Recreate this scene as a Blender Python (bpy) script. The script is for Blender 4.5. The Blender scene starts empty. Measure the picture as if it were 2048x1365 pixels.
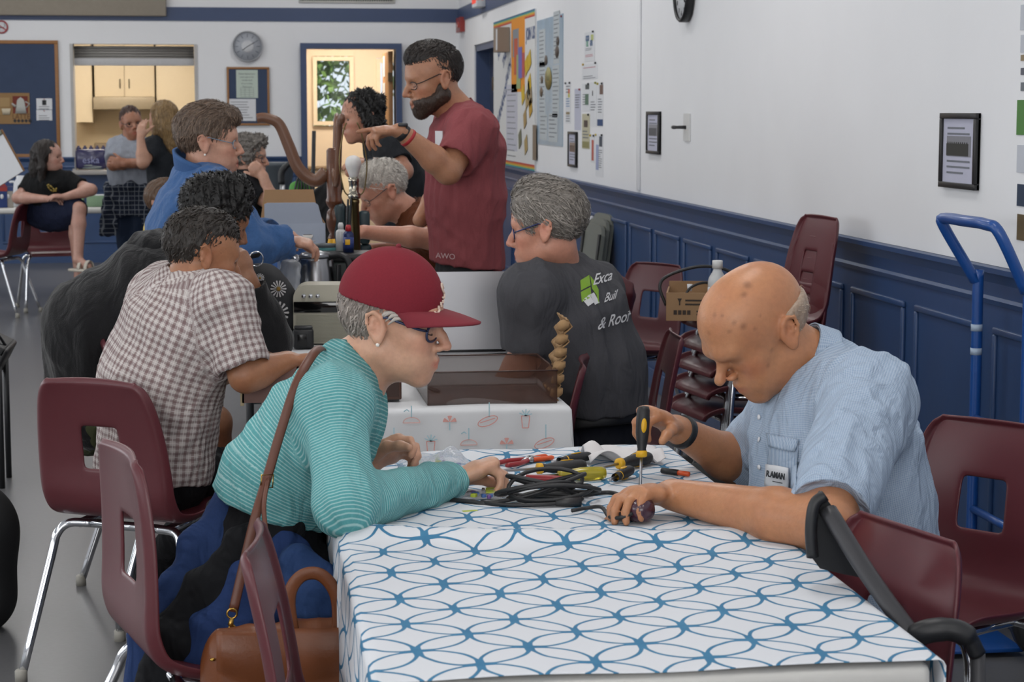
import bpy, bmesh, math, random
import numpy as np
from mathutils import Vector, Matrix, kdtree

# ---------------------------------------------------------------- camera, world, light, exposure
S = bpy.context.scene
COL = S.collection
FPX, CX, CY, CAMZ = 3982.0, 1024.0, 682.5, 1.52
PHI = math.atan((CY - 220.0) / FPX)                       # pitch down
THE = math.atan((CX - 472.0) / FPX * math.cos(PHI))       # yaw to the right
cam = bpy.data.cameras.new('camera'); camo = bpy.data.objects.new('camera', cam); COL.objects.link(camo)
camo.location = (0, 0, CAMZ); camo.rotation_euler = (math.pi/2 - PHI, 0, -THE)
cam.sensor_width = 36; cam.lens = FPX / 2048 * 36; cam.clip_end = 200
cam.dof.use_dof = True; cam.dof.focus_distance = 4.6; cam.dof.aperture_fstop = 13
S.camera = camo
S.view_settings.view_transform = 'Standard'; S.view_settings.look = 'None'
S.view_settings.exposure = -0.5; S.view_settings.gamma = 1.0
try: S.view_settings.use_curve_mapping = False
except Exception: pass
S.cycles.max_bounces = 7; S.cycles.diffuse_bounces = 3; S.cycles.glossy_bounces = 3; S.cycles.transmission_bounces = 6; S.cycles.transparent_max_bounces = 10; S.cycles.adaptive_threshold = .025
W = bpy.data.worlds.new('world'); S.world = W; W.use_nodes = True
_bg = W.node_tree.nodes['Background']; _bg.inputs[0].default_value = (.80, .90, 1, 1); _bg.inputs[1].default_value = 1.5

def lamp(name, loc, size, power, col=(1, 1, 1), rot=(0, 0, 0)):
    l = bpy.data.lights.new(name, 'AREA'); l.shape = 'RECTANGLE'; l.size, l.size_y = size; l.energy = power; l.color = col
    o = bpy.data.objects.new(name, l); COL.objects.link(o); o.location = loc; o.rotation_euler = rot
    return o
CEIL = 3.7
LAMP_SPOTS = [(x, y) for y in (.6, 4.2, 7.8, 11.4, 15.0, 18.2) for x in (-4.6, -1.7, 1.0)]
for (x, y) in LAMP_SPOTS:                                  # fluorescent troffers in the hall ceiling
    lamp('ceiling_lamp', (x, y, CEIL - .075), (.56, 1.15), 27, (1, .975, .94))
for y in (-.8, 2.4, 5.6, 9.0, 12.5, 16.0):                 # daylight through the windows of the left wall
    lamp('window_light', (-6.9, y, 1.95), (1.5, 2.0), 62, (.93, .97, 1), (0, -math.pi/2, 0))
lamp('window_light', (-1.6, -2.75, 2.05), (5.2, 1.7), 190, (1, .985, .97), (math.pi/2, 0, 0))   # window wall behind the camera
lamp('kitchen_lamp', (-1.2, 21.2, 2.6), (1.6, .5), 85, (1, .90, .77))
lamp('kitchen_lamp', (-3.1, 21.2, 2.6), (1.2, .5), 38, (1, .90, .77))
lamp('porch_lamp', (1.2, 21.4, 2.65), (.7, .7), 85, (1, .89, .75))

# ---------------------------------------------------------------- measuring: photograph pixel -> point in the room
_F = np.array([math.sin(THE)*math.cos(PHI), math.cos(THE)*math.cos(PHI), -math.sin(PHI)])
_R = np.array([math.cos(THE), -math.sin(THE), 0.0])
_U = np.cross(_R, _F)
CAM = np.array([0, 0, CAMZ])
def ray(px, py): return _F*FPX + _R*(px - CX) + _U*(CY - py)
def aY(px, py, Y): d = ray(px, py); return CAM + d*(Y/d[1])
def aZ(px, py, z): d = ray(px, py); return CAM + d*((z - CAMZ)/d[2])
def aX(px, py, X): d = ray(px, py); return CAM + d*(X/d[0])
def proj(p): d = np.asarray(p, float) - CAM; w = d@_F; return CX + FPX*(d@_R)/w, CY - FPX*(d@_U)/w
def V(*a): return np.array(a, float)
def nrm(v): v = np.asarray(v, float); return v/max(1e-9, np.linalg.norm(v))

# ---------------------------------------------------------------- materials
def lin(c):
    c = [int(c[i:i+2], 16)/255 for i in (0, 2, 4)] if isinstance(c, str) else list(c)
    return tuple((x/12.92 if x <= .04045 else ((x+.055)/1.055)**2.4) for x in c)
MATS = {}
def nodes(name):
    m = bpy.data.materials.new(name); m.use_nodes = True
    nt = m.node_tree; return m, nt, nt.nodes['Principled BSDF']
def mat(name, col, rough=.5, metal=0, var=.08, scale=30, bump=0, bscale=200, spec=.5, sss=0, alpha=1, trans=0, coat=0, stretch=None):
    """a plain procedural material: colour with a little noise variation, optional fine bump"""
    if name in MATS: return MATS[name]
    m, nt, p = nodes(name); N, L = nt.nodes, nt.links
    c = lin(col)
    tc = N.new('ShaderNodeTexCoord'); src = tc.outputs['Object']
    if stretch:
        mp = N.new('ShaderNodeMapping'); mp.inputs['Scale'].default_value = stretch; L.new(src, mp.inputs[0]); src = mp.outputs[0]
    nz = N.new('ShaderNodeTexNoise'); nz.inputs['Scale'].default_value = scale; nz.inputs['Detail'].default_value = 3
    L.new(src, nz.inputs['Vector'])
    mx = N.new('ShaderNodeMix'); mx.data_type = 'RGBA'
    mx.inputs[6].default_value = (*[x*(1-var) for x in c], 1); mx.inputs[7].default_value = (*[min(1, x*(1+var)) for x in c], 1)
    L.new(nz.outputs[0], mx.inputs[0]); L.new(mx.outputs[2], p.inputs['Base Color'])
    p.inputs['Roughness'].default_value = rough; p.inputs['Metallic'].default_value = metal
    p.inputs['Specular IOR Level'].default_value = spec
    if coat: p.inputs['Coat Weight'].default_value = coat
    if sss:
        p.inputs['Subsurface Weight'].default_value = sss; p.inputs['Subsurface Radius'].default_value = (.012, .005, .003)
    if trans: p.inputs['Transmission Weight'].default_value = trans
    if alpha < 1: p.inputs['Alpha'].default_value = alpha
    if bump:
        b = N.new('ShaderNodeBump'); b.inputs['Strength'].default_value = bump; b.inputs['Distance'].default_value = .004
        n2 = N.new('ShaderNodeTexNoise'); n2.inputs['Scale'].default_value = bscale; n2.inputs['Detail'].default_value = 4
        L.new(src, n2.inputs['Vector']); L.new(n2.outputs[0], b.inputs['Height']); L.new(b.outputs[0], p.inputs['Normal'])
    MATS[name] = m; return m
def emit(name, col, strength):
    if name in MATS: return MATS[name]
    m, nt, p = nodes(name); p.inputs['Base Color'].default_value = (*lin(col), 1)
    p.inputs['Emission Color'].default_value = (*lin(col), 1); p.inputs['Emission Strength'].default_value = strength
    MATS[name] = m; return m
def vmat(name, rough=.5, sss=0, bump=0, bscale=300, spec=.5, stretch=None, sheen=0, fold=0):
    """material whose colour is the mesh's own 'col' attribute (skin pigment, hair colour, dyed cloth)"""
    if name in MATS: return MATS[name]
    m, nt, p = nodes(name); N, L = nt.nodes, nt.links
    a = N.new('ShaderNodeAttribute'); a.attribute_name = 'col'
    tc = N.new('ShaderNodeTexCoord'); src = tc.outputs['Object']
    nz = N.new('ShaderNodeTexNoise'); nz.inputs['Scale'].default_value = bscale*.4; nz.inputs['Detail'].default_value = 3; L.new(src, nz.inputs['Vector'])
    mr = N.new('ShaderNodeMapRange'); mr.inputs[3].default_value = .84; mr.inputs[4].default_value = 1.14; L.new(nz.outputs[0], mr.inputs[0])
    mx = N.new('ShaderNodeMix'); mx.data_type = 'RGBA'; mx.blend_type = 'MULTIPLY'; mx.inputs[0].default_value = 1
    L.new(a.outputs['Color'], mx.inputs[6]); L.new(mr.outputs[0], mx.inputs[7]); L.new(mx.outputs[2], p.inputs['Base Color'])
    p.inputs['Roughness'].default_value = rough; p.inputs['Specular IOR Level'].default_value = spec
    if sheen: p.inputs['Sheen Weight'].default_value = sheen
    if sss: p.inputs['Subsurface Weight'].default_value = sss; p.inputs['Subsurface Radius'].default_value = (.010, .0045, .0025)
    nrmsock = None
    if fold:
        nf = N.new('ShaderNodeTexNoise'); nf.inputs['Scale'].default_value = 7; nf.inputs['Detail'].default_value = 2; nf.inputs['Distortion'].default_value = 1.6
        mp = N.new('ShaderNodeMapping'); mp.inputs['Scale'].default_value = (1.6, 1.6, .75); mp.inputs['Rotation'].default_value = (.5, .6, 0)
        L.new(src, mp.inputs[0]); L.new(mp.outputs[0], nf.inputs['Vector'])
        b = N.new('ShaderNodeBump'); b.inputs['Strength'].default_value = fold; b.inputs['Distance'].default_value = .05
        L.new(nf.outputs[0], b.inputs['Height']); nrmsock = b.outputs[0]
    if bump:
        b2 = N.new('ShaderNodeBump'); b2.inputs['Strength'].default_value = bump; b2.inputs['Distance'].default_value = .003
        n2 = N.new('ShaderNodeTexNoise'); n2.inputs['Scale'].default_value = bscale; n2.inputs['Detail'].default_value = 3
        if stretch:
            mp2 = N.new('ShaderNodeMapping'); mp2.inputs['Scale'].default_value = stretch; L.new(src, mp2.inputs[0]); L.new(mp2.outputs[0], n2.inputs['Vector'])
        else: L.new(src, n2.inputs['Vector'])
        L.new(n2.outputs[0], b2.inputs['Height'])
        if nrmsock: L.new(nrmsock, b2.inputs['Normal'])
        nrmsock = b2.outputs[0]
    if nrmsock: L.new(nrmsock, p.inputs['Normal'])
    MATS[name] = m; return m

# ---------------------------------------------------------------- mesh helpers
def tag(o, label=None, cat=None, group=None, kind=None):
    if label: o['label'] = label
    if cat: o['category'] = cat
    if group: o['group'] = group
    if kind: o['kind'] = kind
    return o
def empty(name, loc=(0, 0, 0), rz=0, label=None, cat=None, group=None):
    o = bpy.data.objects.new(name, None); COL.objects.link(o); o.location = tuple(loc); o.rotation_euler = (0, 0, rz)
    o.empty_display_size = .05
    return tag(o, label, cat, group)
class MB:
    """collects shapes into ONE mesh"""
    def __init__(s): s.v = []; s.f = []; s.sm = []
    def _add(s, vs, fs, smooth=False, M=None):
        o = len(s.v)
        for p in vs:
            p = Vector(p)
            if M is not None: p = M @ p
            s.v.append(tuple(p))
        for f in fs: s.f.append([o+i for i in f]); s.sm.append(smooth)
        return s
    def box(s, c, d, M=None, bev=0, seg=2):
        x, y, z = c; a, b, e = d[0]/2, d[1]/2, d[2]/2
        bm = bmesh.new(); bmesh.ops.create_cube(bm, size=1)
        for v in bm.verts: v.co = Vector((x+v.co.x*2*a, y+v.co.y*2*b, z+v.co.z*2*e))
        if bev: bmesh.ops.bevel(bm, geom=list(bm.edges), offset=min(bev, a*.95, b*.95, e*.95), segments=seg, affect='EDGES', profile=.5)
        bm.verts.index_update()
        s._add([v.co for v in bm.verts], [[v.index for v in f.verts] for f in bm.faces], bool(bev), M); bm.free(); return s
    def tube(s, pts, r, n=10, cap=True, smooth=True, flat=None, M=None, closed=False):
        """swept tube; r number or list; flat=(w,h) gives a flat strap section"""
        P = [Vector(p) for p in pts]; m = len(P); R = r if isinstance(r, (list, tuple)) else [r]*m
        vs, fs = [], []; up = None
        for i in range(m):
            if closed: t = P[(i+1) % m] - P[i-1]
            else: t = P[min(i+1, m-1)] - P[max(i-1, 0)]
            if t.length < 1e-9: t = Vector((0, 0, 1))
            t.normalize()
            if up is None:
                up = Vector((0, 0, 1)) if abs(t.z) < .9 else Vector((0, 1, 0))
            u = up - t*up.dot(t)
            if u.length < 1e-6: u = t.orthogonal()
            u.normalize(); w = t.cross(u); up = u
            for k in range(n):
                a = 2*math.pi*k/n
                if flat: vs.append(P[i] + w*(math.cos(a)*flat[0]*R[i]) + u*(math.sin(a)*flat[1]*R[i]))
                else: vs.append(P[i] + w*(math.cos(a)*R[i]) + u*(math.sin(a)*R[i]))
        for i in range(m if closed else m-1):
            j = (i+1) % m
            for k in range(n): fs.append([i*n+k, i*n+(k+1) % n, j*n+(k+1) % n, j*n+k])
        if cap and not closed: fs.append(list(range(n))[::-1]); fs.append([(m-1)*n+k for k in range(n)])
        return s._add(vs, fs, smooth, M)
    def cyl(s, a, b, r, r2=None, n=20, smooth=True, M=None): return s.tube([a, b], [r, r if r2 is None else r2], n=n, smooth=smooth, M=M)
    def lathe(s, prof, c=(0, 0, 0), n=24, M=None, smooth=True, sx=1, sy=1, cap=True):
        vs, fs = [], []; m = len(prof)
        for (r, z) in prof:
            for k in range(n):
                a = 2*math.pi*k/n; vs.append((c[0]+r*math.cos(a)*sx, c[1]+r*math.sin(a)*sy, c[2]+z))
        for i in range(m-1):
            for k in range(n): fs.append([i*n+k, i*n+(k+1) % n, (i+1)*n+(k+1) % n, (i+1)*n+k])
        if cap and prof[0][0] > 1e-6: fs.append(list(range(n))[::-1])
        if cap and prof[-1][0] > 1e-6: fs.append([(m-1)*n+k for k in range(n)])
        return s._add(vs, fs, smooth, M)
    def prism(s, poly, z0, z1, M=None, smooth=False):
        """polygon in xy extruded from z0 to z1 (use M to turn it)"""
        n = len(poly); vs = [(x, y, z0) for x, y in poly]+[(x, y, z1) for x, y in poly]
        fs = [list(range(n))[::-1], [n+i for i in range(n)]]+[[i, (i+1) % n, n+(i+1) % n, n+i] for i in range(n)]
        return s._add(vs, fs, smooth, M)
    def quad(s, a, b, c, d): return s._add([a, b, c, d], [[0, 1, 2, 3]])
    def grid(s, fn, nu, nv, smooth=True, thick=0, M=None, hole=None):
        """surface fn(u,v), u,v in 0..1; thick closes it into a solid sheet; hole(u,v) drops faces"""
        Pt = np.array([[fn(i/nu, j/nv) for j in range(nv+1)] for i in range(nu+1)], float)
        idx = lambda i, j: i*(nv+1)+j
        keep = [[not (hole and hole((i+.5)/nu, (j+.5)/nv)) for j in range(nv)] for i in range(nu)]
        vs = [tuple(p) for p in Pt.reshape(-1, 3)]; fs = []
        for i in range(nu):
            for j in range(nv):
                if keep[i][j]: fs.append([idx(i, j), idx(i+1, j), idx(i+1, j+1), idx(i, j+1)])
        if thick:
            du = np.gradient(Pt, axis=0); dv = np.gradient(Pt, axis=1); nn = np.cross(du, dv)
            nn /= np.maximum(1e-9, np.linalg.norm(nn, axis=2, keepdims=True))
            B = (Pt - nn*thick).reshape(-1, 3); o = len(vs); vs += [tuple(p) for p in B]
            cnt = {}
            for f in list(fs):
                for a, b in zip(f, f[1:]+f[:1]): cnt[(a, b)] = 1
            back = [[o+i for i in f[::-1]] for f in fs]
            side = [[b, a, o+a, o+b] for (a, b) in cnt if (b, a) not in cnt]
            fs = fs+back+side
        return s._add(vs, fs, smooth, M)
    def build(s, name, m, parent=None, label=None, cat=None, group=None, kind=None, loc=None, rz=0, rec=False):
        me = bpy.data.meshes.new(name); me.from_pydata(s.v, [], s.f)
        me.polygons.foreach_set('use_smooth', s.sm)
        if rec:
            bm = bmesh.new(); bm.from_mesh(me); bmesh.ops.recalc_face_normals(bm, faces=list(bm.faces)); bm.to_mesh(me); bm.free()
        for mm in (m if isinstance(m, (list, tuple)) else [m]): me.materials.append(mm)
        me.update()
        o = bpy.data.objects.new(name, me); COL.objects.link(o)
        if parent is not None: o.parent = parent
        if loc is not None: o.location = tuple(loc); o.rotation_euler = (0, 0, rz)
        return tag(o, label, cat, group, kind)
def struct(name, mb, m, parent=None, label=None):
    return mb.build(name, m, parent, kind=None if parent else 'structure', label=label)
def copy_tree(o, parent=None):
    c = o.copy(); COL.objects.link(c)
    if parent is not None: c.parent = parent
    for ch in o.children: copy_tree(ch, c)
    return c
def text(name, body, m, M, size, parent=None, ext=.0006, align='CENTER', bold=0, sx=1, **kw):
    """real lettering: a font curve turned into a mesh, lying in the local xy plane of matrix M"""
    cu = bpy.data.curves.new(name, 'FONT'); cu.body = body; cu.size = size; cu.extrude = ext; cu.align_x = align; cu.align_y = 'CENTER'
    cu.offset = bold; cu.resolution_u = 3
    t = bpy.data.objects.new(name, cu); COL.objects.link(t); bpy.context.view_layer.update()
    me = bpy.data.meshes.new_from_object(t); bpy.data.objects.remove(t); bpy.data.curves.remove(cu)
    me.transform(M @ Matrix.Diagonal((sx, 1, 1, 1))); me.materials.clear(); me.materials.append(m); me.name = name
    o = bpy.data.objects.new(name, me); COL.objects.link(o)
    if parent is not None: o.parent = parent
    return tag(o, **kw)
def frame(o, x, y, z=None):
    """matrix with origin o and axes x, y (z = x cross y)"""
    x = Vector(nrm(x)); y = Vector(nrm(y)); z = Vector(z) if z is not None else x.cross(y)
    return Matrix(((x.x, y.x, z.x, o[0]), (x.y, y.y, z.y, o[1]), (x.z, y.z, z.z, o[2]), (0, 0, 0, 1)))
def wallM(p): return frame(p, (0, -1, 0), (0, 0, 1))      # on the right wall: x towards the camera, y up, z into the room (-X)
def backM(p): return frame(p, (1, 0, 0), (0, 0, 1))       # on the back wall: x right, y up, z towards the camera (-Y)
def bez(pts, n=8):
    """Catmull-Rom through points"""
    P = [np.asarray(p, float) for p in pts]; P = [2*P[0]-P[1]]+P+[2*P[-1]-P[-2]]; out = []
    for i in range(1, len(P)-2):
        for k in range(n):
            t = k/n; a, b, c, d = P[i-1], P[i], P[i+1], P[i+2]
            out.append(.5*((2*b)+(-a+c)*t+(2*a-5*b+4*c-d)*t*t+(-a+3*b-3*c+d)*t**3))
    out.append(P[-2]); return out
# ================================================================ the room
YB, XW = 20.29, 2.25
XL, YF = -7.0, -3.0
WHITE = mat('wall_paint', 'e4e5e8', .6, var=.02, scale=4, bump=.05, bscale=60)
BLUE = mat('blue_paint', '2a456f', .38, var=.10, scale=6, bump=.06, bscale=40)
BLUE2 = mat('blue_trim_paint', '36476a', .4, var=.06, scale=8)
FLOOR = mat('vinyl_floor', '606062', .30, var=.14, scale=55, bump=.02, bscale=120)
DARK = mat('dark_plastic', '17181b', .45); BLACKM = mat('black_metal', '1a1b1e', .35, .2)
CHROME = mat('chrome', 'd8dade', .12, 1, var=.02); STEEL = mat('brushed_steel', 'a4a5a8', .3, 1, stretch=(1, 1, 40))
PAPER = mat('white_paper', 'd6d8dc', .75, var=.02); INK = mat('black_ink', '25272c', .7); GREYINK = mat('grey_ink', '6c7078', .7)
WOODF = mat('oak_wood', '93663a', .45, var=.22, scale=18, stretch=(1, 1, 8))
CREAM = mat('cabinet_cream', 'dccdb0', .45, var=.02)
fl = MB().box(((XL+XW)/2+1, (YF+YB+6)/2, -.05), (XW-XL+4, YB+6-YF+1, .1)); struct('floor', fl, FLOOR)
struct('ceiling', MB().box(((XL+XW)/2, (YF+YB)/2, CEIL+.05), (XW-XL+.6, YB-YF+.6, .1)), WHITE)
struct('wall_left', MB().box((XL-.06, (YF+YB)/2, CEIL/2), (.12, YB-YF, CEIL)), WHITE)
struct('wall_front', MB().box(((XL+XW)/2, YF-.06, CEIL/2), (XW-XL+.3, .12, CEIL)), WHITE)
# back wall with the kitchen hatch and the doorway cut out
HX0, HX1, HZ0, HZ1 = -1.60, -.394, .925, 2.17
DX0, DX1, DZ1 = .706, 1.60, 2.13
T = .2
wb = MB()
def wbox(mb, x0, x1, z0, z1, y0=YB, y1=YB+T): mb.box(((x0+x1)/2, (y0+y1)/2, (z0+z1)/2), (x1-x0, y1-y0, z1-z0))
for a in ((XL-.2, HX0, 0, CEIL), (HX0, HX1, 0, HZ0), (HX0, HX1, HZ1, CEIL), (HX1, DX0, 0, CEIL), (DX0, DX1, DZ1, CEIL), (DX1, XW+.2, 0, CEIL)): wbox(wb, *a)
struct('wall_back', wb, WHITE)
# right wall with a door recess near the corner
RY0, RY1, RZ1 = aX(1003, 80, XW)[1], aX(948, 80, XW)[1], 2.13
wr = MB()
for (y0, y1, z0, z1) in ((YF, RY0, 0, CEIL), (RY0, RY1, RZ1, CEIL), (RY1, YB+.2, 0, CEIL)):
    wr.box((XW+.1, (y0+y1)/2, (z0+z1)/2), (.2, y1-y0, z1-z0))
WALLR = struct('wall_right', wr, WHITE)
struct('trim_1', MB().box((XW-.006, aX(1279, 300, XW)[1], 2.37), (.012, .07, 2.6), bev=.004), WHITE, WALLR)
# blue stripe under the ceiling
sb = MB(); wbox(sb, XL, XW, 2.40, 2.535, YB-.012, YB); struct('trim_2', sb, BLUE2)
sr = MB().box((XW-.006, (YF+YB)/2, 2.4675), (.012, YB-YF, .135)); struct('trim_3', sr, BLUE2)
# wainscot, rail and panels
RAIL = 1.055
rail_prof = [(.002, -.115), (.014, -.115), (.019, -.10), (.013, -.09), (.013, -.05), (.020, -.036), (.028, -.02), (.044, -.016), (.044, 0), (.002, 0)]
def rail(name, p0, p1, inward):
    """chair rail moulding between two points on a wall"""
    p0, p1, inw = V(*p0), V(*p1), V(*inward); mb = MB(); n = len(rail_prof)
    vs = [tuple(p+inw*d+V(0, 0, z)) for p in (p0, p1) for d, z in rail_prof]
    mb._add(vs, [[i, (i+1) % n, n+(i+1) % n, n+i] for i in range(n)]+[list(range(n)), list(range(n, 2*n))[::-1]])
    return mb
def panel_mould(c, w, h, M):
    """one picture-frame moulding of a wainscot panel: a raised bead round a flat field"""
    mb = MB(); b = .022
    for (x, y, ww, hh) in ((0, h/2-b/2, w, b), (0, -h/2+b/2, w, b), (-w/2+b/2, 0, b, h-2*b), (w/2-b/2, 0, b, h-2*b)):
        mb.box((x, y, .006), (ww, hh, .014), bev=.005, M=M)
    mb.box((0, 0, .001), (w-2*b, h-2*b, .003), M=M)
    return mb
wsr = struct('trim_4', MB().box((XW-.004, (YF+RY0)/2, .53), (.008, RY0-YF, RAIL-.005)), BLUE, label='blue painted wainscot along the right wall')
struct('chair_rail', rail('r', (XW, YF, RAIL), (XW, RY0, RAIL), (-1, 0, 0)), BLUE, wsr)
p0 = None
y = 5.78
while y < RY0 - .7:
    M = wallM((XW-.008, y+.295, .535))
    panel_mould(None, .585, .68, M).build('panel', BLUE, wsr); y += .698
for yy in (5.78-.698, 5.78-2*.698): panel_mould(None, .585, .68, wallM((XW-.008, yy+.295, .535))).build('panel', BLUE, wsr)
struct('baseboard_right', MB().box((XW-.014, (YF+RY0)/2, .055), (.012, RY0-YF, .11), bev=.003), BLUE)
wsb = None
for i, (x0, x1, zt) in enumerate(((XL, HX0, RAIL), (HX0, HX1, HZ0), (HX1, DX0-.06, RAIL), (DX1+.06, XW, RAIL))):
    m_ = MB(); wbox(m_, x0, x1, 0, zt-.004, YB-.008, YB); o = struct('trim_%d' % (5+i), m_, BLUE, label='blue painted wainscot below the back wall')
    if zt == RAIL: struct('chair_rail', rail('r', (x0, YB, RAIL), (x1, YB, RAIL), (0, -1, 0)), BLUE, o)
    n = max(1, int((x1-x0)/.7)); w = (x1-x0)/n
    for k in range(n):
        if x0+(k+1)*w < -3.2 or w < .25: continue
        panel_mould(None, w-.11, zt-.38, backM((x0+(k+.5)*w, YB-.008, zt/2+.005))).build('panel', BLUE, o)
    m_ = MB(); wbox(m_, x0, x1, 0, .10, YB-.020, YB-.008); struct('baseboard_back_%d' % i, m_, BLUE)
# hatch: jambs, roller shutter, sill
SHUT = mat('shutter_grey', '8f8c88', .45, .3, var=.04)
o = struct('window_1', MB().box((HX0-.004, YB+T/2, (HZ0+HZ1)/2), (.03, T+.02, HZ1-HZ0)).box((HX1+.004, YB+T/2, (HZ0+HZ1)/2), (.03, T+.02, HZ1-HZ0)), mat('jamb_grey', 'b2b0ae', .5))
for k in range(5):
    z = HZ1-.02-.026*k
    MB().tube([(HX0+.015, YB+.09, z-.012), (HX1-.015, YB+.09, z-.012)], .0145, n=8).build('shutter_slat', SHUT, o)
MB().box(((HX0+HX1)/2, YB+.085, HZ1-.175), (HX1-HX0-.03, .03, .072), bev=.004).build('shutter_bar', mat('shutter_bar_paint', 'b9b9bb', .45), o)
MB().box(((HX0+HX1)/2, YB+.02, HZ0-.02), (HX1-HX0+.02, .50, .045), bev=.008).build('hatch_sill', mat('sill_laminate', '9c9894', .4), o)
# kitchen behind the hatch
YK = YB+2.9
KW = mat('kitchen_wall_paint', 'b9a88a', .6, var=.03)
k_ = MB(); wbox(k_, -3.6, .55, 0, 2.75, YK, YK+.1); struct('wall_kitchen_back', k_, KW)
struct('wall_kitchen_side', MB().box((.5, YB+T+1.4, 1.37), (.1, 2.9, 2.75)).box((-3.6, YB+T+1.4, 1.37), (.1, 2.9, 2.75)), KW)
struct('ceiling_kitchen', MB().box((-1.5, YB+T+1.35, 2.78), (4.3, 2.95, .06)), mat('kitchen_ceiling_paint', 'd2c4aa', .6))
def cab(px0, px1, py0, py1, split, label, handles=()):
    Yc = YK-.36; a, b = aY(px0, py0, Yc), aY(px1, py1, Yc)
    root = empty('wall_cabinet', ((a[0]+b[0])/2, Yc+.18, b[2]), label=label, cat='cabinet', group='kitchen wall cabinets')
    cx, cz, w, h = 0, (a[2]-b[2])/2, b[0]-a[0], a[2]-b[2]
    MB().box((0, .01, cz), (w-.004, .33, h)).build('cabinet_body', CREAM, root)
    for k in range(split):
        dw = w/split; d = MB().box((-w/2+(k+.5)*dw, -.172, cz), (dw-.006, .02, h-.004), bev=.002).build('door', CREAM, root)
        if handles:
            hx = -w/2+(k+.5)*dw + (dw/2-.05)*(1 if k == 0 else -1)
            z0 = h*.13
            MB().tube([(hx, -.18, z0), (hx, -.205, z0+.012), (hx, -.207, z0+.05), (hx, -.205, z0+.088), (hx, -.18, z0+.10)], .0055, n=8).build('handle', mat('dark_brass', '5b5140', .35, .8), d)
cab(147, 186, 60, 245, 1, 'tall cream kitchen cabinet door beside the left hatch jamb')
cab(186, 310, 60, 194, 2, 'cream double-door kitchen cabinet above the range hood', handles=(1,))
cab(310, 396, 60, 245, 1, 'tall cream kitchen cabinet on the right of the range hood', handles=())
a, b = aY(186, 194, YK-.45), aY(310, 219, YK-.45)
hood = MB().box(((a[0]+b[0])/2, YK-.23, (a[2]+b[2])/2), (b[0]-a[0], .44, a[2]-b[2]), bev=.006)
hood.build('range_hood', mat('almond_metal', '9c8f78', .35, .2), label='almond range hood under the kitchen cabinets', cat='range hood')
st = aY(255, 300, YK-.3)
sv = empty('kitchen_stove', (st[0], YK-.32, 0), label='beige kitchen stove with knobs behind the hatch', cat='stove')
MB().box((0, 0, .45), (.76, .62, .9), bev=.01).build('stove_body', mat('stove_enamel', '8f826c', .4), sv)
MB().box((0, .27, 1.02), (.76, .07, .26), bev=.012).build('control_panel', mat('stove_panel', '7c6d55', .35), sv)
for kx in (-.26, -.17, .17, .26): MB().lathe([(.024, 0), (.024, .012), (.014, .02), (.012, .035), (0, .036)], n=14, M=Matrix.Translation((kx, .235, 1.05)) @ Matrix.Rotation(math.pi/2, 4, 'X')).build('knob', mat('knob_white', 'd8cbb2', .4), sv)
MB().box((-2.34, YK-.32, .45), (1.4, .6, .9), bev=.005).build('kitchen_counter', mat('counter_wood', '8a7458', .5), label='low kitchen counter along the far kitchen wall', cat='counter')
# doorway: frame, porch room behind, open door leaf, window with trees
o = struct('door_1', MB().box(((DX0+DX1)/2, YB-.005, DZ1+.026), (DX1-DX0+.12, .24, .055)).box((DX0-.03, YB-.005, DZ1/2), (.06, .24, DZ1)).box((DX1+.03, YB-.005, DZ1/2), (.06, .24, DZ1)), BLUE2)
MB().box((DX1-.04, YB+.47, 1.06), (.045, .84, 2.10), bev=.003).build('door_leaf', WOODF, o)
for z in (.35, 1.1, 1.85): MB().box((DX1-.045, YB+.03, z), (.05, .02, .09)).build('hinge', mat('hinge_brass', '4d4231', .4, .8), o)
for k, z in enumerate((1.97, 1.72)):
    MB().box((DX1-.066, YB+.62, z), (.003, .20, .21 if k == 0 else .16)).build('door_notice', PAPER, o)
YP = YB+2.4
PW = mat('porch_paint', 'd8c6ae', .55, var=.02)
w0, w1 = aY(625, 112, YP), aY(708, 252, YP)
w2, w3 = aY(752, 116, YP), aY(806, 300, YP)
pw = MB()
for a in ((.55, w0[0], 0, 2.75), (w0[0], w1[0], w0[2], 2.75), (w0[0], w1[0], 0, w1[2]), (w1[0], w2[0], 0, 2.75), (w2[0], w3[0], w2[2], 2.75), (w2[0], w3[0], 0, .2), (w3[0], 3.2, 0, 2.75)): wbox(pw, *a, YP, YP+.12)
struct('wall_porch', pw, PW)
struct('wall_porch_side', MB().box((3.2, YB+T+1.1, 1.37), (.1, 2.3, 2.75)), PW)
struct('ceiling_porch', MB().box((1.9, YB+T+1.1, 2.78), (2.8, 2.35, .06)), PW)
def window(n, a, b, bars=()):
    x0, x1, z1, z0 = a[0], b[0], a[2], b[2]
    fr = MB()
    for (x, z, w, h) in (((x0+x1)/2, z1-.03, x1-x0, .045), ((x0+x1)/2, z0+.03, x1-x0, .045), (x0+.0225, (z0+z1)/2, .045, z1-z0-.105), (x1-.0225, (z0+z1)/2, .045, z1-z0-.105)): fr.box((x, YP+.02, z), (w, .14, h))
    o = struct('window_%d' % n, fr, mat('window_frame_paint', 'd9c9b0', .45))
    MB().box(((x0+x1)/2, YP+.07, (z0+z1)/2), (x1-x0-.1, .006, z1-z0-.1)).build('pane', mat('window_glass', 'ffffff', .02, trans=1, var=0), o)
window(2, w0, w1); window(3, w2, w3)
MB().box((.98, YP-.32, .43), (.78, .5, .86), bev=.005).build('porch_cabinet', CREAM, label='cream low cabinet seen through the open doorway', cat='cabinet')
MB().box((.98, YP-.32, .875), (.82, .54, .03), bev=.004).build('porch_worktop', mat('porch_worktop', '6d5a41', .4), label='brown worktop on the cabinet in the doorway room', cat='worktop')
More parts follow.
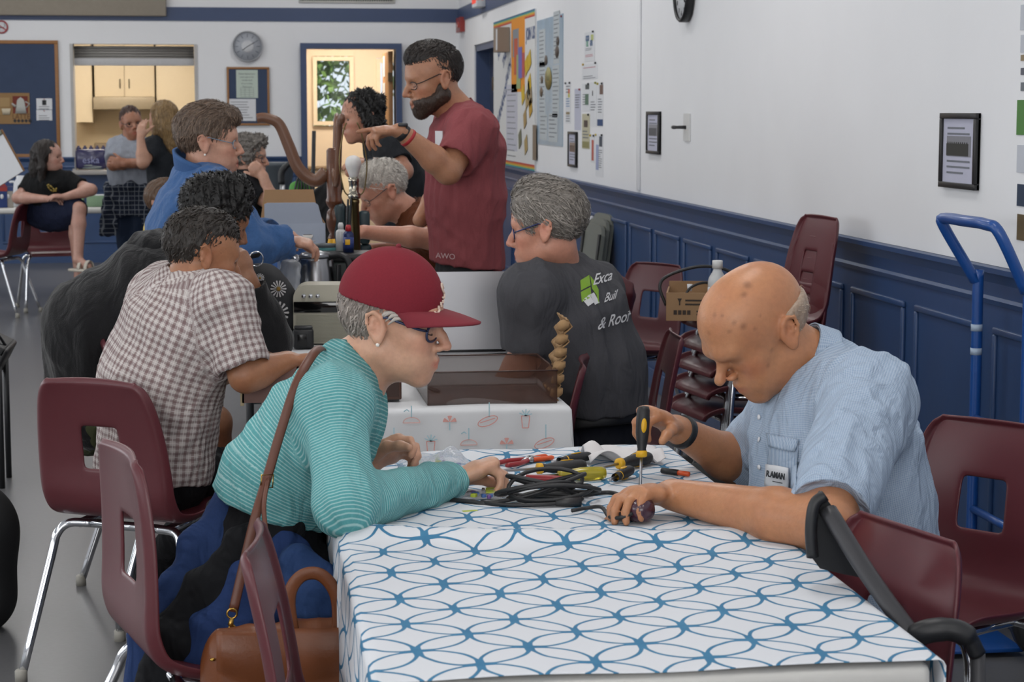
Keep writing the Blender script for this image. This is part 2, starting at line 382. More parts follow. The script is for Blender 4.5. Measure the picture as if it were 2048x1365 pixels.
# trees outside
rs = np.random.RandomState(5)
def tree(x, y, h, r, n, label, cols):
    root = empty('garden_tree', (x, y, 0), label=label, cat='tree', group='trees outside the windows')
    MB().tube([(0, 0, 0), (.05, .05, h*.45), (-.05, 0, h*.8)], [.09, .07, .03], n=8).build('trunk', mat('bark', '4d4136', .8), root)
    mb = MB(); c = rs.normal(0, 1, (n, 3)); c *= (rs.rand(n, 1)**.4/np.linalg.norm(c, axis=1, keepdims=True)); c = c*V(r, r*.7, h*.42)+V(0, 0, h*.56)
    d1 = rs.normal(0, 1, (n, 3)); d2 = rs.normal(0, 1, (n, 3)); s = .055+.05*rs.rand(n, 1)
    d1 *= s/np.linalg.norm(d1, axis=1, keepdims=True); d2 *= s*.6/np.linalg.norm(d2, axis=1, keepdims=True)
    vs = np.stack([c-d1, c+d2, c+d1, c-d2], 1).reshape(-1, 3)
    mb._add(vs, [[4*i, 4*i+1, 4*i+2, 4*i+3] for i in range(n)]); mb.build('foliage', mat(*cols), root, kind='stuff')
LEAF1 = ('leaf_green', '6d8a3c', .5); LEAF2 = ('leaf_dark', '3f5c33', .5)
tree(.6, YP+3.0, 4.6, 1.0, 3600, 'leafy green tree outside the left porch window', LEAF1)
tree(2.9, YP+3.4, 4.4, 1.0, 3200, 'darker leafy tree outside the narrow porch window', LEAF2)
gr = MB().box((1, YP+9, -.12), (30, 16, .05)); gr.build('garden_lawn', mat('lawn', '5c7a3a', .8, var=.2, scale=8), kind='structure')
sun = bpy.data.lights.new('sun', 'SUN'); sun.energy = 7; sun.angle = .01; so = bpy.data.objects.new('sun', sun); COL.objects.link(so); so.location = (0, 26, 8); so.rotation_euler = (math.radians(38), math.radians(-30), 0)
# recessed door on the right wall
o = struct('door_2', MB().box((XW+.08, (RY0+RY1)/2, RZ1-.03), (.13, RY1-RY0, .06)).box((XW+.08, RY1-.03, RZ1/2), (.13, .06, RZ1)).box((XW+.08, RY0+.03, RZ1/2), (.13, .06, RZ1)), BLUE2)
MB().box((XW+.17, (RY0+RY1)/2, RZ1/2), (.05, RY1-RY0-.12, RZ1-.06), bev=.003).build('door_leaf', mat('dark_blue_door', '2c3650', .4), o)
MB().box((XW+.05, aX(987, 150, XW)[1], RZ1/2-.02), (.06, .22, RZ1-.10), bev=.003).build('door_edge', WOODF, o)
for z in (1.15, 1.75): MB().box((XW+.016, aX(984, 150, XW)[1]+.06, z), (.012, .05, .12)).build('hinge', mat('hinge_brass', '4d4231', .4, .8), o)
# ceiling light fixtures
for i, (x, y) in enumerate(LAMP_SPOTS):
    if i == 0:
        LF = empty('ceiling_light', (x, y, CEIL), label='fluorescent ceiling fitting, nearest row from the camera, left of three', cat='ceiling light', group='ceiling lights')
        MB().box((0, 0, -.03), (.64, 1.24, .06), bev=.005).build('housing', WHITE, LF)
        MB().box((0, 0, -.064), (.56, 1.15, .006)).build('diffuser', emit('lamp_diffuser', 'ffffff', 1.5), LF)
    else:
        c = copy_tree(LF); c.location = (x, y, CEIL)
        c['label'] = 'fluorescent ceiling fitting, %s row from the camera, %s of three' % (('nearest', 'second', 'third', 'fourth', 'fifth', 'farthest')[i//3], ('left', 'middle', 'right')[i % 3])
# ================================================================ chairs and tables
MAROON = mat('maroon_polypropylene', '57262c', .36, var=.06, scale=40, bump=.03, bscale=400, spec=.45)
RUBBER = mat('grey_rubber_foot', '9a978f', .6)
def eval_subsurf(o, lv=1):
    md = o.modifiers.new('s', 'SUBSURF'); md.levels = lv; md.render_levels = lv
    bpy.context.view_layer.update()
    dg = bpy.context.evaluated_depsgraph_get(); me = bpy.data.meshes.new_from_object(o.evaluated_get(dg))
    old = o.data; o.modifiers.clear(); o.data = me; me.name = old.name; bpy.data.meshes.remove(old); return o
SHP = bez([(.222, .418, .185), (.208, .438, .20), (.15, .452, .212), (.03, .440, .216), (-.07, .434, .215), (-.145, .452, .213), (-.182, .505, .212), (-.197, .58, .210), (-.212, .67, .202), (-.231, .755, .186), (-.243, .80, .165), (-.250, .82, .135)], 5)
def shell_pt(u, v):
    """polypropylene seat shell: profile (y, z, half width) swept across with rolled edges"""
    t = v*(len(SHP)-1); i = min(int(t), len(SHP)-2); f = t-i
    y, z, w = SHP[i]*(1-f)+SHP[i+1]*f
    d = SHP[i+1]-SHP[i]; nx = np.array([-d[1], d[0]]); nx = nx/np.linalg.norm(nx)        # in (y,z), turned left of travel
    s = 2*u-1
    s = math.copysign(abs(s)**.8, s)
    back = min(1, max(0, (v-.50)/.15))
    n2 = np.array([nx[0], nx[1]])*(-1)                                                    # towards the underside / rear
    bow = (.020*(1-s*s))*back - .012*(s*s)*(1-back)*-1*.0
    topr = max(0, v-.94)/.06; roll = max(0, abs(s)-.86)/.14*(1-.8*topr)
    off = bow + .024*roll**1.6
    off += .016*topr**1.5
    q = np.array([y, z])+n2*off
    return (s*w*(1-.02*roll), q[0], q[1])
def make_chair(label):
    r = empty('stacking_chair', label=label, cat='chair', group='maroon stacking chairs')
    sh = MB().grid(shell_pt, 30, 44, thick=.0075, hole=lambda u, v: abs(2*u-1)**.8 < .31 and .635 < v < .755).build('seat_shell', MAROON, r)
    eval_subsurf(sh)
    tr = .0122
    for sx in (-1, 1):
        l = MB().tube(bez([(sx*.10, .15, .428), (sx*.16, .155, .424), (sx*.186, .165, .395), (sx*.198, .178, .33), (sx*.222, .215, .012)], 4), tr, n=10).build('leg', CHROME, r)
        MB().lathe([(.0165, 0), (.0165, .03), (.013, .034)], (sx*.223, .216, 0), n=12).build('foot_cap', RUBBER, l)
        l = MB().tube(bez([(sx*.10, -.09, .415), (sx*.165, -.10, .412), (sx*.192, -.118, .385), (sx*.203, -.135, .32), (sx*.236, -.235, .012)], 4), tr, n=10).build('leg', CHROME, r)
        MB().lathe([(.0165, 0), (.0165, .03), (.013, .034)], (sx*.2365, -.236, 0), n=12).build('foot_cap', RUBBER, l)
        MB().tube([(sx*.135, .155, .426), (sx*.135, -.095, .413)], tr, n=10).build('side_rail', CHROME, r)
    for yy, zz in ((.15, .428), (-.09, .415)): MB().tube([(-.11, yy, zz), (.11, yy, zz)], tr, n=10).build('cross_bar', CHROME, r)
    return r
CH0 = None
def chair(x, y, deg, label, z=0, tilt=0):
    """deg: compass heading of the chair's front, 0 = +Y (away), 90 = +X (right)"""
    global CH0
    if CH0 is None: CH0 = c = make_chair(label)
    else: c = copy_tree(CH0)
    c['label'] = label; c.location = (x, y, z); c.rotation_euler = (tilt, 0, -math.radians(deg)); return c
chair(-.27, 5.40, 30, 'maroon plastic chair the man in the plaid shirt sits on')
chair(-.135, 3.80, 74, 'maroon plastic chair tipped forward under the woman in the red cap', z=.034, tilt=-.16)
chair(.245, 3.23, 95, 'maroon plastic chair at the near left table corner in front of the leather purse')
chair(-.22, 6.25, 72, 'maroon plastic chair under the person in the black hoodie')
chair(1.50, 4.10, 232, 'empty maroon plastic chair in front of the blue hand truck')
chair(.885, 3.11, 254, 'nearest maroon plastic chair at right, beside the black trolley handle')
chair(1.70, 8.75, 236, 'empty maroon plastic chair by the wall behind the grey-haired man')
chair(1.13, 6.12, 275, 'maroon plastic chair under the grey-haired man in charcoal shirt')
chair(.735, 5.52, 282, 'maroon plastic chair pushed in beside the egg carton sheet')
for k in range(5):
    chair(1.80-.012*(4-k)+.075, 7.0, 262, ('%s maroon chair of the stack carrying the cardboard box' % ('bottom', 'second lowest', 'middle', 'second highest', 'top')[k]), z=.078*k)
chair(-1.78, 15.2, 285, 'empty maroon chair at the far left beside the white folding table')
chair(-1.42, 15.55, 168, 'maroon chair the seated woman in the black shirt uses')

TABLEW = mat('table_plastic', 'c9c8c4', .5, var=.03); TLEG = mat('table_leg_grey', '4c4d50', .4, .5)
def table(x0, x1, y0, y1, label, z=.735):
    r = empty('folding_table', ((x0+x1)/2, (y0+y1)/2, 0), label=label, cat='table', group='folding tables')
    w, d = x1-x0, y1-y0
    MB().box((0, 0, z-.022), (w, d, .044), bev=.014).build('tabletop', TABLEW, r)
    lng = d > w
    for s in (-1, 1):
        for q in (-1, 1):
            X, Y = (q*(w/2-.09), s*(d/2-.28)) if lng else (s*(w/2-.28), q*(d/2-.09))
            MB().cyl((X, Y, z-.04), (X, Y, 0), .015, n=10).build('leg', TLEG, r)
        a, b = ((-(w/2-.09), s*(d/2-.28)), (w/2-.09, s*(d/2-.28))) if lng else ((s*(w/2-.28), -(d/2-.09)), (s*(w/2-.28), d/2-.09))
        MB().cyl((*a, .16), (*b, .16), .012, n=8).build('leg_brace', TLEG, r)
    return r
TX0, TX1, TY0, TY1, TZ = .185, .975, 2.655, 4.485, .742
UX0, UX1, UY0, UY1 = .09, .85, 5.14, 6.93
table(TX0+.004, TX1-.004, TY0, TY1-.004, 'folding table under the blue and white patterned cloth')
table(UX0+.004, UX1-.004, UY0+.004, UY1, 'folding table under the cloth printed with beach umbrellas')
table(-.05, .70, 7.05, 7.80, 'folding table crowded with tools, the kettle and lamp parts')
table(-.05, .71, 8.0, 9.6, 'folding table behind the upturned wooden pedestal')
table(-2.9, -1.02, 16.35, 17.05, 'white folding table along the back wall beside the seated woman')

def patmat(name, build, fold=0):
    m, nt, p = nodes(name); N, L = nt.nodes, nt.links
    a = N.new('ShaderNodeAttribute'); a.attribute_name = 'pat'
    class Q:
        def m(s, op, *ins):
            n = N.new('ShaderNodeMath'); n.operation = op
            for i, v in enumerate(ins):
                if isinstance(v, (int, float)): n.inputs[i].default_value = v
                else: L.new(v, n.inputs[i])
            return n.outputs[0]
        def mix(s, f, c0, c1):
            n = N.new('ShaderNodeMix'); n.data_type = 'RGBA'
            for i, v in ((0, f), (6, c0), (7, c1)):
                if isinstance(v, tuple): n.inputs[i].default_value = (*v, 1)
                elif isinstance(v, (int, float)): n.inputs[i].default_value = v
                else: L.new(v, n.inputs[i])
            return n.outputs[2]
        def noise(s, scale, detail=2, vec=None, dist=0):
            n = N.new('ShaderNodeTexNoise'); n.inputs['Scale'].default_value = scale; n.inputs['Detail'].default_value = detail; n.inputs['Distortion'].default_value = dist
            L.new(vec or a.outputs['Vector'], n.inputs['Vector']); return n
        def ss(s, x, e0, e1):
            n = N.new('ShaderNodeMapRange'); n.interpolation_type = 'SMOOTHSTEP'; n.inputs[1].default_value = e0; n.inputs[2].default_value = e1
            L.new(x, n.inputs[0]); return n.outputs[0]
        def line(s, x, period, w, soft=.15):
            """1 on a line of width fraction w repeating each period"""
            t = s.m('ABSOLUTE', s.m('SUBTRACT', s.m('FRACT', s.m('DIVIDE', x, period)), .5))
            return s.m('SUBTRACT', 1, s.ss(t, w/2*(1-soft), w/2*(1+soft)+.004))
    q = Q(); sep = N.new('ShaderNodeSeparateXYZ'); L.new(a.outputs['Vector'], sep.inputs[0]); q.x, q.y, q.z = sep.outputs
    q.sep = lambda v: (lambda n: (L.new(v, n.inputs[0]), n.outputs)[1])(N.new('ShaderNodeSeparateXYZ'))
    q.N, q.L, q.p, q.attr = N, L, p, a
    if fold:
        tc = N.new('ShaderNodeTexCoord'); mp = N.new('ShaderNodeMapping'); mp.inputs['Scale'].default_value = (1.5, 1.5, .7); mp.inputs['Rotation'].default_value = (.4, .7, .2); L.new(tc.outputs['Object'], mp.inputs[0])
        nf = N.new('ShaderNodeTexNoise'); nf.inputs['Scale'].default_value = 9; nf.inputs['Detail'].default_value = 3; nf.inputs['Distortion'].default_value = 1.8; L.new(mp.outputs[0], nf.inputs['Vector'])
        b = N.new('ShaderNodeBump'); b.inputs['Strength'].default_value = fold; b.inputs['Distance'].default_value = .04; L.new(nf.outputs[0], b.inputs['Height']); L.new(b.outputs[0], p.inputs['Normal'])
    col = build(q); L.new(col, p.inputs['Base Color']); p.inputs['Roughness'].default_value = .8; p.inputs['Specular IOR Level'].default_value = .25
    MATS[name] = m; return m
def circles(q):
    """hand-painted overlapping circles, brush swelling where they cross"""
    n = q.noise(9, 2); o = q.sep(n.outputs['Color']); r = .082
    X = q.m('ADD', q.x, q.m('MULTIPLY', q.m('SUBTRACT', o[0], .5), .016)); Y = q.m('ADD', q.y, q.m('MULTIPLY', q.m('SUBTRACT', o[1], .5), .016))
    def fold(x, sh): return q.m('MULTIPLY', q.m('ABSOLUTE', q.m('SUBTRACT', q.m('FRACT', q.m('ADD', q.m('DIVIDE', x, 2*r), sh)), .5)), 2*r)
    def dist(x, y): return q.m('SQRT', q.m('ADD', q.m('MULTIPLY', x, x), q.m('MULTIPLY', y, y)))
    ax, ay = fold(X, 0), fold(Y, 0); bx, by = fold(X, .5), fold(Y, .5)
    dA = q.m('ABSOLUTE', q.m('SUBTRACT', dist(ax, ay), r)); dB = q.m('ABSOLUTE', q.m('SUBTRACT', dist(bx, by), r))
    d = q.m('MINIMUM', dA, dB)
    s1 = dist(q.m('SUBTRACT', ax, r), ay); s2 = dist(ax, q.m('SUBTRACT', ay, r)); st = q.m('MINIMUM', s1, s2)
    wd = q.m('ADD', .0029, q.m('MULTIPLY', q.m('SUBTRACT', 1, q.ss(st, .002, .030)), .0046))
    k = q.ss(q.m('SUBTRACT', d, wd), -.0006, .0009)
    tone = q.mix(q.noise(25, 3).outputs[0], lin('2f668a'), lin('4b87ab'))
    return q.mix(k, tone, lin('d4d7dc'))
CLOTH1 = patmat('painted_circle_cloth', circles)
def set_attr(me, name, arr, kind='FLOAT_VECTOR'):
    a = me.attributes.new(name, kind, 'POINT')
    arr = np.asarray(arr, np.float32)
    if kind == 'FLOAT_COLOR':
        if arr.shape[1] == 3: arr = np.concatenate([arr, np.ones((len(arr), 1), np.float32)], 1)
        a.data.foreach_set('color', arr.ravel())
    else: a.data.foreach_set('vector', arr.ravel())
def cloth(name, m, x0, x1, y0, y1, z, dl, dr, df, label, ridge=None, seed=0, wav=.012):
    """tablecloth: arc-length grid over the top with hanging skirts left (dl), right (dr), front (df)"""
    rr = .010
    def prof(a, lo, hi, d0, d1):
        """arc coordinate -> (position, drop, outward) along one axis"""
        if a < lo: return lo, lo-a, -1
        if a > hi: return hi, a-hi, 1
        return a, 0, 0
    A = np.concatenate([np.arange(x0-dl, x0-.05, .02) if dl else [], np.arange(x0-.05 if dl else x0, x0+.05, .007), np.arange(x0+.05, x1-.05, .018), np.arange(x1-.05, x1+.05 if dr else x1+1e-4, .007), np.arange(x1+.05, x1+dr, .02) if dr else []])
    B = np.concatenate([np.arange(y0-df, y0-.05, .02) if df else [], np.arange(y0-.05 if df else y0, y0+.05, .007), np.arange(y0+.05, y1+.001, .018)])
    vs, pat = [], []
    for a in A:
        for b in B:
            xx, dx, sx = prof(a, x0, x1, dl, dr); yy, dy, _ = prof(b, y0, 1e9, df, 0)
            drop = max(dx, dy)
            wx = sx*min(rr, dx)*1.0; wy = -min(rr, dy)
            zz = z-max(0, drop-rr*.5)
            if dx: wx += sx*wav*min(1, dx/.12)*(1+math.sin(b*23+seed)+.5*math.sin(b*51+seed*2))
            if dy: wy -= wav*min(1, dy/.12)*(1+math.sin(a*21+seed)+.6*math.sin(a*47+1))
            if not drop:
                zz += .0016*math.sin(a*17+seed+2*math.sin(b*5))+.0016*math.sin(b*13+3*math.sin(a*4+seed))+.002
                if ridge: zz += ridge(a, b)
            vs.append((xx+wx, yy+wy, zz)); sh = 0
            if ridge: t_ = min(1, max(0, (b-(3.62-.10*math.sin((a-.2)*3.5)-.06*(a-.2))+.012)/.05)); sh = .055*t_*t_*(3-2*t_)
            pat.append((a-.3*sh, b+sh, 0))
    nv = len(B); fs = [[i*nv+j, (i+1)*nv+j, (i+1)*nv+j+1, i*nv+j+1] for i in range(len(A)-1) for j in range(nv-1)]
    o = MB()._add(vs, fs, True).build(name, m, label=label, cat='tablecloth'); set_attr(o.data, 'pat', pat)
    md = o.modifiers.new('t', 'SOLIDIFY'); md.thickness = .0016; md.offset = -1
    return o
def rdg(a, b):
    yc = 3.62-.10*math.sin((a-.2)*3.5)-.06*(a-.2); d = (b-yc)/.045
    return .022*math.exp(-d*d)*(.4+.6*max(0, math.sin((a-.05)*4))) + (.010*math.exp(-((b-4.40)/.06)**2)*abs(math.sin(a*9)))
cloth('tablecloth', CLOTH1, TX0-.004, TX1+.004, TY0-.004, TY1, TZ, .30, .26, 0, 'white tablecloth painted with blue interlocking circles', ridge=rdg, wav=.004)
CLOTH2 = mat('beach_cloth', 'd3d4d6', .8, var=.02, scale=9, bump=.05, bscale=500)
TC2 = cloth('tablecloth', CLOTH2, UX0-.004, UX1+.004, UY0-.004, UY1, TZ, .22, .22, .34, 'white tablecloth with small coral and aqua beach umbrellas', seed=2, wav=.004)
# printed umbrellas and drinks on the hanging front of the second cloth
pr = MB(); cols = []; rp = np.random.RandomState(3)
CORAL, AQUA, PINK = lin('dba29a'), lin('a3c6d0'), lin('dfb6b0')
def print_shape(poly, c, col, y):
    for k in range(1, len(poly)-1):
        pr._add([(c[0]+p[0], y, c[1]+p[1]) for p in (poly[0], poly[k], poly[k+1])], [[0, 1, 2]]); cols.extend([col]*3)
def ring(w, h, n=14): return [(w*math.cos(t), h*math.sin(t)) for t in np.linspace(0, math.pi, n)]
def pstroke(pts, c, col, y, w=.0013):
    for (a, b) in zip(pts, pts[1:]):
        d = nrm(V(b[0]-a[0], b[1]-a[1])); n_ = V(-d[1], d[0])*w
        pr._add([(c[0]+q[0], y, c[1]+q[1]) for q in (V(*a)-n_, V(*b)-n_, V(*b)+n_, V(*a)+n_)], [[0, 1, 2, 3]]); cols.extend([col]*4)
k = 0
for iz in range(4):
    for ix in range(8):
        cx = UX0+.05+ix*.1+(.05 if iz % 2 else 0); cz = .71-iz*.062; kind = (ix+iz*3) % 4; c = (cx, cz); yy = UY0-.0265
        if cx > UX1-.02: continue
        if kind == 0:
            rg = ring(.018, .017); print_shape(rg[0:4]+[(0, 0)], c, CORAL, yy); print_shape(rg[5:9]+[(0, 0)], c, CORAL, yy); print_shape(rg[10:14]+[(0, 0)], c, CORAL, yy); pstroke([(0, 0), (0, -.022)], c, AQUA, yy)
        elif kind == 1:
            el = [(.026*math.cos(t), .012*math.sin(t)+.3*.026*math.cos(t)) for t in np.linspace(0, 2*math.pi, 18)]; pstroke(el, c, CORAL, yy); pstroke([(-.02, -.004), (.02, .008)], c, CORAL, yy); pstroke([(.004, .012), (.004, .05)], c, AQUA, yy)
        elif kind == 2:
            pstroke([(-.011, .012), (-.008, -.02), (.008, -.02), (.011, .012), (-.011, .012)], c, CORAL, yy)
            for t in range(5): pstroke([(0, .012), (.018*math.cos(.3+t*.6), .012+.018*math.sin(.3+t*.6))], c, AQUA, yy)
        else:
            rg = ring(.022, .014); pstroke(rg+[rg[0]], c, PINK, yy); pstroke([(0, .014), (0, .045)], c, AQUA, yy); pstroke([(-.02, .03), (-.012, .035), (-.006, .03)], c, AQUA, yy)
po = pr.build('umbrella_print', vmat('print_ink', .8), TC2, kind='stuff'); set_attr(po.data, 'col', cols, 'FLOAT_COLOR')
# ================================================================ people: bodies grown as one smooth surface from tapered limbs
def _rot(*cols): return np.stack([nrm(c) for c in cols], 1)
class Field:
    """signed-distance volume: smooth union of tapered limbs and ellipsoids, meshed by surface nets"""
    def __init__(s): s.P = []
    def cone(s, a, b, ra, rb=None, k=.02, op='+'): s.P.append(('c', op, k, np.asarray(a, float), np.asarray(b, float), ra, ra if rb is None else rb)); return s
    def chain(s, pts, rs, k=.02, op='+'):
        for i in range(len(pts)-1): s.cone(pts[i], pts[i+1], rs[i], rs[i+1], k, op)
        return s
    def ell(s, c, r, R=None, k=.02, op='+'): s.P.append(('e', op, k, np.asarray(c, float), np.asarray(r, float), np.eye(3) if R is None else R)); return s
    def ecap(s, a, b, side, r0, r1, k=.03, op='+'):
        """limb of elliptical section: r = (half width along side, half depth)"""
        s.P.append(('t', op, k, np.asarray(a, float), np.asarray(b, float), np.asarray(side, float), r0, r1)); return s
    def plane(s, p, n, k=.004): s.P.append(('p', '-', k, np.asarray(p, float), nrm(n))); return s      # cuts away the side n points to
    def bbox(s, p):
        if p[0] == 'c': r = max(p[5], p[6]); return np.minimum(p[3], p[4])-r, np.maximum(p[3], p[4])+r
        if p[0] == 'e': r = max(p[4]); return p[3]-r, p[3]+r
        if p[0] == 't': r = max(p[6]+p[7]); return np.minimum(p[3], p[4])-r, np.maximum(p[3], p[4])+r
    def mesh(s, h, smooth=1):
        B = [s.bbox(p) for p in s.P if p[1] == '+']
        lo = np.min([b[0] for b in B], 0)-3*h; hi = np.max([b[1] for b in B], 0)+3*h
        n = np.ceil((hi-lo)/h).astype(int)+1
        D = np.full(n, .25, np.float32); ax = [(lo[i]+h*np.arange(n[i])).astype(np.float32) for i in range(3)]
        for p in s.P:
            k = p[2]
            if p[0] == 'p': sl = (slice(None),)*3
            else:
                b0, b1 = s.bbox(p); m = k+3*h
                i0 = np.clip(np.floor((b0-m-lo)/h).astype(int), 0, n); i1 = np.clip(np.ceil((b1+m-lo)/h).astype(int)+1, 0, n)
                if (i1 <= i0).any(): continue
                sl = tuple(slice(a, b) for a, b in zip(i0, i1))
            X, Y, Z = np.meshgrid(ax[0][sl[0]], ax[1][sl[1]], ax[2][sl[2]], indexing='ij', sparse=True)
            if p[0] == 'p': d = (X-p[3][0])*p[4][0]+(Y-p[3][1])*p[4][1]+(Z-p[3][2])*p[4][2]; d = -d
            elif p[0] == 'c':
                a, b, ra, rb = p[3:]; v = b-a; L2 = max(1e-12, v@v)
                x, y, z = X-a[0], Y-a[1], Z-a[2]
                t = np.clip((x*v[0]+y*v[1]+z*v[2])/L2, 0, 1)
                d = np.sqrt((x-t*v[0])**2+(y-t*v[1])**2+(z-t*v[2])**2)-(ra+(rb-ra)*t)
            elif p[0] == 'e':
                c, r, R = p[3:]; x, y, z = X-c[0], Y-c[1], Z-c[2]
                q = [(x*R[0, i]+y*R[1, i]+z*R[2, i])/r[i] for i in range(3)]
                k0 = np.sqrt(q[0]**2+q[1]**2+q[2]**2); k1 = np.sqrt((q[0]/r[0])**2+(q[1]/r[1])**2+(q[2]/r[2])**2)
                d = k0*(k0-1)/np.maximum(k1, 1e-6)
            else:
                a, b, sd, r0, r1 = p[3:]; v = b-a; L = max(1e-9, np.linalg.norm(v)); w = v/L
                u = nrm(sd-w*(sd@w)); f = np.cross(w, u)
                x, y, z = X-a[0], Y-a[1], Z-a[2]
                tt = x*w[0]+y*w[1]+z*w[2]; t = np.clip(tt/L, 0, 1); ov = tt-np.clip(tt, 0, L)
                rx = r0[0]+(r1[0]-r0[0])*t; ry = r0[1]+(r1[1]-r0[1])*t; rm = np.minimum(rx, ry)
                d = (np.sqrt(((x*u[0]+y*u[1]+z*u[2])/rx)**2+((x*f[0]+y*f[1]+z*f[2])/ry)**2+(ov/rm)**2)-1)*rm
            A = D[sl]; d = d.astype(np.float32)
            if p[1] == '+': hh = np.maximum(k-np.abs(A-d), 0)/max(k, 1e-6); D[sl] = np.minimum(A, d)-hh*hh*k*.25
            else: hh = np.maximum(k-np.abs(A+d), 0)/max(k, 1e-6); D[sl] = np.maximum(A, -d)+hh*hh*k*.25
        return surface_nets(D, lo, h, smooth)
def surface_nets(D, lo, h, smooth=1):
    ins = D < 0; nx, ny, nz = D.shape
    c = np.zeros((nx-1, ny-1, nz-1), np.uint8)
    offs = [(i, j, k) for i in (0, 1) for j in (0, 1) for k in (0, 1)]
    for (i, j, k) in offs: c += ins[i:nx-1+i, j:ny-1+j, k:nz-1+k]
    act = np.nonzero((c > 0) & (c < 8)); m = len(act[0])
    idx = np.full(c.shape, -1, np.int32); idx[act] = np.arange(m)
    val = np.stack([D[act[0]+i, act[1]+j, act[2]+k] for (i, j, k) in offs], 1)
    pos = np.zeros((m, 3)); cnt = np.zeros(m); of = np.array(offs, float)
    for a in range(8):
        for b in range(a+1, 8):
            if np.abs(of[a]-of[b]).sum() != 1: continue
            va, vb = val[:, a], val[:, b]; x = (va < 0) != (vb < 0)
            t = np.where(x, va/np.where(x, va-vb, 1), 0)
            pos += np.where(x[:, None], of[a]+(of[b]-of[a])*t[:, None], 0); cnt += x
    P = (np.stack(act, 1)+pos/np.maximum(cnt, 1)[:, None])*h+lo
    faces = []
    for axis in range(3):
        sl0 = [slice(None)]*3; sl1 = [slice(None)]*3; sl0[axis] = slice(0, -1); sl1[axis] = slice(1, None)
        a, b = ins[tuple(sl0)], ins[tuple(sl1)]
        e = np.nonzero(a != b); flip = a[e]
        u, v = [q for q in range(3) if q != axis]
        ok = (e[u] > 0) & (e[v] > 0) & (e[u] < D.shape[u]-1) & (e[v] < D.shape[v]-1)
        e = [q[ok] for q in e]; flip = flip[ok]
        def cell(du, dv): q = list(e); q[u] = e[u]-du; q[v] = e[v]-dv; return idx[tuple(q)]
        f = np.stack([cell(1, 1), cell(0, 1), cell(0, 0), cell(1, 0)], 1)
        if axis == 1: flip = ~flip
        f[~flip] = f[~flip][:, ::-1]; faces.append(f)
    Fc = np.concatenate(faces); Fc = Fc[(Fc >= 0).all(1)]
    for _ in range(smooth):
        acc = np.zeros_like(P); n = np.zeros(len(P))
        for i in range(4):
            a, b = Fc[:, i], Fc[:, (i+1) % 4]
            for q in range(3): acc[:, q] += np.bincount(a, P[b, q], len(P))+np.bincount(b, P[a, q], len(P))
            n += np.bincount(a, minlength=len(P))+np.bincount(b, minlength=len(P))
        P = P*.45+.55*acc/np.maximum(n, 1)[:, None]
    return P, Fc
def vnormals(P, Fc):
    n = np.cross(P[Fc[:, 2]]-P[Fc[:, 0]], P[Fc[:, 3]]-P[Fc[:, 1]]); N = np.zeros_like(P)
    for i in range(4):
        for q in range(3): N[:, q] += np.bincount(Fc[:, i], n[:, q], len(P))
    return N/np.maximum(1e-12, np.linalg.norm(N, axis=1, keepdims=True))
def np_mesh(name, P, Fc, m, parent=None, base=(0, 0, 0), col=None, pat=None, **kw):
    me = bpy.data.meshes.new(name); P = np.asarray(P)-np.asarray(base)
    Fc = np.asarray(Fc, np.int32); nf = len(Fc); k = Fc.shape[1]
    me.vertices.add(len(P)); me.vertices.foreach_set('co', P.astype(np.float32).ravel())
    me.loops.add(nf*k); me.loops.foreach_set('vertex_index', Fc.ravel())
    me.polygons.add(nf); me.polygons.foreach_set('loop_start', np.arange(0, nf*k, k, dtype=np.int32)); me.polygons.foreach_set('loop_total', np.full(nf, k, np.int32))
    me.polygons.foreach_set('use_smooth', np.ones(nf, bool)); me.update(calc_edges=True)
    me.materials.append(m)
    if col is not None: set_attr(me, 'col', col, 'FLOAT_COLOR')
    if pat is not None: set_attr(me, 'pat', pat)
    o = bpy.data.objects.new(name, me); COL.objects.link(o)
    if parent is not None: o.parent = parent
    return tag(o, **kw)
def wrinkle(P, Fc, amp, freq=18, seed=0, aniso=(1, 1, .5), keep=None):
    """soft cloth folds pushed along the normals"""
    r = np.random.RandomState(seed); N = vnormals(P, Fc); d = np.zeros(len(P)); A = np.array(aniso)
    Q = P*A
    W_ = np.stack([np.sin(Q@r.normal(0, freq*.3, 3)+r.rand()*6) for _ in range(3)], 1)*1.1/freq
    for i in range(5):
        w = r.normal(0, 1, 3); w *= freq*(.6+.35*i)/np.linalg.norm(w)
        d += (1-2*np.abs(np.sin((Q+W_)@w+r.rand()*6)))*(.75**i)
    d *= amp/2.2
    if keep is not None: d *= keep
    return P+N*d[:, None]
def chain_coords(P, chains):
    """pattern coordinates of a garment: (arc round the limb, distance along it) of the nearest limb chain"""
    best = np.full(len(P), 1e9); out = np.zeros((len(P), 3))
    for ci, (pts, ref, R, off) in enumerate(chains):
        pts = bez(pts, 10) if len(pts) > 2 else [np.asarray(p, float) for p in pts]; s0 = 0
        for a, b in zip(pts, pts[1:]):
            v = b-a; L = np.linalg.norm(v); w = v/L; x = P-a; t = x@w; t0 = np.clip(t, 0, L); tc = np.clip(t, 0 if a is not pts[0] else -.3, L if b is not pts[-1] else L+.3)
            o = x-t0[:, None]*w; d = np.linalg.norm(o, axis=1)/R
            u = nrm(np.asarray(ref, float)-w*(np.asarray(ref, float)@w)); f = np.cross(w, u)
            an = np.arctan2(o@f, o@u)*R
            m = d < best; best[m] = d[m]; out[m] = np.stack([an+off, s0+tc, np.full(len(P), ci*1.0)], 1)[m]; s0 += L
    return out
SKIN = vmat('skin', .42, sss=.12, bump=.18, bscale=230, spec=.4)
for _n in SKIN.node_tree.nodes:
    if _n.type == 'BSDF_PRINCIPLED': _n.inputs['Coat Weight'].default_value = .10; _n.inputs['Coat Roughness'].default_value = .30
HAIRM = vmat('hair_strands', .42, bump=.35, bscale=500, spec=.4, stretch=(1, 1, .15))
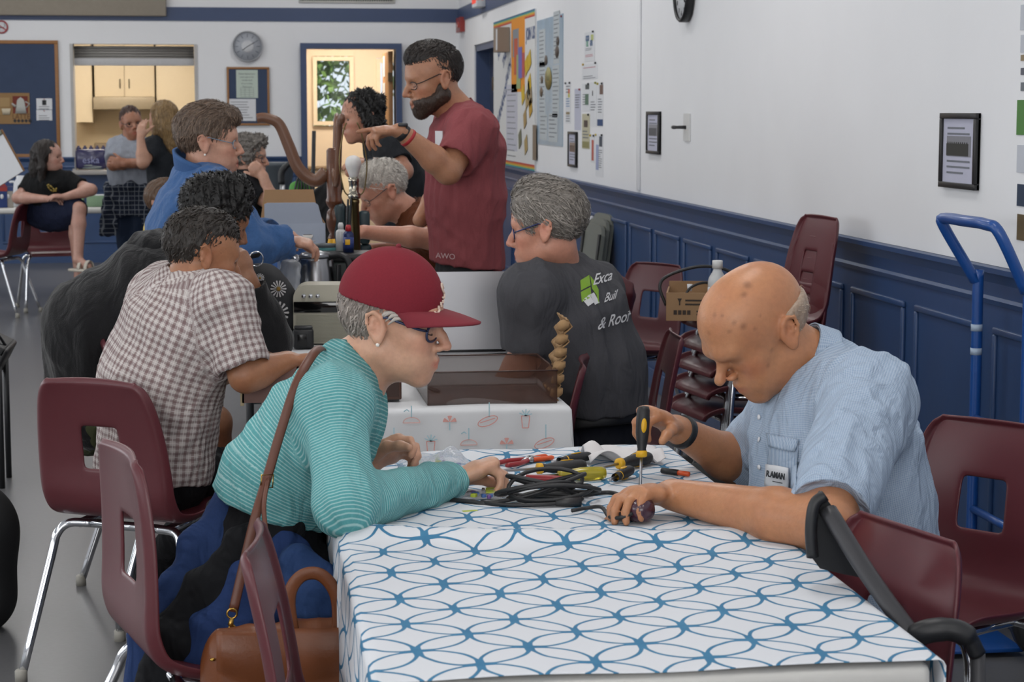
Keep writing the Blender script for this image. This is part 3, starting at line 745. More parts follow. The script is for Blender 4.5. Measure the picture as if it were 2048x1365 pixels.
EYEM = vmat('eye', .15); CLOTHV = {}
def fabric(kind='cotton', fold=.35):
    return vmat('fabric_%s_%d' % (kind, int(fold*100)), .85, bump={'cotton': .12, 'fleece': .55, 'denim': .3}.get(kind, .12), bscale={'cotton': 700, 'fleece': 260, 'denim': 900}.get(kind, 700), spec=.2, sheen=.15 if kind == 'fleece' else 0, fold=fold)
class Person:
    def __init__(s, label, base, skin, seed=0, res=.005, group=None):
        s.base = np.array([base[0], base[1], base[2] if len(base) > 2 else 0.0]); s.root = empty('person', s.base, label=label, cat='person', group=group)
        s.F = Field(); s.skin = np.array(lin(skin)); s.rs = np.random.RandomState(seed); s.seed = seed; s.res = res
        s.head = None; s.tints = []; s.tubes = []
    # ---- head
    def set_head(s, O, yaw, pitch=0, roll=0, sc=1.0, w=1.0, female=False, jaw=1.0, nose=1.0, lids='open', neck=None, neck_r=.055, mouth=0):
        y, p, r = [math.radians(a) for a in (yaw, pitch, roll)]
        f = V(math.sin(y), math.cos(y), 0); rt = V(math.cos(y), -math.sin(y), 0); up = V(0, 0, 1)
        f2 = f*math.cos(p)+up*math.sin(p); u2 = up*math.cos(p)-f*math.sin(p)
        r3 = rt*math.cos(r)-u2*math.sin(r); u3 = u2*math.cos(r)+rt*math.sin(r)
        s.O = np.asarray(O, float); s.HR = np.stack([r3, f2, u3], 1); s.hs = sc; s.hw = w; s.female = female
        F, H, E = s.F, s.hp, s.hell
        E((0, -.015, .042), (.0755*w, .096, .088)); E((0, .015, .030), (.070*w, .082, .080), k=.03)
        E((0, .030, -.030), (.058*w, .060, .082), k=.03)
        jw = .050*w*jaw
        for sx in (-1, 1):
            F.cone(H(sx*jw, -.008, -.058), H(sx*.016*jaw, .068, -.098), .021*sc, .017*sc, k=.03*sc)
            E((sx*.040*w, .058, -.022), (.023, .024, .020), k=.025)                                # cheek
            E((sx*.034*w, .060, -.062), (.022, .024, .026), k=.025)
        E((0, .074, -.098), (.022*jaw, .018, .018), k=.02)                                        # chin
        F.cone(H(-.034*w, .079, .024), H(.034*w, .079, .024), .012*sc, k=.02*sc)                  # brow
        for sx in (-1, 1): E((sx*.032*w, .100, .002), (.017, .022, .0125), k=.014, op='-')       # eye sockets
        F.chain([H(0, .086, .014), H(0, .100*1+.004*nose, -.010), H(0, .100+.013*nose, -.028)], [.0075*sc, .0085*sc, .0115*sc], k=.010*sc)   # nose
        for sx in (-1, 1): E((sx*.0125, .099+.003*nose, -.034), (.0085, .011, .0075), k=.006)
        for sx in (-1, 1): E((sx*.006, .106+.004*nose, -.0415), (.0036, .005, .0035), k=.003, op='-')
        E((0, .082, -.066), (.030, .019, .022), k=.02)                                            # muzzle
        F.chain([H(-.022, .088, -.064), H(-.008, .098, -.0605), H(0, .0975, -.0615), H(.008, .098, -.0605), H(.022, .088, -.064)], [.0035*sc, .0062*sc, .0058*sc, .0062*sc, .0035*sc], k=.006*sc)
        F.chain([H(-.020, .088, -.072-mouth), H(0, .0965, -.0745-mouth), H(.020, .088, -.072-mouth)], [.0038*sc, .0072*sc, .0038*sc], k=.006*sc)
        F.cone(H(-.019, .098, -.0675-mouth/2), H(.019, .098, -.0675-mouth/2), .0016*sc+mouth*.4, k=.003, op='-')
        for sx in (-1, 1):                                                                         # ears
            R = s.HR@_rot(V(1, sx*-.0, 0), V(0, 1, .25), V(0, -.25, 1))
            c = H(sx*.0775*w, -.014, -.004); out = s.HR@V(sx, -.35, 0)
            F.ell(c+out*.005*sc, V(.0085, .0185, .0335)*sc, R, k=.008)
            F.ell(c+out*.0145*sc+s.HR@V(0, .002, .005)*sc, V(.0085, .0125, .0215)*sc, R, k=.003, op='-')
            e_ = lambda yy, zz, ox: c+s.HR@V(0, yy-zz*.22, zz)*sc+out*ox*sc
            F.chain([e_(.010, .006, .006), e_(.012, .022, .009), e_(.0, .032, .012), e_(-.013, .024, .0145), e_(-.0155, .006, .0145), e_(-.011, -.012, .012), e_(-.003, -.024, .009)], [.0030*sc, .0036*sc, .0038*sc, .0038*sc, .0036*sc, .0032*sc, .004*sc], k=.004)
            F.chain([e_(.004, -.006, .007), e_(-.005, .0, .010), e_(-.006, .012, .010), e_(.002, .018, .008)], [.0022*sc, .0026*sc, .0026*sc, .002*sc], k=.004)
            F.ell(e_(.001, -.027, .007), V(.0055, .0085, .0085)*sc, R, k=.006)
            F.ell(H(sx*.079*w, -.002, -.006), V(.005, .006, .008)*sc, s.HR, k=.006)
        for sx in (-1, 1):
            e = H(sx*.032*w, .0735, .002)
            if lids == 'down': F.ell(e, V(.0145, .0152, .0138)*sc, s.HR, k=.006)
            else:
                for zz, rr in ((.0115, .0042), (-.0105, .0034)):
                    F.chain([H(sx*.032*w+dx, .0735+math.sqrt(max(0, .0142**2-dx*dx*.8-(zz*.5)**2)), .002+zz*(1-(dx/.02)**2*.8)) for dx in (-.015, -.008, 0, .008, .015)], [rr*sc*.7, rr*sc, rr*sc, rr*sc, rr*sc*.7], k=.004)
        s.lids = lids
        if neck is not None:
            nb = np.asarray(neck, float)
            F.cone(H(0, -.022, -.055), nb, neck_r, neck_r*1.10, k=.03); F.cone(H(0, .0, -.07), nb+s.HR@V(0, .02, 0), neck_r*.82, neck_r*.9, k=.03)
        def tint(P, C):
            q = (P-s.O)@s.HR/sc; near = np.linalg.norm(q, axis=1) < .17
            def blob(c, r, col, a): 
                nonlocal C
                d = np.sqrt((((q-np.array(c))/np.array(r))**2).sum(1)); m = np.clip(1.35-d, 0, 1)*a*near; C = C*(1-m[:, None])+np.array(lin(col) if isinstance(col, str) else col)*m[:, None]
            red = s.skin*np.array([1.08, .72, .70]); lip = s.skin*(np.array([.95, .50, .52]) if female else np.array([.88, .60, .60]))
            for sx in (-1, 1): blob((sx*.042, .068, -.028), (.028, .03, .022), red, .45); blob((sx*.082, -.014, 0), (.012, .025, .036), red, .3)
            blob((0, .112, -.03), (.016, .016, .016), red, .45)
            blob((0, .098, -.068-mouth/2), (.025, .02, .0105+mouth), lip, .85)
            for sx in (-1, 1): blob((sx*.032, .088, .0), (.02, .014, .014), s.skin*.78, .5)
            return C
        s.tints.append(tint); return s
    def hp(s, x, y, z): return s.O+s.HR@(V(x, y, z)*s.hs)
    def hell(s, c, r, k=.025, op='+', w=None): s.F.ell(s.hp(*c), V(*r)*s.hs, s.HR, k*s.hs, op)
    def hM(s): return Matrix(((*(s.HR[0]*s.hs), s.O[0]-s.base[0]), (*(s.HR[1]*s.hs), s.O[1]-s.base[1]), (*(s.HR[2]*s.hs), s.O[2]-s.base[2]), (0, 0, 0, 1)))
    # ---- limbs
    def arm(s, sh, el, wr, r=(.052, .043, .041, .027), k=.02):
        sh, el, wr = [np.asarray(p, float) for p in (sh, el, wr)]; F = s.F
        F.cone(sh, el, r[0], r[1], k); m = el+(wr-el)*.3
        F.cone(el, m, r[1]*.96, r[2]*1.04, k); F.cone(m, wr, r[2]*1.04, r[3], k); return s
    def hand(s, wr, d, palm, side, curl=(25, 35, 25), curls=None, spread=6, thumb=(35, 20), sc=1.0, tdir=None):
        """palm and five fingers; d = wrist to knuckles, palm = way the palm faces, side 'L' or 'R'; returns finger tips"""
        d = nrm(d); n = np.asarray(palm, float); n = nrm(n-d*(n@d)); th = np.cross(d, n)*(1 if side == 'R' else -1); wr = np.asarray(wr, float); F = s.F
        W_ = .038*sc
        F.ecap(wr-d*.01, wr+d*.050*sc, th, (.027*sc, .019*sc), (W_, .0165*sc), k=.012); F.ecap(wr+d*.050*sc, wr+d*.082*sc, th, (W_, .0165*sc), (W_*1.02, .0135*sc), k=.010)
        tips = []
        for i in range(4):
            off = (.0285, .0098, -.0092, -.027)[i]*sc; L = (.070, .078, .073, .058)[i]*sc; r0 = (.0098, .0100, .0096, .0086)[i]*sc
            c = curls[i] if curls else curl; a = 0
            base = wr+d*(.086-.004*abs(i-1.3))*sc+th*off
            sp = math.radians(spread*(1.5-i)); dd = d*math.cos(sp)+th*math.sin(sp)
            p = base-dd*.012*sc
            for j, (fr, rr) in enumerate(((.46, 1.0), (.30, .90), (.24, .80))):
                a += math.radians(c[j]); q = p+(dd*math.cos(a)+n*math.sin(a))*L*fr*(1.12 if j == 0 else 1)
                F.cone(p, q, r0*rr*(1.06 if j == 0 else 1), r0*rr*.92, k=.0035 if j else .006); p = q
            tips.append(p)
        t0 = wr+d*.022*sc+th*.024*sc+n*.006
        tb, tc = [math.radians(x) for x in thumb]
        td = tdir if tdir is not None else nrm(d*math.cos(tb)+th*math.sin(tb)+n*.35)
        td = nrm(td); t1 = t0+td*.042*sc; td2 = nrm(td+n*math.sin(tc)*.8+d*.15); t2 = t1+td2*.032*sc; t3 = t2+nrm(td2+n*math.sin(tc)*.5)*.024*sc
        F.chain([t0, t1, t2, t3], [.0145*sc, .0112*sc, .0102*sc, .0085*sc], k=.008); tips.append(t3)
        return tips
    def torso_core(s, neck, shl, shr, pel, r=.085):
        m = (np.asarray(shl)+np.asarray(shr))/2; F = s.F
        F.cone(shl, shr, .045, k=.03); F.cone(neck, m, .05, .06, k=.03); F.cone(m, pel, r, r, k=.04); return s
    def finish(s, res=None):
        P, Fc = s.F.mesh(res or s.res); C = np.tile(s.skin, (len(P), 1))
        n = 0
        for i in range(4): n = n+np.sin(P@s.rs.normal(0, 40, 3)+s.rs.rand()*6)
        C = C*(1+.025*n[:, None]*np.array([.6, 1, 1]))
        for t in s.tints: C = t(P, C)
        s.body = np_mesh('body', P, Fc, SKIN, s.root, s.base, col=np.clip(C, 0, 1)); return s
    def eyes(s, col='4a3423', gaze=(0, 0)):
        for sx in (-1, 1):
            n, m = 16, 10; vs, fs, cs = [], [], []
            if s.lids == 'down':
                mb = MB().tube([s.M3(sx*.032*s.hw+dx, .0735+math.sqrt(.0152**2-dx*dx)*.93+.001, -.0028-.5*(.0145**2-dx*dx)**.5*.5) for dx in np.linspace(-.0135, .0135, 8)], [.0005, .0011, .0014, .0015, .0015, .0014, .0011, .0005], n=6)
                mb.build('eyelashes', mat('lash', '2a1f1a', .6), s.root); continue
            mb = MB(); R = .0124
            for j in range(m+1):
                a = math.pi*j/m
                for i in range(n):
                    b = 2*math.pi*i/n; v = Vector((R*math.sin(a)*math.cos(b), R*math.cos(a), R*math.sin(a)*math.sin(b)))
                    v = Matrix.Rotation(math.radians(gaze[0]), 3, 'Z') @ Matrix.Rotation(math.radians(gaze[1]), 3, 'X') @ v
                    vs.append(s.M3(sx*.032*s.hw+v.x, .0735+v.y, .002+v.z)); cs.append(lin('0c0a0a') if j < 2 else lin(col) if j < 4 else lin('cfc6bf'))
            for j in range(m):
                for i in range(n): fs.append([j*n+i, j*n+(i+1) % n, (j+1)*n+(i+1) % n, (j+1)*n+i])
            o = mb._add(vs, fs, True).build('eye', EYEM, s.root); set_attr(o.data, 'col', cs, 'FLOAT_COLOR')
        return s
    def M3(s, x, y, z): return tuple(s.hp(x, y, z)-s.base)
    def brows(s, col, r=.0032, up=0):
        for sx in (-1, 1):
            MB().tube([s.M3(sx*x*s.hw, y, z+up) for x, y, z in ((.012, .0915, .020), (.022, .0915, .0245), (.034, .087, .0265), (.045, .0775, .023), (.051, .069, .018))], [r*.8, r*1.2, r*1.1, r*.8, r*.3], n=6, flat=(1, 1.1)).build('eyebrow', mat('brow_'+col, col, .8), s.root)
        return s
    def glasses(s, col='20242c', w=.024, h=.017, rimless=False, r=.0016, y=.094, z=-.002, temple=True, dark=False):
        m = mat('spectacle_'+col, col, .3, .3); g = MB()
        for sx in (-1, 1):
            P_ = [s.M3(sx*.033*s.hw+w*math.copysign(abs(math.cos(t))**.75, math.cos(t)), y-.010*abs((sx*.033*s.hw+w*math.cos(t))/.055)**2, z+h*math.copysign(abs(math.sin(t))**.75, math.sin(t))) for t in np.linspace(0, 2*math.pi, 25)[:-1]]
            g.tube(P_, r, n=6, closed=True)
            if temple: g.tube([s.M3(sx*(.033*s.hw+w), y-.012, z+.005), s.M3(sx*.074*s.hw, .065, z+.008), s.M3(sx*.0835*s.hw, .0, .020), s.M3(sx*.085*s.hw, -.022, .012)], r*1.1, n=6)
        g.tube([s.M3(-.010, y-.001, z+.004), s.M3(0, y+.003, z+.007), s.M3(.010, y-.001, z+.004)], r, n=6)
        fr = g.build('glasses', m, s.root)
        for sx in (-1, 1):
            lens = [s.M3(sx*.033*s.hw+w*.95*math.copysign(abs(math.cos(t))**.75, math.cos(t)), y-.010*abs((sx*.033*s.hw+w*math.cos(t))/.055)**2, z+h*.95*math.copysign(abs(math.sin(t))**.75, math.sin(t))) for t in np.linspace(0, 2*math.pi, 25)[:-1]]
            MB()._add(lens, [list(range(24))]).build('lens', mat('lens_glass', 'ffffff', .03, trans=1, var=0, alpha=.18) if not dark else mat('lens_dark', '3a3f4a', .05, alpha=.6), fr)
        return s
    def hair(s, add, sub=(), cols=('3a2a1e', '20160f'), n=1500, L=.03, r=.0010, flow=None, lift=.003, res=.004, amp=.004, planes=(), grow=None, name='hair', steps=5, wave=0):
        """hair: a grown volume (head coordinates) with combed strands laid over it"""
        F = Field()
        for a in add:
            if a[0] == 'e': F.ell(s.hp(*a[1]), V(*a[2])*s.hs, s.HR, (a[3] if len(a) > 3 else .02)*s.hs)
            else: F.chain([s.hp(*p) for p in a[1]], [x*s.hs for x in a[2]], k=(a[3] if len(a) > 3 else .02)*s.hs)
        for a in sub:
            if a[0] == 'e': F.ell(s.hp(*a[1]), V(*a[2])*s.hs, s.HR, (a[3] if len(a) > 3 else .012)*s.hs, '-')
            else: F.chain([s.hp(*p) for p in a[1]], [x*s.hs for x in a[2]], k=(a[3] if len(a) > 3 else .012)*s.hs, op='-')
        for p, nn in planes: F.plane(s.hp(*p), s.HR@V(*nn), .01)
        P, Fc = F.mesh(res)
        P = wrinkle(P, Fc, amp, 160, s.seed, (1, 1, .5)); N = vnormals(P, Fc)
        c0, c1 = np.array(lin(cols[0])), np.array(lin(cols[1])); rs = s.rs
        t = rs.rand(len(P), 1)*.5+.35; np_mesh(name, P, Fc, HAIRM, s.root, s.base, col=c0*(1-t)+c1*t)
        if not n: return s
        kd = kdtree.KDTree(len(P)); [kd.insert(p, i) for i, p in enumerate(P)]; kd.balance()
        flow = flow or (lambda q: V(0, -1, -.3))
        pick = rs.choice(len(P), n); vs, fs, cs = [], [], []
        for i in pick:
            p = P[i].copy(); q0 = (p-s.O)@s.HR/s.hs; j = i; pts = [p-N[i]*.003]; Ls = L*(.6+.8*rs.rand()); jit = rs.normal(0, .22, 3)
            for st in range(steps):
                q = (p-s.O)@s.HR/s.hs; d = s.HR@(nrm(flow(q))+jit+wave*np.sin(st*1.3+q0*60)); d = d-N[j]*(d@N[j]); d = nrm(d)
                p = p+d*Ls/steps; co, j, dist_ = kd.find(p)
                if dist_ > .0055 and st: break
                p = np.array(co)*.7+p*.3+N[j]*lift*(.4+.9*rs.rand()); pts.append(p.copy())
            o = len(vs); up = N[j]; m_ = len(pts); cc = c0+(c1-c0)*rs.rand(); cc = cc*(.8+.5*rs.rand())
            for a_ in range(m_):
                tt = nrm(pts[min(a_+1, m_-1)]-pts[max(a_-1, 0)]); sd = nrm(np.cross(tt, up)); rr = r*(1.3 if a_ == 0 else 1.2-1.0*a_/(m_-1))
                vs += [pts[a_]+sd*rr*1.7, pts[a_]+up*rr*.9, pts[a_]-sd*rr*1.7]; cs += [cc, cc, cc]
            for a_ in range(m_-1):
                b_ = o+a_*3
                fs += [[b_, b_+1, b_+4, b_+3], [b_+1, b_+2, b_+5, b_+4]]
        np_mesh(name+'_strands', np.array(vs), fs, HAIRM, s.root, s.base, col=np.clip(cs, 0, 1), kind='stuff'); return s
    # ---- clothing
    def cloth(s, name, build, m, col=None, res=None, wr=(.005, 62), chains=None, seed=0, label=None, smooth=2, aniso=(1, 1, .6), colf=None):
        F = Field(); build(F); P, Fc = F.mesh(res or s.res*1.25, smooth)
        if wr[0]: P = wrinkle(P, Fc, wr[0], wr[1], s.seed+seed, aniso)
        C = None
        if col is not None:
            c = np.array(lin(col)); C = np.tile(c, (len(P), 1))
            if colf: C = colf(P, C)
        pat = chain_coords(P, chains) if chains else None
        return np_mesh(name, P, Fc, m, s.root, s.base, col=C, pat=pat, label=label)
def shirt_field(neck, shl, shr, pel, els, chest=(.175, .125), waist=(.165, .125), hip=(.175, .13), sl=(.6, .6), slr=(.072, .062), neck_r=.066, mid=None, hem=None, up=None, front=None, bend=0, shr_r=.066, belly=0, nfront=None):
    """short-sleeved top: torso of elliptical sections, shoulders, sleeves to a fraction of the upper arm, neck opening, hem plane"""
    neck, shl, shr, pel = [np.asarray(p, float) for p in (neck, shl, shr, pel)]
    def b(F):
        side = nrm(shr-shl); m = (shl+shr)/2; ax = nrm(m-pel); W_ = np.asarray(mid, float) if mid is not None else pel+(m-pel)*.5
        cc = m+(W_-m)*.28
        for q, e, f, i in ((shl, els[0], sl[0], 0), (shr, els[1], sl[1], 1)):
            if f <= 0: continue
            pts = [np.asarray(p, float) for p in (e if isinstance(e, list) else [e])]
            if len(pts) == 1:
                c = q+(pts[0]-q)*f; d = nrm(pts[0]-q); F.cone(q, c, slr[0], slr[1], k=.035)
            else:                                             # long sleeve: elbow, wrist
                c = pts[0]+(pts[1]-pts[0])*f; d = nrm(pts[1]-pts[0]); F.cone(q, pts[0], slr[0], slr[1], k=.035); F.cone(pts[0], c, slr[1]*.98, slr[2], k=.03)
            rr = slr[-1]; F.ell(c+d*(rr*1.2), (rr*1.25,)*3, None, k=.005, op='-')
        F.ecap(pel, W_, side, hip, waist, k=.06); F.ecap(W_, cc, side, waist, chest, k=.06); F.ecap(cc, m-ax*.015, side, chest, (chest[0]*.82, chest[1]*.72), k=.05)
        F.cone(shl, shr, shr_r, k=.05); F.cone(neck-ax*.005, m-ax*.03, neck_r*1.02, .09, k=.05)
        for q in (shl, shr): F.cone(neck, q, neck_r*.72, shr_r*.88, k=.05)
        if belly and front is not None: F.ell(pel+(W_-pel)*.6+np.asarray(front)*belly*.6, (.13, .13, .15), None, k=.06)
        if nfront is not None: F.cone(neck-ax*.02+np.asarray(nfront)*.02, neck+ax*.09+np.asarray(nfront)*.05, neck_r*.92, neck_r*1.25, k=.008, op='-')
        else: F.cone(neck-ax*.005, neck+ax*.09, neck_r*.9, neck_r*1.1, k=.008, op='-')
        if hem is not None: F.plane(hem[0], hem[1])
    return b

def band(p, c, axis, front, r, w, th, m, name='neckband', fall=0, tilt=0, n=40, gap=0, flare=0, label=None):
    """ring of cloth round a neck: centre c, axis up the neck, front = way it faces, gap = open angle in front"""
    ax = nrm(axis); f = np.asarray(front, float); f = nrm(f-ax*(f@ax)); sd = np.cross(ax, f)
    def fn(u, v):
        t = gap/2+(2*math.pi-gap)*u; d = f*math.cos(t)+sd*math.sin(t)
        return tuple(c-p.base+d*(r+flare*v)+ax*(w*(v-.5)-tilt*math.cos(t)-fall*max(0, math.cos(t))**3*v))
    o = MB().grid(fn, n, 6, thick=th).build(name, m, p.root, label=label)
    set_attr(o.data, 'pat', [tuple(v.co) for v in o.data.vertices]); return o

SHOEM = DARK
def wrap(p, c, d, r, hw, name, m):
    c = np.asarray(c)-p.base; MB().tube([tuple(c-d*hw), tuple(c-d*hw*.9), tuple(c+d*hw*.9), tuple(c+d*hw)], [r*.97, r, r, r*.97], n=26).build(name, m, p.root)
def mk(label, skin, head, nk, shl, shr, ell, elr, wrl, wrr, pel, mid, legs=None, seed=1, res=.006, hl=None, hr=None, top=None, leg=None, neck_r=.056, arm=(.052, .044, .041, .027), bare_legs=False, hkw=None, shoes=True, fr=None):
    """one person from joints measured in the photograph: (px, py, depth)"""
    J = lambda t: aY(*t) if t is not None else None
    nk, shl, shr, ell, elr, wrl, wrr, pel, mid = [J(t) for t in (nk, shl, shr, ell, elr, wrl, wrr, pel, mid)]
    p = Person(label, (pel[0], pel[1], 0), skin, seed, res)
    p.set_head(aY(*head[:3]), *head[3:], neck=nk, neck_r=neck_r, **(hkw or {}))
    p.torso_core(nk, shl, shr, pel)
    if ell is not None: p.arm(shl, ell, wrl, arm)
    if elr is not None: p.arm(shr, elr, wrr, arm)
    for h, w, sd in ((hl, wrl, 'L'), (hr, wrr, 'R')):
        if h: p.hand(w, V(*h[0]), V(*h[1]), sd, **h[2])
    side = nrm(shr-shl); f0 = fr if fr is not None else nrm(np.cross(V(0, 0, 1), side)); p.f0 = V(*f0); p.J = dict(nk=nk, shl=shl, shr=shr, ell=ell, elr=elr, wrl=wrl, wrr=wrr, pel=pel, mid=mid)
    L = []
    if legs:
        for sgn, (kn, an) in zip((-1, 1), legs):
            h = pel+nrm(V(side[0], side[1], 0))*sgn*.085+V(0, 0, -.03); kn, an = J(kn), J(an)
            if not bare_legs or seed == 4: an[2] = .09
            if pel[2] > .74 and not bare_legs: kn = (h+an)/2+f0*.02; kn[2] = .5
            L.append((h, kn, an))
        if bare_legs:
            for h, kn, an in L: p.F.cone(h, kn, .078, .052, k=.03); m_ = kn+(an-kn)*.3; p.F.cone(kn, m_, .05, .052, k=.02); p.F.cone(m_, an, .052, .034, k=.02)
            for h, kn, an in L: p.F.cone(an, an+p.f0*.11+V(0, 0, -.045), .032, .024, k=.02)
    p.L = L; p.side = side
    p.finish()
    t = top or {}
    bf = shirt_field(nk, shl, shr, pel, (([ell, wrl] if t.get('long') else ell) if ell is not None else shl, ([elr, wrr] if t.get('long') else elr) if elr is not None else shr), t.get('chest', (.185, .128)), t.get('waist', (.175, .13)), t.get('hip', (.18, .135)), t.get('sl', (.62, .62)) if not t.get('long') else t.get('sl', (.96, .96)), t.get('slr', (.074, .064)) if not t.get('long') else t.get('slr', (.072, .06, .046)), neck_r=t.get('neck_r', .064), mid=mid, hem=t.get('hem') and (aY(*t['hem'][0]), V(*t['hem'][1])) or None, shr_r=t.get('shr_r', .068), nfront=t.get('nfront'))
    ch = [([pel, mid, (shl+shr)/2, nk], -p.f0 if not t.get('seam') else p.f0, .16, 0)]
    for a, b, c in ((shl, ell, wrl), (shr, elr, wrr)):
        if b is not None: ch.append(([a+(a-b)*.2, b], -side if a is shl else side, .07, 0)); ch.append(([b, c], -side, .05, 0)) if t.get('long') else None
    p.top = p.cloth(t.get('name', 't_shirt'), bf, t.get('m') or fabric(t.get('kind', 'cotton'), t.get('fold', .3)), t.get('col'), chains=ch if t.get('m') else None, wr=t.get('wr', (.0055, 52)), res=t.get('res', res*1.3))
    if t.get('band'):
        nax = nrm(p.hp(0, -.03, -.05)-nk); band(p, nk+nax*t.get('bo', .012), nax, p.f0, t.get('neck_r', .064)*.98, .022, -.003, mat('band_'+t['band'], t['band'], .85), tilt=t.get('bt', .012))
    if L and leg:
        def lf(F):
            F.ecap(pel+V(0, 0, -.03), pel+nrm(mid-pel)*.10, side, (.168, .125), (.165, .12), k=.05)
            for h, kn, an in L:
                if leg.get('skirt'): F.cone(h, h+(kn-h)*.75, .115, .10, k=.08)
                elif leg.get('short'): F.cone(h, h+(kn-h)*.7, .095, .085, k=.04)
                else: F.cone(h, kn, .092, .068, k=.04); F.cone(kn, an, .066, .055, k=.03)
        p.cloth(leg.get('name', 'trousers'), lf, leg.get('m') or fabric('cotton', .4), leg['col'], res=res*1.5, wr=(.005, 45))
        if shoes:
            for h, kn, an in L:
                MB().lathe([(.0, 0), (.045, 0), (.048, .02), (.044, .05), (.03, .085), (0, .09)], (0, 0, 0), n=14, sx=1.9, M=Matrix.Translation(Vector(V(an[0], an[1], max(0, an[2]-.09))-p.base+p.f0*.05)) @ Matrix.Rotation(math.atan2(p.f0[1], p.f0[0]), 4, 'Z')).build('shoe', leg.get('shoe', DARK), p.root)
    return p
def short_hair(p, cols, top=.0, n=1500, L=.03, hl=.058, back=-.055, flow=None, sideb=.0, vol=0, r=.0010, lift=.004, bald=False, amp=.004, name='hair', wave=0):
    """cropped hair: cap over the skull with a hairline in front, open at the ears"""
    w = p.hw
    p.hair([('e', (0, -.018, .045), (.0815*w+vol, .104+vol, .094+vol*.8)), ('e', (0, .02, .085+top), (.062*w+vol, .068, .052+vol), .03)],
           [('e', (0, .098, -.035), (.082, .058, hl+.035), .010), ('e', (0, .065, -.09), (.10, .075, .085), .012), ('e', (.092*w, .004, -.016), (.030, .026, .042), .008), ('e', (-.092*w, .004, -.016), (.030, .026, .042), .008)],
           cols, n, L, r, flow or (lambda q: V(q[0]*4, -.6 if q[2] > .06 else -.3, -1.2 if q[2] < .09 else -.2)), planes=[((0, 0, back), (0, .35, -1))], res=.0042 if p.res < .0065 else .0055, amp=amp, lift=lift, name=name, wave=wave)
    return p

def beard(p, cols, n=1400):
    j = .050*p.hw
    p.hair([('c', [(sx*j, -.008, -.058), (sx*.016, .068, -.098)], [.0275, .024]) for sx in (-1, 1)]+[('c', [(sx*.064*p.hw, -.002, .0), (sx*.055*p.hw, .0, -.05)], [.0145, .0215]) for sx in (-1, 1)]+[('c', [(sx*.054*p.hw, .0, -.056), (sx*.041*p.hw, .045, -.074)], [.0225, .0275]) for sx in (-1, 1)]+[('e', (sx*.034*p.hw, .060, -.064), (.0275, .0288, .0308)) for sx in (-1, 1)]+[('e', (0, .074, -.099), (.0275, .0238, .0238)), ('e', (0, .082, -.066), (.033, .0225, .0252))],
           [('e', (0, .104, -.069), (.022, .022, .0095), .004)], cols, n, .011, .0006, lambda q: V(q[0]*3, .2, -1), planes=[((0, .05, -.030), (0, .37, .93))], res=.0033, amp=.0012, lift=.0012, name='beard')
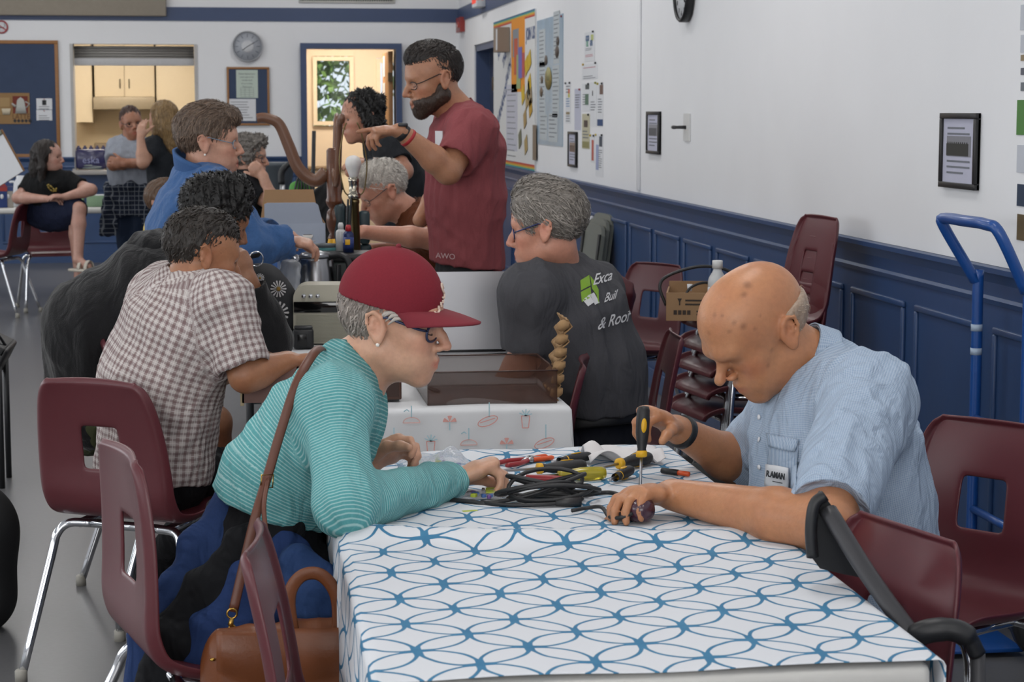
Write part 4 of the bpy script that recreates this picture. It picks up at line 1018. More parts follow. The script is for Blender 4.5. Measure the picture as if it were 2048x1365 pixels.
# ================================================================ the woman in the red cap
def stripes(q):
    k = q.line(q.y, .0062, .30, .6); n = q.noise(160, 2).outputs[0]
    base = q.mix(n, lin('488c90'), lin('60a3a4')); return q.mix(q.m('MULTIPLY', k, .62), base, lin('b4d2d1'))
TEAL = patmat('teal_striped_jersey', stripes, .35)
def p1():
    Y = 3.95
    O = aY(786, 646, Y); nk = aY(696, 742, Y+.02); shr = aY(668, 812, 3.80); shl = aY(690, 806, 4.12)
    elr = aZ(690, 1012, .792); wrr = aZ(905, 962, .778); ell = aY(640, 960, 4.22); wrl = aY(735, 928, 4.10)
    pel = aY(500, 1128, Y+.01); mid = aY(560, 965, Y+.01)
    p = Person('woman in red cap and teal striped top leaning over the tools', (pel[0], pel[1], 0), 'c89a80', 1, .0042)
    p.set_head(O, 106, -9, 0, .98, female=True, nose=1.25, lids='down', neck=nk, neck_r=.052)
    p.torso_core(nk, shl, shr, pel); p.arm(shr, elr, wrr, (.05, .042, .040, .026)); p.arm(shl, ell, wrl, (.05, .042, .038, .026))
    hd = nrm(aZ(988, 925, .81)-wrr)
    p.hand(wrr, hd, V(.30, -.15, -1), 'R', curls=((45, 50, 35), (50, 55, 35), (55, 55, 35), (60, 55, 35)), spread=0, thumb=(25, 35), sc=1.08)
    p.hand(wrl, nrm(V(.75, .0, .42)), V(.45, -.65, -.55), 'L', curls=((35, 60, 40), (45, 60, 40), (55, 60, 40), (60, 60, 40)), spread=1, thumb=(35, 40), sc=1.03)
    p.finish().eyes().brows('8c7462', .0018)
    p.glasses('2b3350', .026, .0175, r=.0027)
    p.hair([('e', (0, -.02, .03), (.081, .098, .088))], [('e', (0, .085, -.01), (.10, .088, .13)), ('e', (.095, .0, -.012), (.03, .020, .036)), ('e', (-.095, .0, -.012), (.03, .020, .036))],
           ('a79d95', '6f655e'), 900, .022, .0009, lambda q: V(0, -.25, -1), planes=[((0, 0, -.052), (0, .35, -1)), ((0, 0, .05), (0, 0, 1))], res=.0035, amp=.003)
    for i, (y0, z0) in enumerate(((.030, .030), (.022, .034), (.036, .024), (.015, .032))):                # wisps over the temple
        MB().tube([p.M3(.077, y0, z0), p.M3(.083, y0-.018, z0-.004), p.M3(.084, y0-.03, z0-.018)], [.0035, .0045, .001], n=6).build('hair_wisp', mat('grey_wisp', 'b9b0a8', .6), p.root)
    MB().lathe([(.0001, -.004), (.003, -.003), (.0042, 0), (.003, .003), (.0001, .004)], p.M3(.087, -.008, -.037), n=10).build('earring', mat('pearl', 'e8e2da', .2), p.root)
    # teal top with long sleeves
    bf = shirt_field(nk, shl, shr, pel+(mid-pel)*.25, ([ell, wrl], [elr, wrr]), (.175, .112), (.160, .112), (.178, .128), (.90, .97), (.066, .056, .044), neck_r=.062, mid=mid, hem=(aY(570, 1028, Y), V(-.40, 0, -1)), nfront=V(.9, 0, -.1))
    p.cloth('striped_top', bf, TEAL, chains=[([pel+(mid-pel)*-.3, mid, (shl+shr)/2, nk+V(.05, 0, .05)], V(1, 0, .3), .13, 0), ([shr+(shr-elr)*.15, elr], V(0, 1, 0), .06, 0), ([elr, wrr], V(0, 1, .1), .05, .3), ([shl, ell, wrl], V(0, -1, 0), .055, 0)], wr=(.0045, 55), res=.0052, seed=3)
    # trousers
    def legs(F):
        for dy in (-.085, .085):
            h = pel+V(.02, dy, -.03); kn = h+V(.40, dy*.2, -.0); an = kn+V(.02, 0, -.46); F.cone(h, kn, .088, .062, k=.04); F.cone(kn, an, .060, .045, k=.03)
        F.ecap(pel+V(-.02, 0, -.02), mid+(pel-mid)*.45, V(0, 1, 0), (.17, .125), (.155, .115), k=.05)
    p.cloth('trousers', legs, fabric('cotton'), '17171a', res=.007)
    for dy in (-.085, .085):
        c = pel+V(.44, dy*1.2, 0); c[2] = 0
        MB().lathe([(.0, 0), (.045, 0), (.048, .02), (.044, .05), (.03, .085), (0, .09)], tuple(c-p.base+V(.05, 0, 0)), n=14, sx=2.1).build('shoe', DARK, p.root)
    # baseball cap
    CAPM = vmat('red_twill', .8, bump=.2, bscale=800, spec=.2)
    F = Field(); H = p.hp; sc = p.hs
    F.ell(H(0, -.012, .050), V(.090, .108, .105)*sc, p.HR, k=.01); F.plane(H(0, 0, .032), p.HR@V(0, -.10, -1), .003)
    F.ell(H(0, -.012, .040), V(.086, .103, .096)*sc, p.HR, k=.004, op='-')
    P, Fc = F.mesh(.0027, 2); cap = np_mesh('cap_crown', P, Fc, CAPM, p.root, p.base, col=np.tile(lin('7a2530'), (len(P), 1)))
    def brim(u, v):
        a = (u-.5)*2; x = .083*math.sin(a*1.45); y0 = .085*math.cos(a*1.45)-.012; ext = .098*math.cos(a*1.35)**.6 if abs(a*1.35) < 1.57 else 0
        y = y0+ext*v+.008; z = .044-.012*(v*v)-.026*(a*a)*(.2+.8*v)
        return p.M3(x*(1+.03*v), y, z)
    b_ = MB().grid(brim, 24, 10, thick=.004).build('cap_brim', mat('red_twill_brim', '7a2530', .85, bump=.15, bscale=600), cap)
    MB().lathe([(0, .006), (.005, .004), (.006, 0), (.005, -.002)], p.M3(0, -.012, .156), n=10).build('cap_button', mat('red_twill_brim', '7a2530'), cap)
    EMB = mat('cream_embroidery', 'd8c3b2', .7)
    for i, pts in enumerate((((-.012, .086), (-.004, .096), (.006, .092), (.002, .082), (-.006, .076), (.0, .068), (.010, .070)),)):
        MB().tube(bez([p.M3(x, -.012+.110*math.sqrt(max(0, 1-(x/.09)**2-((z-.05)/.105)**2)), z) for x, z in pts], 4), .0022, n=6).build('cap_emblem', EMB, cap)
    for i in range(5):
        x = .010+.006*(i % 2); z = .062-.006*i*.6
        MB().box(p.M3(x+.004*i, -.0115+.110*math.sqrt(1-((x+.004*i)/.09)**2-((z-.05)/.105)**2), z), (.004, .004, .006)).build('cap_lettering', EMB, cap)
    MB().tube(bez([p.M3(.030, .096, .046), p.M3(.038, .094, .040), p.M3(.044, .088, .042)], 4), .0026, n=6).build('cap_emblem', EMB, cap)
    # necklace
    MB().tube([tuple(nk-p.base+V(.06*math.cos(t)+.02, .06*math.sin(t), .02-.035*math.cos(t))) for t in np.linspace(-2.2, 2.2, 24)], .0012, n=5).build('necklace', mat('silver', 'b9b5ae', .25, 1), p.root)
    # her jacket, tied round the waist and hanging over the chair
    j = empty('jacket', aY(430, 1200, 3.86), label='blue and black jacket tied round the waist of the woman in the red cap', cat='jacket')
    jb = V(*j.location)
    def drape(name, pts, col, wd, dep, y, seed):
        F = Field(); Q = [aY(a, b, yy) for a, b, yy in pts]
        for i in range(len(Q)-1): d = Q[i+1]-Q[i]; F.ecap(Q[i], Q[i+1], np.cross(nrm(d), V(0, 1, 0)), (wd[i], dep), (wd[i+1], dep), k=.03)
        P, Fc = F.mesh(.006, 2); P = wrinkle(P, Fc, .004, 40, seed, (1, .5, 1))
        np_mesh(name, P, Fc, fabric('cotton', .6), j, jb, col=np.tile(lin(col), (len(P), 1)))
    drape('jacket_back', [(478, 1000, 3.90), (440, 1110, 3.86), (385, 1210, 3.83), (318, 1290, 3.80), (290, 1400, 3.78)], '24375f', (.055, .07, .07, .062, .05), .030, 0, 1)
    drape('black_panel', [(575, 1045, 3.82), (500, 1105, 3.80), (420, 1190, 3.78), (345, 1275, 3.755), (310, 1390, 3.735)], '18191c', (.045, .052, .050, .046, .045), .028, 0, 2)
    drape('jacket_lining', [(600, 1105, 3.80), (520, 1180, 3.77), (445, 1270, 3.745), (400, 1400, 3.73)], '263a66', (.065, .060, .062, .06), .026, 0, 3)
    drape('sleeve', [(590, 1120, 3.735), (632, 1180, 3.71), (640, 1240, 3.715), (615, 1285, 3.72)], '294069', (.040, .055, .045, .02), .032, 0, 4)
    return p
P1 = p1()
# ================================================================ the bald man in the pale blue shirt
def checks(q):
    a = q.line(q.x, .0042, .42, .6); b = q.line(q.y, .0042, .42, .6); n = q.noise(60, 3).outputs[0]
    base = q.mix(n, lin('8195ae'), lin('93a6bd')); c = q.mix(q.m('MULTIPLY', a, .5), base, lin('b5c1cf')); return q.mix(q.m('MULTIPLY', b, .5), c, lin('b3c0cf'))
PALE = patmat('pale_blue_seersucker', checks, .5)
def p2():
    Y = 3.92
    O = aY(1522, 660, Y); nk = aY(1640, 738, Y+.02); shl = aY(1738, 800, 3.73); shr = aY(1590, 812, 4.13)
    ell = aZ(1652, 1052, .785); wrl = aZ(1345, 990, .785); elr = aY(1490, 935, 4.24); wrr = aY(1352, 858, 4.10)
    pel = aY(1740, 1200, Y); mid = aY(1680, 985, Y+.01)
    p = Person('bald man in pale blue checked shirt working with a screwdriver', (pel[0], pel[1], 0), 'b07a57', 2, .0042)
    p.set_head(O, -103, -35, -3, 1.05, w=.98, nose=2.0, lids='down', neck=nk, neck_r=.062, jaw=1.1)
    p.hell((0, .031, .050), (.066, .078, .073), k=.03); p.F.chain([p.hp(-.040, .090, .022), p.hp(-.02, .101, .025), p.hp(.02, .101, .025), p.hp(.040, .090, .022)], [.010, .011, .011, .010], k=.02)
    def spots(P, C):
        q = (P-p.O)@p.HR/p.hs
        for (x, y, z, r, a) in ((-.045, -.005, .108, .008, .5), (-.05, .012, .098, .006, .45), (-.066, .05, .06, .006, .5), (-.06, .06, .075, .004, .4), (-.07, .035, .045, .004, .4), (-.055, .075, .065, .0035, .4), (-.03, .07, .095, .004, .35), (-.04, .06, .088, .003, .35), (-.073, .03, -.02, .004, .3), (-.065, .05, -.04, .003, .3), (-.02, .09, .07, .004, .3), (-.075, .015, .06, .003, .4)):
            c_ = V(0, 0, .04); g = q-c_; g = g/np.maximum(1e-6, np.linalg.norm(g, axis=1, keepdims=True)); d = np.linalg.norm(g-nrm(V(x, y, z)-c_), axis=1)*.095; m = np.clip(1.5-d/r, 0, 1)*a*(np.linalg.norm(q, axis=1) < .2); C = C*(1-m[:, None])+np.array(lin('5a3526'))*m[:, None]
        d = q[:, 2]; m = np.clip((q[:, 2]-.02)/.08, 0, 1)*.10*(np.linalg.norm(q, axis=1) < .2); return C*(1+m[:, None])
    p.tints.append(spots)
    p.torso_core(nk, shl, shr, pel, .1); p.arm(shl, ell, wrl, (.056, .050, .048, .031)); p.arm(shr, elr, wrr, (.056, .050, .047, .030))
    p.hand(wrl, nrm(aZ(1262, 985, .80)-wrl), V(-.15, -.25, -1), 'L', curls=((20, 40, 30), (22, 42, 30), (26, 44, 30), (35, 45, 30)), spread=5, thumb=(25, 25), sc=1.06)
    p.hand(wrr, nrm(aY(1284, 816, 4.06)-wrr), V(-.45, -.25, -.8), 'R', curls=((45, 60, 35), (50, 62, 35), (55, 62, 35), (60, 62, 35)), spread=3, thumb=(45, 35), sc=1.04)
    p.finish().eyes().brows('4d3d33', .0034)
    p.hair([('e', (0, -.02, .02), (.0795, .094, .075))], [('e', (0, .06, .06), (.12, .10, .13)), ('e', (-.09, -.004, -.004), (.03, .028, .042)), ('e', (.09, -.004, -.004), (.03, .028, .042))], ('b9a795', '8d7562'), 260, .012, .0005, lambda q: V(0, -.3, -1), planes=[((0, 0, -.05), (0, .3, -1)), ((0, 0, .03), (0, 0, 1))], amp=.001, res=.0045, name='fringe_hair')
    bf = shirt_field(nk, shl, shr, pel, (ell, elr), (.20, .155), (.205, .172), (.20, .165), (.86, .92), (.092, .080), neck_r=.074, mid=mid, shr_r=.078, nfront=V(-.75, 0, -.25), hem=(pel+V(0, 0, -.09), V(0, 0, -1)))
    p.cloth('shirt', bf, PALE, chains=[([pel, mid, (shl+shr)/2, nk], V(1, 0, 0), .18, 0), ([shl+(shl-ell)*.2, ell], V(0, 1, 0), .08, 0), ([shr, elr], V(0, -1, 0), .08, 0)], wr=(.0060, 48), res=.0055, seed=1)
    nax = nrm(p.hp(0, -.03, -.05)-nk)
    band(p, nk+nax*.030, nax, V(-1, -.1, 0), .066, .042, -.003, PALE, 'collar', fall=.035, tilt=.012, gap=.5, flare=-.002)
    band(p, nk+nax*.026, nax, V(-1, -.1, 0), .083, .046, -.003, PALE, 'collar_fall', fall=-.03, tilt=.016, gap=.35, flare=-.016)
    # trousers
    def legs(F):
        for dy in (-.095, .095):
            h = pel+V(-.02, dy, -.03); kn = h+V(-.40, dy*.3, .0); an = kn+V(-.02, 0, -.46); F.cone(h, kn, .098, .068, k=.04); F.cone(kn, an, .066, .05, k=.03)
        F.ecap(pel+V(.0, 0, -.02), pel+V(0, 0, .08), V(0, 1, 0), (.19, .15), (.185, .15), k=.05)
    p.cloth('trousers', legs, fabric('cotton'), '8b7c6c', res=.008)
    for dy in (-.11, .11):
        c = pel+V(-.44, dy, 0); c[2] = 0
        MB().lathe([(.0, 0), (.048, 0), (.05, .02), (.046, .05), (.032, .085), (0, .09)], tuple(c-p.base-V(.05, 0, 0)), n=14, sx=2.1).build('shoe', DARK, p.root)
    d = nrm(wrr-elr); wrap(p, wrr-d*.022, d, .0362, .009, 'wrist_band', DARK)
    return p, (shl, shr, mid, pel, wrr, wrl)
P2, P2J = p2()
# ================================================================ people round the middle tables
def plaid(q):
    c = q.mix(q.m('MULTIPLY', q.line(q.x, .019, .36, .1), .60), lin('b9b1ae'), lin('6a4c4c'))
    c = q.mix(q.m('MULTIPLY', q.line(q.y, .019, .36, .1), .52), c, lin('64474a'))
    c = q.mix(q.m('MULTIPLY', q.line(q.m('ADD', q.x, .0095), .019, .10, .2), .5), c, lin('d6d0cd'))
    return q.mix(q.m('MULTIPLY', q.line(q.m('ADD', q.y, .0095), .019, .10, .2), .5), c, lin('d6d0cd'))
PLAID = patmat('plaid_cotton', plaid, .4)
relax = dict(curl=(20, 30, 20), spread=3); grip = dict(curl=(45, 55, 35), spread=1, thumb=(40, 35))
# --- man in the plaid shirt, seen from behind
b3 = mk('man in short-sleeved plaid shirt seated with his back to the camera', '9c6b4d', (404, 517, 5.45, 72, -14, -6, .98), (376, 572, 5.47), (322, 592, 5.62), (446, 608, 5.28), (400, 745, 5.62), (492, 752, 5.22), (500, 740, 5.7), (575, 722, 5.30), (308, 925, 5.47), (322, 765, 5.46),
        legs=[((470, 945, 5.95), (385, 1122, 6.28)), ((445, 960, 5.72), (300, 1140, 6.12))], seed=3, hr=((1, .15, 0), (0, -.2, -1), relax), hl=((1, .3, 0), (0, 0, -1), relax),
        top=dict(name='plaid_shirt', m=PLAID, chest=(.205, .14), waist=(.20, .15), hip=(.20, .155), sl=(.72, .80), slr=(.084, .078), neck_r=.066, hem=((330, 958, 5.45), (-.1, 0, -1)), seam=True, wr=(.006, 45)), leg=dict(col='17171a', shoe=mat('grey_trainer', '8d8a84', .7)))
nax = nrm(b3.hp(0, -.03, -.05)-b3.J['nk']); band(b3, b3.J['nk']+nax*.018, nax, b3.f0, .070, .040, -.003, PLAID, 'collar', gap=.4, tilt=.012, flare=-.006)
short_hair(b3, ('3b342f', '17130f'), n=1700, L=.022, hl=.062, back=-.065)
b3.brows('231b17', .003).eyes()
b3.hair([('e', (0, .094, -.052), (.022, .012, .0075))], cols=('8e857c', '4a4038'), n=120, L=.012, r=.0006, flow=lambda q: V(q[0]*20, 0, -1), res=.003, amp=.001, name='moustache')
# --- young man in the black hoodie
b4 = mk('person in black hoodie leaning on one hand behind the plaid shirt', '8a5e44', (430, 442, 6.3, 72, -22, 0, 1.0), (372, 498, 6.33), (318, 530, 6.50), (392, 548, 6.12), (140, 675, 6.52), (542, 682, 6.17), (250, 770, 6.4), (497, 560, 6.12), (192, 815, 6.33), (190, 655, 6.34),
        legs=[((390, 830, 6.55), (395, 1050, 6.62)), ((430, 845, 6.28), (440, 1060, 6.40))], seed=4, hr=((-.35, .1, 1), (-.6, .5, .2), dict(curl=(25, 35, 25), spread=2)),
        top=dict(name='hoodie', long=True, col='141416', chest=(.20, .145), waist=(.20, .155), hip=(.195, .155), sl=(.85, .85), slr=(.086, .072, .052), neck_r=.07, kind='fleece', wr=(.008, 34)), leg=dict(col='3c3f2a', name='shorts', short=True), bare_legs=True)
HOOD = Field(); nk4 = b4.J['nk']
HOOD.chain([nk4+V(-.02, -.09, .015), nk4+V(-.085, -.06, .0), nk4+V(-.12, 0, -.01), nk4+V(-.085, .06, .0), nk4+V(-.02, .09, .015)], [.032, .05, .062, .05, .032], k=.05)
P_, F_ = HOOD.mesh(.008, 2); P_ = wrinkle(P_, F_, .007, 50, 9); np_mesh('hood', P_, F_, fabric('fleece', .3), b4.root, b4.base, col=np.tile(lin('141416'), (len(P_), 1)))
short_hair(b4, ('14110f', '050404'), top=.020, n=2000, L=.04, hl=.056, back=-.06, vol=.012, lift=.007, amp=.008, wave=.5)
b4.brows('0e0b0a', .0035).eyes()
# --- woman in the blue fleece
b5 = mk('woman with short brown hair and blue fleece jacket reaching to the table', 'bf907a', (418, 286, 7.1, 90, -2, 0, 1.0), (398, 352, 7.12), (396, 385, 7.31), (438, 395, 6.96), (470, 470, 7.4), (500, 500, 6.90), (540, 470, 7.3), (572, 482, 6.95), (388, 565, 7.13), (392, 470, 7.13),
        legs=[((400, 800, 7.2), (400, 1020, 7.25)), ((395, 810, 7.05), (390, 1030, 7.05))], seed=5, hr=((.9, .0, -.1), (.1, .2, -1), dict(curl=(30, 40, 30), spread=1)), hl=((1, 0, 0), (0, 0, -1), relax), hkw=dict(female=True, lids='open', mouth=.004, nose=1.05),
        top=dict(name='fleece_jacket', long=True, col='3d5f8f', kind='fleece', chest=(.20, .155), waist=(.205, .165), hip=(.21, .17), sl=(.95, .97), slr=(.09, .08, .062), neck_r=.078, wr=(.008, 40), shr_r=.08), leg=dict(col='22252c'))
nax = nrm(b5.hp(0, -.03, -.05)-b5.J['nk']); band(b5, b5.J['nk']+nax*.035, nax, V(1, 0, 0), .074, .07, -.012, mat('fleece_collar', '3d5f8f', .95, bump=.5, bscale=260), 'collar', tilt=.018, gap=.5, flare=.012)
short_hair(b5, ('7a6656', '44352b'), top=.006, n=2200, L=.045, hl=.050, back=-.075, vol=.006, lift=.004, amp=.004)
b5.brows('5b4637', .002).eyes('4a5a60'); b5.glasses('7d95a6', .023, .015, r=.0014)
MB().lathe([(.0001, -.004), (.003, -.003), (.0042, 0), (.003, .003), (.0001, .004)], b5.M3(.087, -.012, -.040), n=10).build('earring', mat('pearl', 'e8e2da', .2), b5.root)
b5.hair([('e', (.0, .075, .09), (.055, .035, .035)), ('e', (0, .05, .105), (.06, .05, .035))], (), ('7a6656', '44352b'), 400, .04, .001, lambda q: V(.3, .6, -1), res=.0045, amp=.006, name='fringe')
# --- bearded man in the maroon T-shirt
b6 = mk('tall bearded man in maroon T-shirt standing and pointing', 'a9785c', (868, 160, 7.7, -101, -13, 0, 1.08), (925, 232, 7.72), (946, 262, 7.52), (912, 255, 7.92), (896, 342, 7.40), (880, 390, 8.0), (800, 262, 7.34), (840, 440, 7.9), (935, 545, 7.72), (930, 400, 7.71),
        legs=[((945, 770, 7.65), (945, 985, 7.6)), ((930, 770, 7.85), (935, 965, 7.9))], seed=6, res=.0055, hl=((-1, -.05, .02), (-.15, .1, -1), dict(curls=((4, 6, 4), (38, 45, 30), (48, 50, 32), (55, 50, 35)), spread=2, thumb=(30, 25), sc=1.08)), arm=(.056, .05, .047, .030), hkw=dict(lids='down', nose=1.3, mouth=.003), neck_r=.060,
        top=dict(name='maroon_t_shirt', col='86464a', chest=(.205, .150), waist=(.195, .148), hip=(.195, .148), sl=(.66, .66), slr=(.092, .083), neck_r=.068, hem=((930, 532, 7.7), (-.12, 0, -1)), wr=(.006, 42), band='743a3e', bo=.014, shr_r=.078), leg=dict(col='2c2d2f'))
short_hair(b6, ('2a201b', '120d0b'), top=.010, n=2600, L=.030, hl=.056, back=-.050, vol=-.005, flow=lambda q: V(q[0]*3, .9 if q[2] > .09 else -.3, -.2 if q[2] > .09 else -1), lift=.003, amp=.0018)
b6.brows('1c1411', .0036).eyes(); b6.glasses('17181c', .025, .0135, r=.0017)
beard(b6, ('4a382d', '241811'))
d = nrm(b6.J['wrl']-b6.J['ell']); c = b6.J['wrl']-d*.012; wrap(b6, c, d, .0335, .011, 'watch_strap', mat('strap_black', '1c1d20', .5))
MB().box(tuple(c-b6.base+V(0, -.02, .030)), (.036, .03, .014), bev=.005).build('watch', mat('watch_case', '3a3c3f', .35, .4), b6.root)
wrap(b6, b6.J['wrl']-d*.042, d, .0365, .006, 'red_wrist_band', mat('band_red', 'a8262c', .5))
g = aY(878, 277, 7.50); MB().box((0, 0, 0), (.004, .045, .056), M=Matrix.Translation(Vector(g-b6.base)) @ Matrix.Rotation(math.radians(30), 4, 'Z')).build('name_tag', PAPER, b6.root)
text('hem_logo', 'AWO', mat('pale_print', 'b49a9a', .8), frame(aY(891, 513, 7.545)-b6.base, (1, 0, -.1), (0, .1, 1)), .03, b6.root)
# --- grey-haired man with the company T-shirt
b7 = mk('grey-haired man in charcoal company T-shirt seated with his back turned', 'bd8670', (1093, 458, 5.8, -68, -8, 0, 1.02), (1118, 540, 5.85), (1062, 588, 5.67), (1186, 584, 6.02), (1052, 715, 5.70), (1200, 700, 6.25), (1000, 770, 5.72), (1090, 715, 6.35), (1198, 868, 5.85), (1176, 735, 5.85),
        legs=[((1010, 880, 5.9), (1020, 1150, 6.0)), ((1070, 870, 6.15), (1070, 1130, 6.2))], seed=7, hl=((-1, .1, 0), (0, 0, -1), relax), hr=((-1, 0, 0), (0, 0, -1), relax), hkw=dict(mouth=.002, nose=1.2), neck_r=.060,
        top=dict(name='charcoal_t_shirt', col='47474b', chest=(.215, .150), waist=(.20, .155), hip=(.195, .155), sl=(.75, .72), slr=(.090, .082), neck_r=.062, hem=((1200, 822, 5.85), (0, 0, -1)), wr=(.006, 40), band='3c3c40', seam=True, shr_r=.08), leg=dict(col='15171f'))
short_hair(b7, ('9a938b', '57514b'), top=.014, n=2800, L=.05, hl=.048, back=-.072, vol=.009, flow=lambda q: V(q[0]*2, -1.0, -.9 if q[2] < .1 else .1), lift=.004, amp=.0035, wave=.2)
b7.brows('6d6660', .003).eyes('5a6a72'); b7.glasses('26305c', .024, .015, r=.0021)
d = nrm(b7.J['mid']-b7.J['pel']); side = b7.side
MB().tube([tuple(b7.J['pel']-b7.base+d*.045+side*.184*math.cos(t)+np.cross(side, d)*.142*math.sin(t)) for t in np.linspace(0, 2*math.pi, 41)[:-1]], .004, n=8, flat=(1, 4.6), closed=True).build('belt', mat('belt_black', '111113', .5), b7.root)
# --- white-haired man bending over his work
b8 = mk('white-haired man in rust shirt bending over his work', 'c08a74', (768, 385, 8.5, -98, -27, 0, 1.02), (822, 428, 8.52), (862, 462, 8.33), (838, 440, 8.70), (862, 478, 8.12), (840, 500, 8.75), (724, 464, 8.05), (740, 500, 8.6), (930, 560, 8.55), (895, 500, 8.52),
        legs=[((820, 590, 8.4), (830, 840, 8.4)), ((820, 590, 8.7), (830, 830, 8.7))], seed=8, res=.0065, hl=((-.8, .0, -.45), (.1, .2, -1), dict(curl=(30, 40, 30), spread=2)), hr=((-1, 0, -.2), (0, 0, -1), relax), hkw=dict(lids='down', nose=1.2),
        top=dict(name='rust_shirt', col='5a2f19', chest=(.195, .14), waist=(.19, .15), hip=(.19, .15), sl=(.6, .6), slr=(.08, .072), neck_r=.066, band='4c2612'), leg=dict(col='2b2d33'))
short_hair(b8, ('cfcac2', '98928a'), top=.004, n=1700, L=.035, hl=.066, back=-.06, vol=.002, flow=lambda q: V(q[0]*2, .5 if q[2] > .08 else -.5, -.6))
b8.brows('a59c93', .0022).eyes(); b8.glasses('3b3c40', .024, .014, r=.0013)
# --- person with dark wavy hair
b9 = mk('person with dark wavy tied-back hair and charcoal T-shirt', 'b07f69', (724, 236, 10.0, -103, -8, 0, 1.0), (752, 272, 10.02), (782, 300, 9.82), (766, 290, 10.2), (808, 342, 9.72), (760, 360, 10.3), (742, 326, 9.66), (700, 345, 10.2), (810, 420, 10.05), (795, 355, 10.03),
        legs=[((800, 520, 10), (800, 610, 10)), ((790, 520, 10.2), (790, 600, 10.2))], seed=9, res=.007, hl=((-1, 0, .1), (.1, .3, -1), relax), hkw=dict(nose=1.1),
        top=dict(col='232529', chest=(.18, .13), waist=(.175, .13), hip=(.18, .135), sl=(.55, .55), slr=(.082, .074), hem=((810, 440, 10), (0, 0, -1))), leg=dict(col='1d2026'))
b9.hair([('e', (0, -.02, .045), (.092, .108, .102)), ('e', (0, -.105, .075), (.035, .032, .032), .012), ('c', [(-.07, .0, .05), (-.085, -.01, -.02), (-.09, -.02, -.07)], [.03, .034, .026]), ('c', [(.07, .0, .05), (.085, -.01, -.02), (.09, -.02, -.07)], [.03, .034, .026]), ('e', (0, -.07, -.04), (.075, .05, .05))], [('e', (0, .115, -.045), (.072, .068, .105), .008)], ('120f0d', '040303'), 1600, .06, .0014, lambda q: V(q[0], -.5, -1), res=.006, amp=.012, wave=.8, lift=.009)
b9.brows('130e0c', .003).eyes()
MB().lathe([(0, .012), (.021, .011), (.023, .004), (.023, -.004), (0, -.006)], (0, 0, 0), n=16, M=Matrix.Translation(Vector(aY(738, 321, 9.62)-b9.base)) @ Matrix.Rotation(1.2, 4, 'X')).build('watch', mat('watch_dark', '2a2d33', .3, .5), b9.root)
# --- woman with grey curls
b10 = mk('woman with grey curly hair resting her chin on her hand', 'b98d78', (497, 316, 11.7, 98, -4, 0, 1.0), (488, 350, 11.72), (478, 372, 11.9), (500, 380, 11.52), (480, 440, 11.9), (544, 408, 11.45), (520, 440, 11.7), (526, 352, 11.46), (478, 455, 11.75), (480, 415, 11.74),
        legs=[((560, 470, 11.9), (560, 580, 11.9)), ((560, 470, 11.6), (560, 580, 11.6))], seed=10, res=.0075, hr=((-.45, .05, .45), (-.5, .4, .6), dict(curl=(55, 70, 40), spread=0)), hkw=dict(female=True, mouth=.004),
        top=dict(name='black_top', col='15161a', chest=(.19, .15), waist=(.19, .15), hip=(.2, .16), sl=(.5, .5), slr=(.085, .078)), leg=dict(col='1d2026'))
b10.hair([('e', (0, -.02, .045), (.098, .112, .102)), ('e', (0, .055, .10), (.075, .05, .045)), ('e', (.07, .0, .02), (.04, .05, .06)), ('e', (-.07, .0, .02), (.04, .05, .06)), ('e', (0, -.08, -.02), (.08, .05, .06))], [('e', (0, .115, -.04), (.068, .062, .098), .008)], ('8b857f', '3c3733'), 1100, .03, .0018, lambda q: V(math.sin(q[2]*90), math.cos(q[1]*80), -.5), res=.0065, amp=.014, wave=1.2, lift=.01)
b10.brows('4d443e', .002).eyes(); b10.glasses('26262b', .024, .018, r=.0018)
MB().tube(bez([tuple(b10.J['nk']-b10.base+V(*q)) for q in ((-.02, -.07, .02), (.07, -.09, -.04), (.10, -.08, -.16), (.105, -.06, -.26))], 5), .004, n=6, flat=(2.2, .5)).build('lanyard', mat('lanyard_red', 'a02a30', .6), b10.root)
# ================================================================ people at the back of the hall
b11 = mk('young woman in black T-shirt sitting sideways at the back table', 'b3897a', (97, 316, 15.2, 105, 2, 0, 1.0), (93, 345, 15.22), (134, 364, 15.15), (68, 366, 15.3), (182, 380, 15.0), (36, 396, 15.2), (130, 394, 14.95), (92, 398, 15.0), (100, 418, 15.25), (98, 390, 15.22),
         legs=[((158, 418, 14.95), (156, 520, 14.85)), ((150, 432, 15.05), (158, 556, 15.0))], seed=11, res=.0085, hl=((-.9, -.3, .1), (0, .2, -1), relax), hr=((.9, -.2, 0), (0, .2, -1), relax), hkw=dict(female=True), bare_legs=True, shoes=False, neck_r=.05, fr=(.75, -.66, 0),
         top=dict(col='101113', chest=(.165, .125), waist=(.15, .12), hip=(.165, .13), sl=(.58, .58), slr=(.07, .066)), leg=dict(col='1c2238', name='skirt', skirt=True))
b11.hair([('e', (0, -.02, .04), (.090, .108, .102)), ('c', [(-.07, -.02, .03), (-.088, -.02, -.07), (-.085, -.03, -.17)], [.032, .034, .026]), ('c', [(.07, -.02, .03), (.088, -.02, -.07), (.085, -.03, -.17)], [.032, .034, .026]), ('c', [(0, -.08, .03), (0, -.09, -.08), (0, -.09, -.19)], [.055, .06, .045], .03)], [('e', (0, .112, -.04), (.066, .066, .105), .008)], ('2a201c', '120d0b'), 900, .09, .0016, lambda q: V(0, -.1, -1), res=.007, amp=.004)
b11.brows('2a1d18', .0025).eyes()
